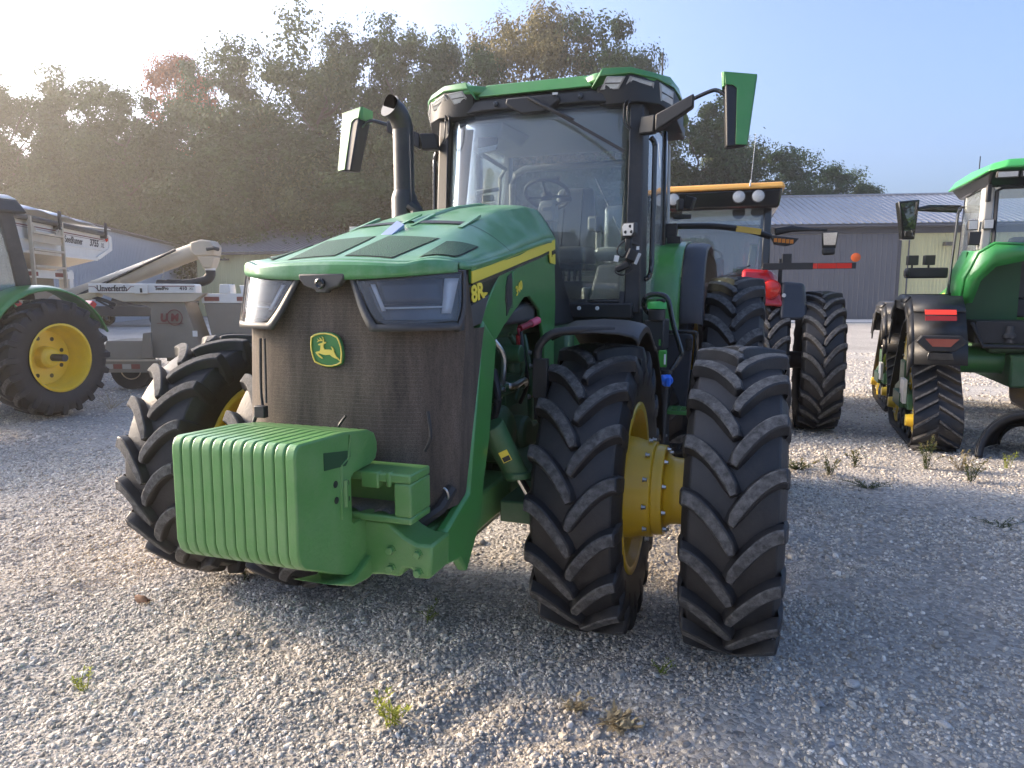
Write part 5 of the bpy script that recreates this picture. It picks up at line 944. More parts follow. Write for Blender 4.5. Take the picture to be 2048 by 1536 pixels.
for y, z in ((1.55, 1.1), (1.6, .9), (1.68, .75), (1.75, .62), (1.66, .55), (1.8, .5), (1.72, .45)): bolt(sp_, (1.05, y, z), .010, .010, 'x', STEEL)
b = MB(); b.tube([(.857, 2.4, 3.45), (.857, 2.4, 3.82)], .008, 6); b.lathe([(0, .045), (.02, .045), (.04, .015)], (.857, 2.4, 3.445), 'z', 14); b.build('antenna', BLK, T)
b = MB(); b.box((.78, 2.35, 3.50), (.12, .12, .03)); b.box((.78, 2.35, 3.525), (.09, .09, .025)); b.build('roof_receiver', mat('pale_green_dome', (0.25, 0.30, 0.28), 0.5), T, bevel=.01)
b = MB(); b.lathe([(0, .12), (.04, .12), (.07, .08), (.08, 0)], (-.60, 2.1, 3.44), 'z', 20); b.build('gps_dome', DECY, T)
b = MB(); b.box((-.93, 1.95, 3.475), (.10, .10, .05)); b.build('roof_sensor', TRIM, T, bevel=.01)
b = MB(); b.box((1.0, 2.72, 2.62), (.05, .10, .10), rz=.3); b.box((1.08, 2.74, 2.64), (.09, .07, .11), rz=-.3, ry=.3); b.box((1.02, 2.74, 2.52), (.16, .05, .04)); rl = b.build('rear_work_light', BLK, T, bevel=.012)
# ================================================================== OTHER MACHINES
def add_wheel(T_, name, c, spec, prof_rim, m, outer=1, spin=0.0, solid=0.008):
    b = MB(); b.lathe([(p * outer, r) for p, r in prof_rim], (0, 0, 0), 'x', 40, cap=False); w = b.build(name, m, T_, solid=solid); w.location = c; add_tire(w, (0, 0, 0), spec, spin); return w

# ---- left tractor, only its rear half is in the frame (+x its left, +y rearward, origin under the rear axle)
TL_ = thing('farm_tractor', 'green tractor cut by the left frame edge, deep yellow rim on its big rear wheel', 'tractor', (-7.86, 10.78, 0), -R_(17))
LT = (0.88, 0.50, 0.49, 20, 0.05, 0.036, 0.28)
for s in (1, -1):
    w = add_wheel(TL_, 'rear_wheel', (0.95 * s, 0, 0.89), LT, [(0.235, 0.515), (0.235, 0.49), (0.20, 0.475), (0.12, 0.46), (0.05, 0.45), (0.02, 0.44), (-0.02, 0.42), (-0.10, 0.41), (-0.11, 0.15), (-0.06, 0.14), (-0.05, 0.02)], YEL, s, 0.1)
    b = MB(); b.tube([(-0.1 * s, 0, 0), (0.30 * s, 0, 0)], 0.055, 16); b.build('axle_shaft', DGREY, w)
    b = MB(); b.lathe([(-0.1 * s, .17), (0.02 * s, .16), (0.06 * s, .12), (0.07 * s, 0.05)], (0, 0, 0), 'x', 24); b.build('hub', YEL, w, bevel=.006)
    for k in range(8):
        a = k * math.pi / 4 + .3; b = MB(); b.lathe([(-0.098 * s, .032), (-0.094 * s, .032)], (0, .30 * math.cos(a), .30 * math.sin(a)), 'x', 14); b.build('disc_hole', mat('dark_hole_y', (.06, .045, .01), .8), w)
    b = MB()
    P = arc((0, 0.89), 1.08, R_(18), R_(158), 16)
    b.grid(lambda u, v: (s * (0.58 + 0.50 * v), -P[int(round(u * 16))][0] * (1 - 0.03 * (2 * v - 1) ** 4), P[int(round(u * 16))][1] - 0.06 * max(0, v - .7) / .3), 16, 6)
    fe = b.build('rear_fender', GREEN, TL_, solid=-0.03)
    b = MB(); b.box((0.80 * s, 0.86, 1.66), (0.26, 0.10, 0.12), rx=-.7); b.build('tail_light', RED, fe, bevel=.02)
    q = lambda a: a if s > 0 else a[::-1]
    MB().hexa(q([(s * .52, -.15, 1.75), (s * .66, -.15, 1.75), (s * .66, .10, 1.75), (s * .52, .10, 1.75)]), q([(s * .60, -.42, 3.02), (s * .74, -.42, 3.02), (s * .74, -.20, 3.02), (s * .60, -.20, 3.02)])).build('cab_rear_pillar', DGREY, TL_, bevel=.02)
    MB().hexa(q([(s * .62, -1.55, 1.6), (s * .70, -1.55, 1.6), (s * .70, -1.45, 1.6), (s * .62, -1.45, 1.6)]), q([(s * .66, -1.45, 3.02), (s * .74, -1.45, 3.02), (s * .74, -1.35, 3.02), (s * .66, -1.35, 3.02)])).build('cab_front_pillar', DGREY, TL_, bevel=.02)
    MB().hexa(q([(s * .64, -1.46, 1.6), (s * .645, -1.46, 1.6), (s * .645, -.16, 1.7), (s * .64, -.16, 1.7)]), q([(s * .70, -1.38, 3.0), (s * .705, -1.38, 3.0), (s * .705, -.4, 3.0), (s * .70, -.4, 3.0)])).build('side_glass', GLASS, TL_)
MB().hexa([(-.55, .06, 1.75), (.55, .06, 1.75), (.55, .07, 1.75), (-.55, .07, 1.75)], [(-.62, -.24, 3.0), (.62, -.24, 3.0), (.62, -.23, 3.0), (-.62, -.23, 3.0)]).build('rear_glass', GLASS, TL_)
b = MB(); b.hexa([(-.80, -1.7, 3.0), (.80, -1.7, 3.0), (.82, -.02, 3.0), (-.82, -.02, 3.0)], [(-.72, -1.6, 3.17), (.72, -1.6, 3.17), (.74, -.12, 3.20), (-.74, -.12, 3.20)]); b.build('roof', DGREY, TL_, bevel=.04)
b = MB(); b.hexa([(-.74, -1.6, 3.165), (.74, -1.6, 3.165), (.75, -.1, 3.19), (-.75, -.1, 3.19)], [(-.66, -1.5, 3.24), (.66, -1.5, 3.24), (.66, -.2, 3.26), (-.66, -.2, 3.26)]); b.build('roof_cap', WHT, TL_, bevel=.03)
b = MB(); b.span(-.5, .5, -1.7, .45, 1.0, 1.6); b.span(-.35, .35, -3.3, -1.6, .75, 1.1); b.span(-.3, .3, -.3, .5, .55, 1.05); b.lathe([(-.9, .12), (.9, .12)], (0, 0, .89), 'x', 16); b.build('chassis', GREEND, TL_, bevel=.03)
b = MB(); b.hexa([(-.42, -3.5, 1.1), (.42, -3.5, 1.1), (.45, -1.6, 1.1), (-.45, -1.6, 1.1)], [(-.36, -3.4, 1.65), (.36, -3.4, 1.65), (.40, -1.6, 2.0), (-.40, -1.6, 2.0)]); b.build('hood', GREEN, TL_, bevel=.05)
for s in (1, -1): add_wheel(TL_, 'front_wheel', (.85 * s, -2.65, .68), (.68, .40, .36, 18, .04, .032, .3), [(.18, .38), (.18, .35), (.05, .33), (0, .1), (0, .02)], YEL, s)
b = MB(); b.span(-.2, .2, -.75, -.35, 1.65, 2.2); b.span(-.25, .25, -1.0, -.4, 1.6, 1.78); b.build('seat', TRIMD, TL_, bevel=.05)
b = MB(); b.tube([(.1, -.95, 1.6), (.1, -.85, 2.15)], .03, 6); b.box((.1, -.85, 2.2), (.2, .05, .2)); b.build('lever_console', TRIMD, TL_, bevel=.01)

# ---- red tractor seen from behind (+x its right, +y forward, origin under the rear axle)
TR = thing('farm_tractor', 'red tractor with yellow-orange cab roof seen from behind, with dual rear wheels', 'tractor', (2.72, 10.0, 0), -R_(18))
RR = (0.94, 0.50, 0.60, 22, 0.05, 0.030, 0.30)
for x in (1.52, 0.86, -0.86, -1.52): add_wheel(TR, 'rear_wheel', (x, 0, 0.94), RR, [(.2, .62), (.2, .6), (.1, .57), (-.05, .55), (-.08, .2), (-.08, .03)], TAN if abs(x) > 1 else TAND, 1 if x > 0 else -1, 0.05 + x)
for s in (1, -1): add_wheel(TR, 'front_wheel', (s * .95, 2.9, .72), (.72, .42, .42, 20, .045, .03, .3), [(.18, .44), (.18, .42), (.05, .38), (0, .1), (0, .02)], TAN, s)
b = MB(); b.lathe([(-1.6, .11), (-.5, .13), (-.45, .24), (.45, .24), (.5, .13), (1.6, .11)], (0, 0, .94), 'x', 20); b.span(-.4, .4, -.5, 3.2, .65, 1.3); b.span(-.25, .25, -.85, -.45, .7, 1.0); b.build('chassis', mat('dark_red_grey', (.06, .035, .035), .6), TR, bevel=.02)
b = MB(); b.hexa([(-.45, 1.5, 1.2), (.45, 1.5, 1.2), (.42, 3.7, 1.2), (-.42, 3.7, 1.2)], [(-.40, 1.5, 2.0), (.40, 1.5, 2.0), (.34, 3.6, 1.75), (-.34, 3.6, 1.75)]); b.build('hood', REDP, TR, bevel=.05)
for s in (1, -1):
    q = lambda a: a if s > 0 else a[::-1]
    b = MB(); b.hexa(q([(s * .48, -.80, 1.72), (s * 1.06, -.62, 1.66), (s * 1.06, .6, 1.75), (s * .48, .6, 1.75)]), q([(s * .50, -.55, 2.17), (s * .86, -.50, 2.15), (s * .98, .55, 2.12), (s * .50, .6, 2.17)])); fe = b.build('rear_fender', REDP, TR, bevel=.05, seg=3)
    b = MB(); b.hexa(q([(s * .98, -.72, 1.50), (s * 1.34, -.60, 1.50), (s * 1.34, .5, 1.55), (s * 1.0, .5, 1.55)]), q([(s * 1.00, -.52, 2.0), (s * 1.28, -.42, 1.98), (s * 1.30, .5, 1.96), (s * 1.0, .5, 2.0)])); b.build('fender_extension', FGREY, TR, bevel=.05, seg=3)
    b = MB(); b.lathe([(0, .115), (-.03, .105), (-.045, .06), (-.047, 0)], (s * .86, -.655, 1.90), 'y', 22); tl = b.build('tail_light', RED, fe); b = MB(); b.lathe([(0, .125), (-.012, .125), (-.012, .112)], (s * .86, -.652, 1.90), 'y', 22, cap=False); b.build('lamp_ring', REDP, tl)
    b = MB(); b.lathe([(0, .028), (-.02, .026), (-.025, 0)], (s * 1.02, -.66, 1.82), 'y', 12); b.build('small_marker', LAMPW, fe)
    b = MB(); b.box((s * .52, -.70, 1.98), (.16, .05, .06), rz=.2); b.build('work_light', LAMPW, fe, bevel=.01)
    MB().hexa(q([(s * .74, -.32, 1.95), (s * .84, -.32, 1.95), (s * .84, -.18, 1.95), (s * .74, -.18, 1.95)]), q([(s * .74, -.22, 3.12), (s * .84, -.22, 3.12), (s * .84, -.08, 3.12), (s * .74, -.08, 3.12)])).build('cab_rear_pillar', BLKG, TR, bevel=.015)
    MB().hexa(q([(s * .72, 1.45, 1.5), (s * .80, 1.45, 1.5), (s * .80, 1.55, 1.5), (s * .72, 1.55, 1.5)]), q([(s * .74, 1.25, 3.12), (s * .82, 1.25, 3.12), (s * .82, 1.35, 3.12), (s * .74, 1.35, 3.12)])).build('cab_front_pillar', BLKG, TR, bevel=.01)
    MB().hexa(q([(s * .80, -.2, 1.55), (s * .805, -.2, 1.55), (s * .78, 1.46, 1.5), (s * .775, 1.46, 1.5)]), q([(s * .82, -.1, 3.1), (s * .825, -.1, 3.1), (s * .80, 1.28, 3.1), (s * .795, 1.28, 3.1)])).build('side_glass', GLASS, TR)
MB().hexa([(-.74, -.27, 1.98), (.74, -.27, 1.98), (.74, -.265, 1.98), (-.74, -.265, 1.98)], [(-.74, -.17, 2.96), (.74, -.17, 2.96), (.74, -.165, 2.96), (-.74, -.165, 2.96)]).build('rear_glass', GLASS, TR)
MB().hexa([(-.72, 1.5, 1.9), (.72, 1.5, 1.9), (.72, 1.505, 1.9), (-.72, 1.505, 1.9)], [(-.74, 1.3, 3.0), (.74, 1.3, 3.0), (.74, 1.305, 3.0), (-.74, 1.305, 3.0)]).build('windshield', GLASS, TR)
b = MB(); b.tube([(-.70, -.285, 1.98), (-.70, -.285, 2.05), (-.70, -.27, 2.1)], .02, 6); b.tube(smooth_path([(-.74, -.29, 2.10), (-.4, -.30, 1.96), (.15, -.30, 1.98), (.35, -.29, 2.06), (.74, -.28, 2.10)], 5), .03, 6); b.build('window_frame', BLK, TR)
b = MB(); b.span(-.80, .80, -.35, 1.5, 1.30, 1.72); b.span(-.80, .80, -.34, -.20, 1.72, 1.97); b.build('cab_floor', mat('dark_cab_base', (.03, .022, .022), .5), TR, bevel=.02)
b = MB(); b.hexa([(-.92, -.42, 2.95), (.92, -.42, 2.95), (.90, 1.55, 2.98), (-.90, 1.55, 2.98)], [(-.96, -.50, 3.20), (.96, -.50, 3.20), (.95, 1.7, 3.2), (-.95, 1.7, 3.2)]); b.build('roof_underside', BLKG, TR, bevel=.04)
b = MB(); b.hexa([(-.99, -.54, 3.19), (.99, -.54, 3.19), (.97, 1.75, 3.19), (-.97, 1.75, 3.19)], [(-.96, -.50, 3.27), (.96, -.50, 3.27), (.93, 1.7, 3.29), (-.93, 1.7, 3.29)]); b.build('roof', ORG, TR, bevel=.03, seg=3)
for x in (.42, .66, -.42, -.66):
    b = MB(); b.lathe([(0, .085), (-.03, .085), (-.035, .07)], (x, -.46, 3.10), 'y', 20); wl = b.build('roof_work_light', DGREY, TR); b = MB(); b.lathe([(-.036, .075), (-.045, .06), (-.048, 0)], (x, -.46, 3.10), 'y', 20); b.build('lens', LAMPW, wl)
    b = MB(); b.lathe([(0, .085), (.05, .08), (.1, .05)], (x, .0, 2.96 - .02 * (abs(x) < .5)), 'y', 14); b.build('speaker_pod', BLK, TR)
b = MB(); b.span(-.25, .25, .2, .36, 1.75, 2.35); b.span(-.27, .27, .2, .7, 1.7, 1.85); b.build('seat', TRIMD, TR, bevel=.06)
b = MB(); b.tube([(.0 + .19 * math.cos(a), 1.0 + .10 * math.sin(a), 2.40 + .12 * math.sin(a)) for a in [2 * math.pi * k / 24 for k in range(24)]], .016, 6, closed=True); b.tube([(0, 1.2, 1.8), (0, 1.02, 2.4)], .05, 8); b.build('steering_wheel', BLK, TR)
b = MB(); b.box((.52, .4, 2.12), (.2, .1, .22)); b.box((.35, .6, 1.98), (.12, .4, .12)); b.tube([(.2, -.24, 2.05), (.6, -.24, 2.22)], .012, 6); b.build('control_console', TRIMD, TR, bevel=.02)
b = MB(); b.box((.62, -.2, 2.30), (.10, .03, .40), ry=.1); b.build('inner_pillar_trim', MATS['cream_trim'], TR, bevel=.02)
b = MB(); b.tube([(.55, -.53, 3.22), (.56, -.53, 3.30)], .012, 8); b.tube([(.56, -.53, 3.28), (.60, -.53, 3.88)], .0045, 5); b.build('antenna', STEEL, TR)
b = MB(); b.tube([(.90, -.15, 2.66), (1.10, -.12, 2.70), (1.35, -.05, 2.69), (1.55, -.02, 2.68)], [.05, .045, .02, .018], 8); b.build('mirror_arm', BLK, TR)
b = MB(); b.hexa([(1.5, -.04, 2.42), (1.66, -.06, 2.42), (1.67, .04, 2.42), (1.51, .06, 2.42)], [(1.48, -.07, 2.66), (1.69, -.09, 2.66), (1.7, .04, 2.66), (1.49, .06, 2.66)]); mr = b.build('mirror', BLK, TR, bevel=.03); b = MB(); b.hexa([(1.515, -.066, 2.48), (1.655, -.08, 2.48), (1.655, -.085, 2.48), (1.515, -.071, 2.48)], [(1.5, -.082, 2.64), (1.67, -.098, 2.64), (1.67, -.103, 2.64), (1.5, -.087, 2.64)]); b.build('mirror_glass', MIRR, mr)
b = MB(); b.box((1.58, -.03, 2.40), (.16, .12, .10)); b.build('mirror_motor', BLK, mr, bevel=.03)
b = MB(); b.box((1.05, -.60, 2.19), (.60, .03, .085)); b.box((1.52, -.58, 2.19), (.66, .012, .075)); b.tube([(.78, -.3, 2.19), (.82, -.58, 2.19)], .03, 8); ba = b.build('marker_arm', BLK, TR, bevel=.004)
for k, (x0, x1, m) in enumerate(((1.20, 1.40, REFL), (1.405, 1.62, RED), (1.625, 1.80, RED))): b = MB(); b.span(x0, x1, -.592, -.587, 2.158, 2.222); b.build('red_reflector', m, ba)
b = MB(); b.lathe([(0, .055), (-.02, .055), (-.026, .04), (-.027, 0)], (1.84, -.58, 2.29), 'y', 20); b.build('orange_reflector', mat('orange_reflector', (.75, .14, .03), .35), ba)
b = MB(); b.box((1.05, -.35, 2.28), (.12, .05, .16)); b.box((.98, -.3, 2.05), (.05, .05, .5)); b.build('hinge_bracket', BLK, TR, bevel=.01)
b = MB(); b.lathe([(0, .035), (-.02, .03)], (-.35, -.36, 1.84), 'y', 12); b.build('socket', STEEL, TR)

# ---- tracked tractor at the right, seen from behind (+x its right, +y forward, origin under the rear axle)
TT = thing('tracked_tractor', 'green tractor on four rubber tracks seen from behind, cut by the right frame edge', 'tractor', (6.38, 8.60, 0), -R_(21.2))
def circ_hull(circs, n=14):
    """outer hull of circles in (y,z)"""
    pts = [(cy + r * math.cos(2 * math.pi * k / 48), cz + r * math.sin(2 * math.pi * k / 48)) for cy, cz, r in circs for k in range(48)]
    pts = sorted(set((round(a, 4), round(c, 4)) for a, c in pts))
    def half(P):
        h = []
        for p in P:
            while len(h) > 1 and (h[-1][0] - h[-2][0]) * (p[1] - h[-2][1]) - (h[-1][1] - h[-2][1]) * (p[0] - h[-2][0]) <= 0: h.pop()
            h.append(p)
        return h
    lo, up = half(pts), half(pts[::-1]); return lo[:-1] + up[:-1]
def track_unit(c, sc_, side):
    """side -1: outer face towards -x"""
    hw = .255
    top = (0.0, 1.02, .47); circs = [(-.78, .32, .28), (.78, .32, .28), top]; H = circ_hull([(a * sc_, b_ * sc_, r * sc_ + .03) for a, b_, r in circs]); Hi = circ_hull([(a * sc_, b_ * sc_, r * sc_) for a, b_, r in circs])
    def dense(P, m=72):
        P = [Vector((a, b_, 0)) for a, b_ in P]; L_ = [0]
        for i in range(len(P)): L_.append(L_[-1] + (P[(i + 1) % len(P)] - P[i]).length)
        out = []; j = 0
        for k in range(m):
            t = L_[-1] * k / m
            while L_[j + 1] < t: j += 1
            out.append(P[j].lerp(P[(j + 1) % len(P)], (t - L_[j]) / max(1e-6, L_[j + 1] - L_[j])))
        return out
    D_ = dense(H); E_ = dense(Hi); m = len(D_)
    b = MB(); vs = []
    for p, q in zip(D_, E_): vs += [(c[0] - hw, c[1] + p.x, p.y), (c[0] + hw, c[1] + p.x, p.y), (c[0] + hw, c[1] + q.x, q.y), (c[0] - hw, c[1] + q.x, q.y)]
    fs = []
    for i in range(m):
        j = (i + 1) % m
        for k in range(4): fs.append((i * 4 + k, i * 4 + (k + 1) % 4, j * 4 + (k + 1) % 4, j * 4 + k))
    b.add(vs, fs)
    for i in range(0, m, 2):     # chevron lugs
        for sd in (-1, 1):
            a0 = D_[(i + (1 if sd > 0 else 0)) % m]; rows = []
            for u in (0.02, .5, 1.0):
                sh = int(round(u * 2)); p0 = D_[(i + (1 if sd > 0 else 0) + sh) % m]; p1 = D_[(i + (1 if sd > 0 else 0) + sh + 1) % m]; t = (p1 - p0).normalized(); nn = Vector((t.y, -t.x, 0)); w_ = (p1 - p0).length * .48; x = c[0] + sd * (hw - .01) * u
                rows.append([(x, c[1] + (p0 - nn * .005).x, (p0 - nn * .005).y), (x, c[1] + (p0 + nn * .042 + t * .01).x, (p0 + nn * .042 + t * .01).y), (x, c[1] + (p0 + nn * .042 + t * w_).x, (p0 + nn * .042 + t * w_).y), (x, c[1] + (p0 - nn * .005 + t * (w_ + .012)).x, (p0 - nn * .005 + t * (w_ + .012)).y)])
            vs = [p for r_ in rows for p in r_]; b.add(vs, [(0, 1, 2, 3), (8, 9, 10, 11)] + [(r_ * 4 + k, r_ * 4 + k + 1, r_ * 4 + 5 + k, r_ * 4 + 4 + k) for r_ in (0, 1) for k in (0, 2)]); b.add(vs, [(r_ * 4 + 1, r_ * 4 + 2, r_ * 4 + 6, r_ * 4 + 5) for r_ in (0, 1)], 1)
    tk = b.build('rubber_track', [RUB, LUG], TT)
    xo = c[0] + side * .16
    b = MB(); b.lathe([(0, .44 * sc_), (side * .03, .44 * sc_), (side * .03, .36 * sc_), (side * .0, .30 * sc_), (side * .0, .20 * sc_), (side * .06, .18 * sc_), (side * .06, 0.02)], (xo, c[1], top[1] * sc_), 'x', 36); dw = b.build('drive_wheel', YEL, tk, bevel=.006)
    for k in range(14): a = k * 2 * math.pi / 14; bolt(dw, (xo + side * .03, c[1] + .40 * sc_ * math.cos(a), top[1] * sc_ + .40 * sc_ * math.sin(a)), .012, .02 * side, 'x', STEEL)
    for sg in (-1, 1):
        b = MB(); b.lathe([(-side * .05, .27 * sc_), (side * .03, .27 * sc_), (side * .03, .2 * sc_), (side * .05, .18 * sc_), (side * .05, .08 * sc_), (side * .14, .07 * sc_), (side * .14, 0.01)], (xo, c[1] + sg * .78 * sc_, .32 * sc_), 'x', 30); iw = b.build('idler_wheel', YEL, tk, bevel=.005)
        for k in range(10): a = k * 2 * math.pi / 10; bolt(iw, (xo + side * .05, c[1] + sg * .78 * sc_ + .14 * sc_ * math.cos(a), .32 * sc_ + .14 * sc_ * math.sin(a)), .011, .015 * side, 'x', STEEL)
    for k in (-1, 0, 1):
        b = MB(); b.lathe([(-side * .05, .16 * sc_), (side * .04, .16 * sc_), (side * .05, .10 * sc_), (side * .03, .08 * sc_), (side * .06, .05 * sc_), (side * .06, .01)], (xo, c[1] + k * .36 * sc_, .18 * sc_), 'x', 22); b.build('mid_roller', BLK, tk, bevel=.004)
    b = MB(); b.prism([(c[1] - .62 * sc_, .42 * sc_), (c[1] + .62 * sc_, .42 * sc_), (c[1] + .52 * sc_, .60 * sc_), (c[1] + .20 * sc_, .70 * sc_), (c[1] + .18 * sc_, .98 * sc_), (c[1] - .18 * sc_, .98 * sc_), (c[1] - .20 * sc_, .66 * sc_), (c[1] - .52 * sc_, .60 * sc_)], 'x', xo + side * .035, xo + side * .10); b.span(xo - .15, xo + .15, c[1] - .3 * sc_, c[1] + .3 * sc_, .40 * sc_, .58 * sc_); b.build('track_frame', GREEND, tk, bevel=.012)
    b = MB(); b.span(xo + side * .10, xo + side * .14, c[1] - .5 * sc_, c[1] - .2 * sc_, .48 * sc_, .78 * sc_); b.build('guard_plate', WHT, tk, bevel=.004)
    # angular black fender over the track
    x0, x1 = c[0] - side * .26, c[0] + side * .34
    F = [(-.98, 1.02), (-.90, 1.30), (-.70, 1.62), (-.45, 1.80), (.35, 1.82), (.62, 1.66), (.85, 1.30)]
    b = MB()
    for i in range(len(F) - 1):
        (ya, za), (yb, zb) = F[i], F[i + 1]; v4 = [(x0, c[1] + ya * sc_, za * sc_), (x1 - side * .06, c[1] + ya * sc_, za * sc_), (x1 - side * .06, c[1] + yb * sc_, zb * sc_), (x0, c[1] + yb * sc_, zb * sc_)]
        b.add(v4, [(0, 1, 2, 3)]); b.add([v4[1], (x1, c[1] + ya * sc_, za * sc_ - .07), (x1, c[1] + yb * sc_, zb * sc_ - .07), v4[2]], [(0, 1, 2, 3)])
        b.add([(x1, c[1] + ya * sc_, za * sc_ - .07), (x1, c[1] + ya * .93 * sc_, za * sc_ - .16), (x1, c[1] + yb * .93 * sc_, zb * sc_ - .16), (x1, c[1] + yb * sc_, zb * sc_ - .07)], [(0, 1, 2, 3)])
    fe = b.build('track_fender', BLK, tk, solid=.02, sharp=12); return tk, fe
for side in (-1, 1):
    tk, fe = track_unit((side * 1.12, 0.0), 1.0, side)
    cx = side * 1.12 + side * .02
    b = MB(); b.hexa([(cx - .16, -.845, 1.60), (cx + .16, -.845, 1.60), (cx + .16, -.83, 1.60), (cx - .16, -.83, 1.60)], [(cx - .16, -.81, 1.655), (cx + .16, -.81, 1.655), (cx + .16, -.79, 1.655), (cx - .16, -.79, 1.655)]); b.build('red_reflector', REFL, fe)
    b = MB(); b.hexa([(cx - .16, -.885, 1.53), (cx + .16, -.885, 1.53), (cx + .16, -.86, 1.53), (cx - .16, -.86, 1.53)], [(cx - .16, -.855, 1.585), (cx + .16, -.855, 1.585), (cx + .16, -.84, 1.585), (cx - .16, -.84, 1.585)]); b.build('dark_reflector', mat('dark_red_reflector', (.22, .015, .012), .35), fe)
    b = MB(); b.prism([(cx - .26, 1.29), (cx - .2, 1.36), (cx + .2, 1.36), (cx + .26, 1.29), (cx + .14, 1.18), (cx - .14, 1.18)], 'y', -1.02, -.90); lh = b.build('lamp_housing', BLK, fe, bevel=.01)
    b = MB(); b.prism([(cx - .17, 1.325), (cx + .17, 1.325), (cx + .09, 1.235), (cx - .09, 1.235)], 'y', -1.028, -1.02); b.build('tail_light', mat('brown_red_lens', (.26, .05, .03), .3, coat=.5), lh)
    b = MB(); b.prism([(cx - .12, 1.165), (cx + .12, 1.165), (cx + .14, 1.08), (cx - .14, 1.08)], 'y', -1.0, -.92); b.build('plate_recess', BLKG, fe, bevel=.006)
    track_unit((side * 1.05, 2.85), .93, side)
b = MB(); b.lathe([(-1.0, .20), (-.9, .20), (-.88, .17), (.88, .17), (.9, .2), (1.0, .2)], (0, 0, 1.02), 'x', 28); b.build('rear_axle', GREEN, TT, bevel=.006)
b = MB(); b.span(-.30, .30, -.40, 3.6, .72, 1.12); b.span(-.50, .50, -.25, .6, 1.12, 1.30); b.build('chassis', GREEND, TT, bevel=.03)
b = MB(); b.span(-.70, .70, -.45, .1, 1.25, 1.52); b.tube([(-.75, -.48, 1.5), (-.62, -.5, 1.22), (.62, -.5, 1.22)], .03, 6); b.build('rear_hitch_block', BLK, TT, bevel=.03)
for x in (-.35, -.1, .15, .4):
    b = MB(); b.lathe([(0, .05), (.05, .05), (.06, .07), (.10, .07), (.12, .045), (.2, .04)], (x, -.46, 1.26), 'z', 12); b.build('hydraulic_coupler', DGREY, TT)
for s in (-1, 1):
    q = lambda a: a if s > 0 else a[::-1]
    P = [(-.42, 1.55), (-.44, 1.9), (-.36, 2.2), (-.20, 2.38), (.3, 2.45), (.8, 2.42)]
    b = MB(); b.grid(lambda u, v: (s * [.10, .45, .70, .86][int(round(v * 3))], P[int(round(u * 5))][0] + [0, 0, .02, .10][int(round(v * 3))], P[int(round(u * 5))][1] - [0, .0, .03, .12][int(round(v * 3))]), 5, 3)
    b = MB()
    ring0 = [(s * .20, -.40, 2.40), (s * .56, -.42, 2.42), (s * .70, -.36, 2.32), (s * .80, -.25, 2.02), (s * .82, -.20, 1.72)]
    vs = []
    for (x, y, z) in ring0: vs += [(x, y, z), (x * .98, y + .9, z + .05)]
    b.add(vs, [(2 * i, 2 * i + 2, 2 * i + 3, 2 * i + 1) for i in range(4)])
    b.add([(s * .20, -.40, 2.40), (s * .56, -.42, 2.42), (s * .70, -.36, 2.32), (s * .80, -.25, 2.02), (s * .82, -.20, 1.72), (s * .71, -.23, 1.74), (s * .65, -.28, 2.0), (s * .52, -.34, 2.17), (s * .20, -.34, 2.24)], [(0, 1, 2, 3, 4, 5, 6, 7, 8)])
    b.build('rear_fender', mat('bright_green_fender', (.04, .27, .06), .35, coat=.4, vary=.1), TT, solid=.03, sharp=30)
    b = MB(); b.span(s * .15, s * .74, .10, .14, 1.5, 2.36); b.build('fender_liner', mat('dark_green_liner', (.018, .10, .03), .45, vary=.1), TT)
    MB().hexa(q([(s * .60, -.36, 2.36), (s * .70, -.36, 2.36), (s * .72, -.22, 2.36), (s * .62, -.22, 2.36)]), q([(s * .58, -.30, 3.10), (s * .68, -.30, 3.10), (s * .70, -.16, 3.10), (s * .60, -.16, 3.10)])).build('cab_rear_pillar', TRIM if s < 0 else DGREY, TT, bevel=.02)
    MB().hexa(q([(s * .64, .85, 1.7), (s * .70, .85, 1.7), (s * .70, .95, 1.7), (s * .64, .95, 1.7)]), q([(s * .60, .80, 3.12), (s * .66, .80, 3.12), (s * .66, .9, 3.12), (s * .60, .9, 3.12)])).build('cab_middle_pillar', BLKG, TT, bevel=.01)
    MB().hexa(q([(s * .71, -.22, 2.3), (s * .715, -.22, 2.3), (s * .70, .86, 1.9), (s * .695, .86, 1.9)]), q([(s * .67, -.16, 3.08), (s * .675, -.16, 3.08), (s * .66, .82, 3.1), (s * .655, .82, 3.1)])).build('side_glass', GLASS, TT)
    b = MB(); b.tube(smooth_path([(s * .74, .45, 2.95), (s * .80, .42, 2.92), (s * .82, .40, 2.7), (s * .86, .35, 1.9), (s * .82, .35, 1.85)], 5), .016, 8); b.build('grab_bar', BLKG, TT)
    b = MB(); b.tube([(s * .70, .95, 2.98), (s * 1.10, .70, 2.98), (s * 1.30, .62, 2.96)], [.055, .05, .015], 8); arm = b.build('mirror_arm', BLK, TT)
    b = MB(); b.hexa(q([(s * 1.27, .50, 2.56), (s * 1.42, .46, 2.56), (s * 1.44, .62, 2.56), (s * 1.30, .66, 2.56)]), q([(s * 1.24, .50, 3.08), (s * 1.50, .44, 3.06), (s * 1.52, .62, 3.06), (s * 1.28, .66, 3.08)])); mr = b.build('mirror', BLKG, TT, bevel=.015); b = MB(); b.hexa(q([(s * 1.285, .488, 2.60), (s * 1.405, .455, 2.60), (s * 1.405, .450, 2.60), (s * 1.285, .483, 2.60)]), q([(s * 1.265, .482, 3.05), (s * 1.475, .430, 3.03), (s * 1.475, .425, 3.03), (s * 1.265, .477, 3.05)])); b.build('mirror_glass', MIRR, mr)
    b = MB(); b.box((s * 1.08, .70, 2.12), (.50, .16, .14)); b.box((s * 1.32, .64, 2.12), (.05, .20, .10)); pl = b.build('lamp_bracket', BLK, TT, bevel=.02)
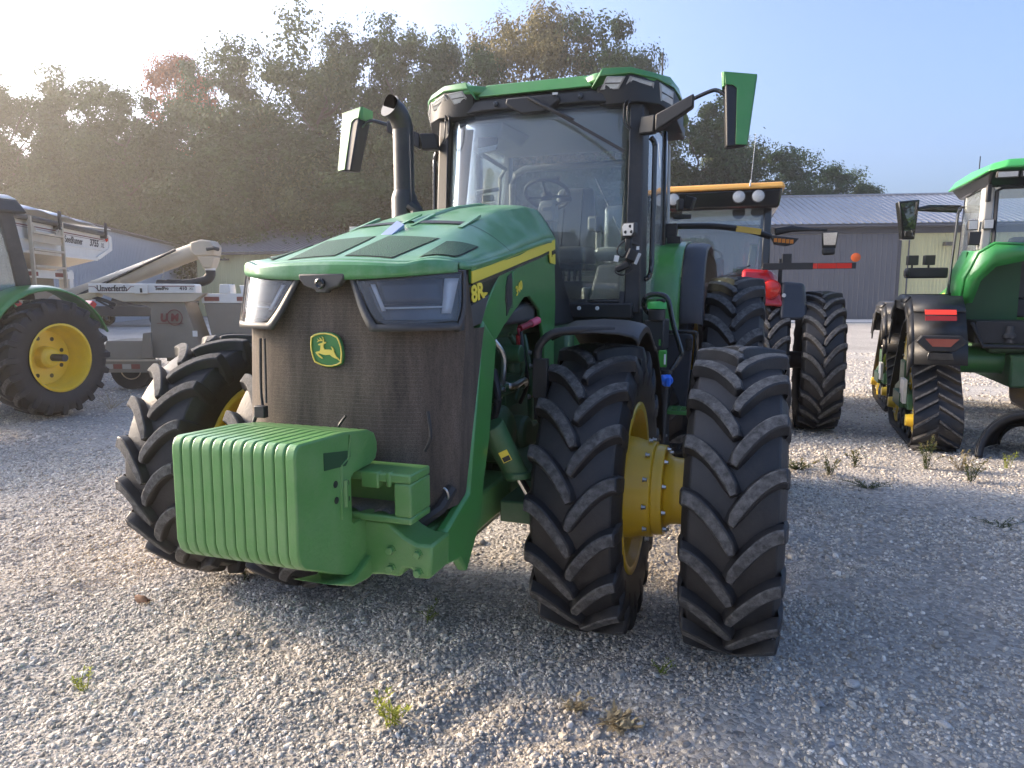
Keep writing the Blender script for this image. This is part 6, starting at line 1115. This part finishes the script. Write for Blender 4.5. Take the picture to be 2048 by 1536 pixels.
    for x, y in ((1.26, .64), (1.06, .66)): b = MB(); b.box((s * x, y, 2.29), (.13, .09, .13), rz=.2); b.tube([(s * x, y, 2.23), (s * x, y, 2.16)], .015, 6); b.build('rear_work_light', BLK, pl, bevel=.02)
    for x, y in ((.78, -.28), (.64, -.36)): b = MB(); b.box((s * x, y, 2.66), (.11, .06, .12)); wl = b.build('pillar_work_light', BLK, TT, bevel=.015); b = MB(); b.box((s * x, y - .033, 2.66), (.09, .01, .10)); b.build('lens', LAMPW, wl)
    b = MB(); b.box((s * .75, -.30, 2.50), (.14, .06, .16)); b.box((s * .66, -.36, 3.02), (.05, .05, .2)); b.build('hinge_block', BLK, TT, bevel=.01)
MB().hexa([(-.60, -.33, 2.36), (.60, -.33, 2.36), (.60, -.325, 2.36), (-.60, -.325, 2.36)], [(-.58, -.27, 3.08), (.58, -.27, 3.08), (.58, -.265, 3.08), (-.58, -.265, 3.08)]).build('rear_glass', GLASS, TT)
b = MB(); b.tube([(-.57, -.345, 2.42), (-.585, -.345, 2.37), (-.5, -.35, 2.34), (.5, -.35, 2.34), (.585, -.345, 2.37), (.56, -.285, 3.05), (.5, -.28, 3.09), (-.5, -.28, 3.09), (-.56, -.285, 3.05)], .022, 6, closed=True); b.build('rear_window_frame', BLK, TT)
b = MB(); b.span(-.66, .66, .15, 1.3, 1.55, 1.78); b.span(-.62, .62, .15, .2, 1.78, 2.34); b.build('cab_floor', DGREY, TT, bevel=.02)
b = MB(); b.hexa([(-.66, -.34, 3.09), (.66, -.34, 3.09), (.66, 1.2, 3.12), (-.66, 1.2, 3.12)], [(-.70, -.52, 3.25), (.70, -.52, 3.25), (.74, 1.35, 3.27), (-.74, 1.35, 3.27)]); b.build('roof_underside', BLKG, TT, bevel=.03)
b = MB(); b.hexa([(-.74, -.58, 3.24), (-.58, -.66, 3.27), (.58, -.66, 3.27), (.74, -.58, 3.24), (.80, .3, 3.22), (.78, 1.4, 3.26), (-.78, 1.4, 3.26), (-.80, .3, 3.22)], [(-.68, -.50, 3.34), (-.54, -.60, 3.37), (.54, -.60, 3.37), (.68, -.50, 3.34), (.72, .3, 3.37), (.70, 1.3, 3.39), (-.70, 1.3, 3.39), (-.72, .3, 3.37)]); b.build('roof', mat('bright_green_roof', (.05, .33, .085), .35, coat=.4, vary=.08), TT, bevel=.02)
for x in (-.54, -.30, .30, .54): b = MB(); b.box((x, -.575, 3.20), (.22, .05, .075), rx=.25); rl = b.build('roof_work_light', DGREY, TT, bevel=.01); b = MB(); b.box((x, -.602, 3.195), (.19, .012, .055), rx=.25); b.build('lens', LAMPW, rl)
b = MB(); b.tube([(-.66, .2, 3.36), (-.66, .2, 3.54)], .006, 6); b.build('antenna', BLK, TT)
b = MB(); b.span(-.25, .25, .3, .45, 1.8, 2.55); b.span(-.3, .3, .3, .8, 1.8, 2.0); b.build('seat', TRIMD, TT, bevel=.06)
b = MB(); b.hexa([(-.48, 1.7, 1.2), (.48, 1.7, 1.2), (.45, 4.0, 1.2), (-.45, 4.0, 1.2)], [(-.4, 1.7, 2.2), (.4, 1.7, 2.2), (.36, 3.9, 1.85), (-.36, 3.9, 1.85)]); b.build('hood', GREEN, TT, bevel=.05)
b = MB(); b.hexa([(-.90, 1.2, 1.50), (-.70, 1.2, 1.50), (-.55, 2.6, 1.70), (-.60, 2.6, 1.70)], [(-.88, 1.2, 1.62), (-.70, 1.2, 1.66), (-.50, 2.6, 1.86), (-.55, 2.6, 1.82)]); b.build('yellow_stripe', DECY, TT)

DULLRED = mat('dull_red_tape', (.26, .085, .06), .5); TAPE = mat('dull_white_tape', (.45, .42, .36), .5)
# ---- seed tender with white hopper, running away from the camera (+y along its length)
A = thing('seed_tender', 'white seed tender hopper with ladder and rolled tarp behind the left tractor', 'seed tender', (-10.2, 14.5, 0), R_(10.4))
hop = [(-3.0, 3.48), (5.30, 3.48), (5.46, 3.40), (5.46, 3.03), (4.45, 2.72), (-3.0, 2.72)]
b = MB(); b.prism(hop, 'x', -2.2, 0.0); hp = b.build('hopper', WHT, A, bevel=.02)
b = MB(); b.prism([(5.30, 3.44), (5.46, 3.40), (5.46, 3.03), (4.45, 2.72), (4.35, 2.80), (5.25, 3.08)], 'x', 0.002, 0.035); b.span(.002, .03, -3.0, 4.4, 2.70, 2.78); b.build('hopper_edge', WHT, hp, bevel=.006)
b = MB(); b.hexa([(-1.4, -1.5, 2.25), (-.7, -1.5, 2.25), (-.7, 2.4, 2.25), (-1.4, 2.4, 2.25)], [(-2.18, -3.0, 2.715), (-.02, -3.0, 2.715), (-.02, 4.40, 2.715), (-2.18, 4.40, 2.715)]); b.build('hopper_cone', TAN, hp)
b = MB(); b.grid(lambda u, v: (-2.2 + 2.25 * u, -3.0 + 8.4 * v, 3.50 + .34 * math.sin(math.pi * (.12 + .76 * u)) * (1 - .5 * max(0, v - .75) / .25) + .02 * math.sin(v * 40)), 10, 40); b.build('roll_tarp', TARP, A, solid=.02)
b = MB(); b.tube([(.07, -3.0, 3.43), (.07, 4.9, 3.43)], .065, 10); b.build('tarp_roller', DGREY, A)
for y in (2.0, 4.75): b = MB(); b.span(.01, .16, y - .045, y + .045, 3.30, 3.44); b.span(.12, .17, y - .045, y + .045, 3.40, 3.72); rs_ = b.build('tarp_stop', DGREY, A, bevel=.006); bolt(rs_, (.17, y, 3.34), .016, .015, 'x', STEEL)
for y in (.56, 2.07): b = MB(); b.box((.14, y, 2.72), (.07, .06, 1.5)); b.prism([(y - .03, 3.4), (y + .03, 3.4), (y + (.28 if y < 1 else -.28), 3.22), (y + (.28 if y < 1 else -.28), 3.12), (y, 3.1)], 'x', .11, .13); b.build('ladder_rail', TAN, A, bevel=.006)
for z in (3.14, 2.78, 2.42): b = MB(); b.box((.14, 1.315, z), (.10, 1.45, .05)); b.build('ladder_rung', TAN, A, bevel=.006)
b = MB(); b.span(.11, .13, .6, 2.03, 2.94, 3.1); b.build('ladder_plate', TAN, A)
b = MB(); b.span(-.05, .06, -.2, 2.75, 2.18, 2.36); b.span(-.2, .04, 2.55, 2.75, 1.2, 2.4); b.build('rear_frame', WHT, A, bevel=.01)
for y0_ in (.3, 1.75): b = MB(); b.span(.061, .07, y0_, y0_ + .62, 2.22, 2.31); b.build('red_reflector', DULLRED, A)
b = MB(); b.span(-1.9, -.1, -2.5, 3.2, .7, 1.0); b.span(-1.8, -.2, -1.5, 2.3, 1.0, 2.25); b.build('chassis', TAND, A, bevel=.03)
for y in (-.6, .5): b = MB(); b.lathe([(-.12, .38), (-.14, .42), (.10, .42), (.13, .36), (.10, .24), (.02, .2), (.02, .02)], (-.15, y, .42), 'x', 28); b.build('wheel', RUB, A)
xd = (-0.0, 1, 0); text('SeedRunner', 'lettering', DKTXT, hp, .23, frame((.004, 3.05, 3.13), (0, 1, 0), (0, 0, 1)), bold=.004, sx=.90)
text('3755', 'lettering', DKTXT, hp, .25, frame((.004, 4.28, 3.145), (0, 1, 0), (0, 0, 1)), bold=.008, sx=1.15, shear=.25); text('XL', 'lettering', DKTXT, hp, .18, frame((.004, 4.85, 3.12), (0, 1, 0), (0, 0, 1)), sx=1.1, shear=.25)
b = MB(); b.span(.002, .005, -.2, 5.2, 3.27, 3.295); b.span(.002, .005, -.2, 5.2, 3.235, 3.245); b.build('hopper_pinstripe', REDTX, hp)
b = MB(); b.span(.0, .022, -.2, 5.15, 2.98, 3.02); b.build('hopper_crease', WHT, hp, bevel=.01)
b = MB(); b.lathe([(0, .085), (.03, .075), (.04, .0)], (.0, 5.15, 3.33), 'x', 18); b.build('round_marker', RED, hp)

# ---- second seed tender: white sign rail on a taupe pedestal, discharge conveyor above
B = thing('seed_tender', 'taupe seed tender with white lettered rail and raised tan discharge auger', 'seed tender', (-7.0, 13.4, 0), 0.0)
b = MB(); b.prism([(-.97, 2.03), (1.02, 2.02), (1.05, 1.99), (1.05, 1.85), (-.97, 1.855)], 'y', -.10, .16); ra = b.build('sign_rail', WHT, B, bevel=.008)
b = MB(); b.prism([(-.80, 1.85), (1.20, 1.85), (1.0, 1.70), (.85, 1.68), (-.35, 1.69), (-.45, 1.72)], 'y', -.08, .12); b.build('lower_beam', TAN, B, bevel=.01)
text('Unverferth', 'lettering', DKTXT, ra, .155, frame((-.525, -.104, 1.935), (1, 0, 0), (0, 0, 1)), bold=.004, sx=.82)
text('SeedPro', 'lettering', DKTXT, ra, .085, frame((.42, -.104, 1.935), (1, 0, 0), (0, 0, 1)), bold=.003, sx=.85); text('410', 'lettering', DKTXT, ra, .085, frame((.82, -.104, 1.935), (1, 0, 0), (0, 0, 1)), bold=.003, sx=1.1); text('XL', 'lettering', DKTXT, ra, .06, frame((.965, -.104, 1.93), (1, 0, 0), (0, 0, 1)), sx=1.1, shear=.2)
b = MB(); b.prism([(-.96, 1.975), (-.84, 1.975), (-.76, 1.90), (-.25, 1.90), (-.17, 1.975), (.10, 1.985), (.10, 1.978), (-.16, 1.967), (-.24, 1.890), (-.77, 1.890), (-.85, 1.966), (-.96, 1.966)], 'y', -.104, -.101); b.span(.28, 1.03, -.104, -.101, 1.972, 1.985); b.build('rail_pinstripe', REDTX, ra)
b = MB(); b.span(-.09, .16, -.13, -.105, 1.84, 2.02); b.build('mount_plate', WHT, ra, bevel=.006)
b = MB(); b.span(.02, .06, -.14, -.131, 1.86, 1.94); b.build('plate_hook', BLK, ra)
b = MB(); b.hexa([(.10, -.06, .62), (1.12, -.06, .62), (1.15, .5, .62), (.10, .5, .62)], [(.15, -.03, 1.68), (.78, -.03, 1.68), (.80, .5, 1.68), (.15, .5, 1.68)]); b.prism([(-.36, 1.68), (.15, 1.68), (.15, 1.55), (.05, 1.62)], 'y', -.02, .1); pe = b.build('pedestal', TAND, B, bevel=.01)
fr_ = lambda x, z: frame((x, -.062, z), (1, 0, 0), (0, 0.03, 1))
text('U', 'logo_lettering', REDTX, pe, .20, fr_(.40, 1.38), bold=.012, shear=.1); text('M', 'logo_lettering', REDTX, pe, .19, fr_(.60, 1.385), bold=.010, shear=.1)
b = MB(); b.tube([(.60 + .145 * math.cos(a), -.056, 1.39 + .145 * math.sin(a)) for a in [2 * math.pi * k / 28 for k in range(28)]], .008, 5, closed=True); b.span(.26, .76, -.062, -.058, 1.275, 1.285); b.build('logo_ring', REDTX, pe)
b = MB(); b.hexa([(-.87, -.15, .60), (.12, -.15, .60), (.12, .8, .60), (-.87, .8, .60)], [(-.70, -.10, .95), (.10, -.10, .95), (.10, .8, .95), (-.70, .8, .95)]); b.prism([(-.02, .62), (.2, .62), (.2, 1.12), (.05, 1.10)], 'y', -.2, -.151); b.build('base_skirt', TAND, B, bevel=.012)
b = MB(); b.span(-.88, .35, -.24, -.16, .36, .59); bu = b.build('rear_bumper', TAND, B, bevel=.01)
for k in range(5): b = MB(); b.span(-.86 + k * .17, -.70 + k * .17, -.246, -.241, .43, .52); b.build('reflective_tape', DULLRED if k % 2 == 0 else TAPE, bu)
b = MB(); b.span(-.88, .35, -.26, -.241, .575, .61); b.build('bumper_lip', TAN, bu)
for x, y in ((-.45, .35), (1.5, .5), (2.2, .5)): b = MB(); b.lathe([(-.12, .36), (-.14, .40), (.14, .40), (.16, .34), (.12, .24), (.05, .22), (.05, .02)], (x, y, .38), 'y', 28); w = b.build('wheel', RUB, B); b = MB(); b.tube([(x + .2 * math.cos(a), y - .13, .38 + .2 * math.sin(a)) for a in [2 * math.pi * k / 24 for k in range(24)]], .012, 5, closed=True); b.build('wheel_rim', TAN, w)
b = MB(); b.hexa([(-1.50, -.05, 1.62), (-.86, -.05, 1.78), (-.86, .18, 1.78), (-1.50, .18, 1.62)], [(-1.50, -.05, 1.76), (-.86, -.05, 1.885), (-.86, .18, 1.885), (-1.50, .18, 1.76)]); b.build('folding_arm', mat('sandy_paint', (.55, .46, .30), .5, dust=.2), B, bevel=.01)
b = MB(); b.tube([(-.95, .0, 1.78), (-.70, .0, 1.70), (-.55, .05, 1.62)], .035, 8); b.tube([(-.92, .05, 1.72), (-.60, .05, 1.55)], .02, 6); b.build('pivot_link', DGREY, B)
c0, c1 = Vector((-2.6, 1.4, 1.62)), Vector((.60, 1.4, 2.78)); dv = (c1 - c0).normalized()
b = MB(); b.tube([c0, c1], .175, 20); au = b.build('auger_tube', TAN, B)
b = MB(); b.tube([c0 + Vector((0, -.20, -.10)), c1 + Vector((-.5, -.20, -.05))], .028, 8); b.build('hydraulic_hose', DGREY, au)
for k in (.28, .45, .62, .8): p = c0.lerp(c1, k); b = MB(); b.tube([p + Vector((-.005, 0, 0)), p + dv * .03], .183, 20); b.build('tube_clamp', TAN, au)
b = MB(); b.tube([c0.lerp(c1, .30) + Vector((0, -.2, -.1)), Vector((-1.62, 1.2, 1.9))], .03, 6); b.build('support_strut', DGREY, au)
b = MB(); b.prism([(.40, 2.88), (.62, 2.94), (.82, 2.92), (.90, 2.80), (.88, 2.62), (.50, 2.60), (.40, 2.68)], 'y', 1.2, 1.6); b.hexa([(.62, 1.25, 2.36), (.80, 1.25, 2.36), (.80, 1.55, 2.36), (.62, 1.55, 2.36)], [(.51, 1.21, 2.61), (.875, 1.21, 2.61), (.875, 1.59, 2.61), (.51, 1.59, 2.61)]); b.build('discharge_head', TAN, au, bevel=.03)
b = MB(); b.tube([(.78, 1.12, 2.74), (.92, 1.10, 2.76), (.98, 1.2, 2.74)], .04, 8); b.build('drive_motor', DGREY, au)
b = MB(); b.lathe([(0, .105), (.05, .105)], (.71, 1.4, 2.32), 'z', 18); b.build('spout_clamp', WHT, au)
b = MB(); b.tube(smooth_path([(.71, 1.4, 2.34), (.70, 1.4, 2.22), (.62, 1.38, 2.12), (.44, 1.36, 2.07), (.20, 1.34, 2.03), (-.20, 1.30, 2.04), (-.36, 1.28, 2.05)], 6), [.10] * 30 + [.08] * 6 + [.07], 14); b.build('rubber_spout', BLK, au)
b = MB(); b.tube([(-.23, 1.3, 2.42), (-.21, 1.3, 2.26), (-.15, 1.25, 2.10)], .007, 5); b.tube([(-.21, 1.3, 2.26), (-.30, 1.3, 2.08)], .007, 5); b.build('hanging_chain', STEEL, au)
b = MB(); b.span(1.06, 2.3, .1, 1.2, 1.66, 1.84); b.prism([(1.4, 1.84), (1.62, 1.84), (1.60, 2.02), (1.42, 2.02)], 'y', .1, .4); b.prism([(1.75, 1.84), (2.25, 1.84), (2.28, 2.0), (1.72, 2.0)], 'y', .3, .8); b.build('seed_box_rim', WHT, B, bevel=.01)
b = MB(); b.hexa([(1.25, .1, .85), (2.3, .1, .85), (2.3, 1.2, .85), (1.25, 1.2, .85)], [(1.10, .1, 1.655), (2.35, .1, 1.655), (2.35, 1.2, 1.655), (1.10, 1.2, 1.655)]); b.span(.1, 2.3, .55, .75, .5, .72); b.build('seed_box', TAND, B, bevel=.01)
for k in range(2): b = MB(); b.span(1.12 + k * .62, 1.40 + k * .62, .09, .098, 1.70, 1.78); b.build('red_reflector', DULLRED, B)
b = MB(); b.tube([(1.62 + .42 * math.cos(a), .02, .62 + .42 * math.sin(a)) for a in [math.pi * k / 14 for k in range(15)]], .05, 6); b.build('wheel_arch', DGREY, B)
b = MB(); b.span(.93, 1.02, -.07, -.062, 1.03, 1.14); b.build('paper_label', PAPER, B)

# ---- parked pickup far behind the seed tenders
PK = thing('pickup_truck', 'dark pickup truck parked far back, seen beneath the white lettered rail', 'pickup truck', (-21.9, 40.5, 0), R_(6))
b = MB(); b.prism([(-2.7, .55), (2.7, .55), (2.72, 1.0), (2.6, 1.12), (1.0, 1.15), (-2.6, 1.12), (-2.72, .9)], 'y', -.95, .95); b.build('body', mat('dark_car_paint', (.02, .022, .026), .25, coat=.8), PK, bevel=.06)
b = MB(); b.hexa([(-.9, -.85, 1.12), (1.2, -.85, 1.12), (1.2, .85, 1.12), (-.9, .85, 1.12)], [(-.6, -.7, 1.8), (.7, -.7, 1.8), (.7, .7, 1.8), (-.6, .7, 1.8)]); b.build('cab', BLKG, PK, bevel=.08)
for x in (-1.7, 1.75):
    for y in (-.86, .86): b = MB(); b.lathe([(-.12, .30), (-.12, .40), (.12, .40), (.12, .30)], (x, y, .40), 'y', 26); w = b.build('wheel', RUB, PK); b = MB(); b.lathe([(-.125, .27), (-.13, .22), (-.11, .2), (-.125, .06), (-.125, 0)], (x, y, .40), 'y', 12, cap=False); b.build('rim', CHROME, w)

# ---- curved black plastic fender shell lying on the gravel
b = MB()
def shellp(u, v):
    a = R_(-4 + 188 * u); r = .42 + .05 * v; y = -.42 + .95 * v
    r *= 1 - .5 * v * v
    return (r * math.cos(a) * 1.05 + .10 * v, y + .18 * math.sin(a) * (1 - v), max(.0, (.50 - .22 * v * v) * math.sin(a)) * (1.05 - .12 * abs(2 * u - 1)) + .012)
b.grid(shellp, 22, 8)
for v0, dr in ((0.0, -.07), (1.0, -.07)):
    b.grid(lambda u, v: (lambda p: (p[0] * (1 + dr * v * 2), p[1] + (.03 if v0 == 0 else -.03) * v, max(.01, p[2] * (1 + dr * v * 2))))(shellp(u, v0)), 22, 2)
sh = b.build('plastic_fender', BLK, None, solid=.012); sh.location = (5.86, 7.95, -.01); sh.rotation_euler = (0, 0, -.5); tag(sh, 'curved black plastic fender shell lying on the gravel by the rear track', 'fender')

# ---- weeds, a leaf and larger stones
WG = leaf_mat('weed_green', (.10, .15, .03), (.26, .32, .08), .4); WY = leaf_mat('dry_seed_head', (.22, .19, .08), (.42, .37, .18), .3); WD = leaf_mat('dry_grass', (.30, .25, .16), (.52, .45, .30), .3); WK = leaf_mat('dusty_weed', (.05, .07, .03), (.12, .14, .06), .3); WYG = leaf_mat('yellow_green_weed', (.22, .27, .05), (.46, .48, .12), .4)
def weed(name, label, x, y, h, n, spread, m, leafl=.03, seedm=None, seed=1, cat='weed'):
    r = random.Random(seed); T_ = thing(name, label, cat, (x, y, float(ground_z(x, y)) - .01)); b = MB(); lv = MB(); sdm = MB()
    for i in range(n):
        a = r.uniform(0, 6.28); tip = Vector((math.cos(a) * spread * r.uniform(.2, 1), math.sin(a) * spread * r.uniform(.2, 1), h * r.uniform(.45, 1))); p0 = Vector((r.uniform(-.02, .02), r.uniform(-.02, .02), 0)); mid = p0.lerp(tip, .5) + Vector((0, 0, .12 * h)); path = [p0, mid, tip]
        b.tube(path, [.0028, .002, .0012], 4)
        k = int(5 + tip.z / .012)
        for j in range(k):
            t = r.uniform(.15, 1); q = p0.lerp(mid, t * 2) if t < .5 else mid.lerp(tip, t * 2 - 1); d = Vector((r.uniform(-1, 1), r.uniform(-1, 1), r.uniform(-.1, .7))).normalized() * leafl * r.uniform(.6, 1.2); sd_ = d.cross(Vector((0, 0, 1))).normalized() * leafl * .16
            lv.add([q, q + d * .5 + sd_, q + d, q + d * .5 - sd_], [(0, 1, 2, 3)])
        if seedm and i % 2 == 0:
            for j in range(14): q = mid.lerp(tip, .5 + .6 * j / 14); d = Vector((r.uniform(-1, 1), r.uniform(-1, 1), r.uniform(0, 1))).normalized() * .014; sd_ = d.cross(Vector((.3, .1, 1))).normalized() * .006; sdm.add([q, q + d + sd_, q + d * 1.6, q + d - sd_], [(0, 1, 2, 3)])
    b.build('stem', m, T_); lf = lv.build('leaves', m, T_, fixn=False); lf['kind'] = 'stuff'
    if sdm.v: o = sdm.build('seed_head', seedm, T_, fixn=False); o['kind'] = 'stuff'
    return T_
weed('weed_plant', 'bright yellow-green weed growing alone in the foreground gravel', -.526, 2.81, .17, 9, .09, WYG, .034, None, 2)
weed('weed_plant', 'small pale green weed at the far left of the foreground', -2.05, 3.12, .14, 6, .06, WYG, .026, None, 3)
weed('weed_plant', 'dusty dark weed in the gravel in front of the bolted support casting', -.467, 3.79, .14, 5, .08, WG, .026, None, 4)
weed('weed_plant', 'thin dark weed under the grooved weights', -1.75, 4.4, .16, 4, .05, WK, .03, None, 5)
weed('weed_plant', 'leftmost grey-green weed clump right of the outer dual tire', 3.3, 7.1, .20, 14, .16, WK, .035, WY, 6)
weed('weed_plant', 'grey-green weed clump between the red tractor wheel and the rear track', 3.72, 7.42, .24, 12, .14, WK, .035, WY, 7)
weed('weed_plant', 'tall weed with tan seed heads in front of the rear rubber track', 4.42, 7.3, .36, 16, .16, WK, .035, WY, 8)
weed('weed_plant', 'weed with pale seed spikes between the track and the fender shell', 4.58, 6.82, .26, 14, .15, WK, .035, WY, 9)
weed('weed_plant', 'yellow-green weed in front of the black fender shell', 5.28, 7.3, .20, 8, .12, WYG, .028, WYG, 10)
weed('weed_plant', 'faint green sprouts in front of the outer dual tire', .74, 3.25, .09, 6, .08, WG, .022, None, 11)
weed('grass_tuft', 'dry straw-coloured grass tuft flattened in the foreground gravel', .48, 2.86, .055, 22, .11, WD, .05, None, 12, 'grass')
weed('grass_tuft', 'smaller dry grass wisp left of the straw-coloured tuft', .30, 2.95, .06, 12, .08, WD, .04, None, 13, 'grass')
weed('grass_tuft', 'dry stalks standing in the gravel beside the big left wheel', -6.55, 11.3, .30, 14, .5, WD, .03, None, 14, 'grass')
weed('weed_plant', 'low green weeds in the gravel right of the dual tires', 3.9, 5.4, .06, 12, .25, WK, .03, None, 15)
weed('weed_plant', 'broad low grey-green weed patch right of the dual tires', 3.05, 7.3, .12, 30, .30, WK, .035, WY, 21)
weed('weed_plant', 'sparse weed patch in front of the red tractor rear wheel', 3.45, 6.6, .10, 22, .30, WK, .03, None, 22)
weed('grass_tuft', 'dry tan stalks at the foot of the rear rubber track', 4.75, 7.25, .22, 18, .22, WD, .03, WY, 23, 'grass')
b = MB(); b.grid(lambda u, v: ((u - .5) * .075 * (1 - .6 * abs(2 * v - 1) ** 2), (v - .5) * .11, .02 + .018 * math.cos(6 * (u - .5)) * (1 - abs(2 * v - 1)) + .01 * v), 6, 6); lf = b.build('fallen_leaf', mat('brown_dead_leaf', (.12, .055, .025), .8, vary=.3, vscale=50), None, solid=.001); lf.location = (-2.243, 4.05, float(ground_z(-2.243, 4.05)) + .01); lf.rotation_euler = (.1, .1, 1.2); tag(lf, 'brown dead leaf lying on the gravel in front of the weights', 'leaf')
for i, (x, y, r, lab) in enumerate(((1.89, 2.845, .026, 'largest pale stone in the lower right gravel'), (1.326, 2.707, .019, 'grey stone at the bottom edge right of centre'), (1.629, 3.14, .030, 'flat pale stone in front and right of the outer tire'), (1.40, 2.98, .020, 'bluish stone among gravel in front of the outer tire'), (1.21, 2.36, .024, 'white stone near the bottom edge below the outer tire'))):
    bm = bmesh.new(); bmesh.ops.create_icosphere(bm, subdivisions=3, radius=r); rr = random.Random(40 + i); dirs = [Vector((rr.gauss(0, 1), rr.gauss(0, 1), rr.gauss(0, 1))).normalized() for _ in range(9)]; cut = [rr.uniform(.62, .92) * r for _ in range(9)]
    for v in bm.verts:
        for d, k in zip(dirs, cut):
            e = v.co.dot(d)
            if e > k: v.co -= d * (e - k)
        v.co.z *= .62; v.co.x *= 1.3
    me = bpy.data.meshes.new('stone'); bm.to_mesh(me); bm.free(); me.materials.append(mat('pale_limestone', (.46, .45, .43), .85, vary=.25, vscale=40, bump=.4, bscale=120) if i % 2 == 0 else mat('grey_limestone', (.30, .30, .31), .85, vary=.25, vscale=40, bump=.4, bscale=120)); me.polygons.foreach_set('use_smooth', [True] * len(me.polygons)); me.set_sharp_from_angle(angle=R_(25))
    o = bpy.data.objects.new('stone', me); COL.objects.link(o); o.location = (x, y, float(ground_z(x, y)) + r * .35); o.rotation_euler = (0, 0, rr.uniform(0, 6)); tag(o, lab, 'stone')
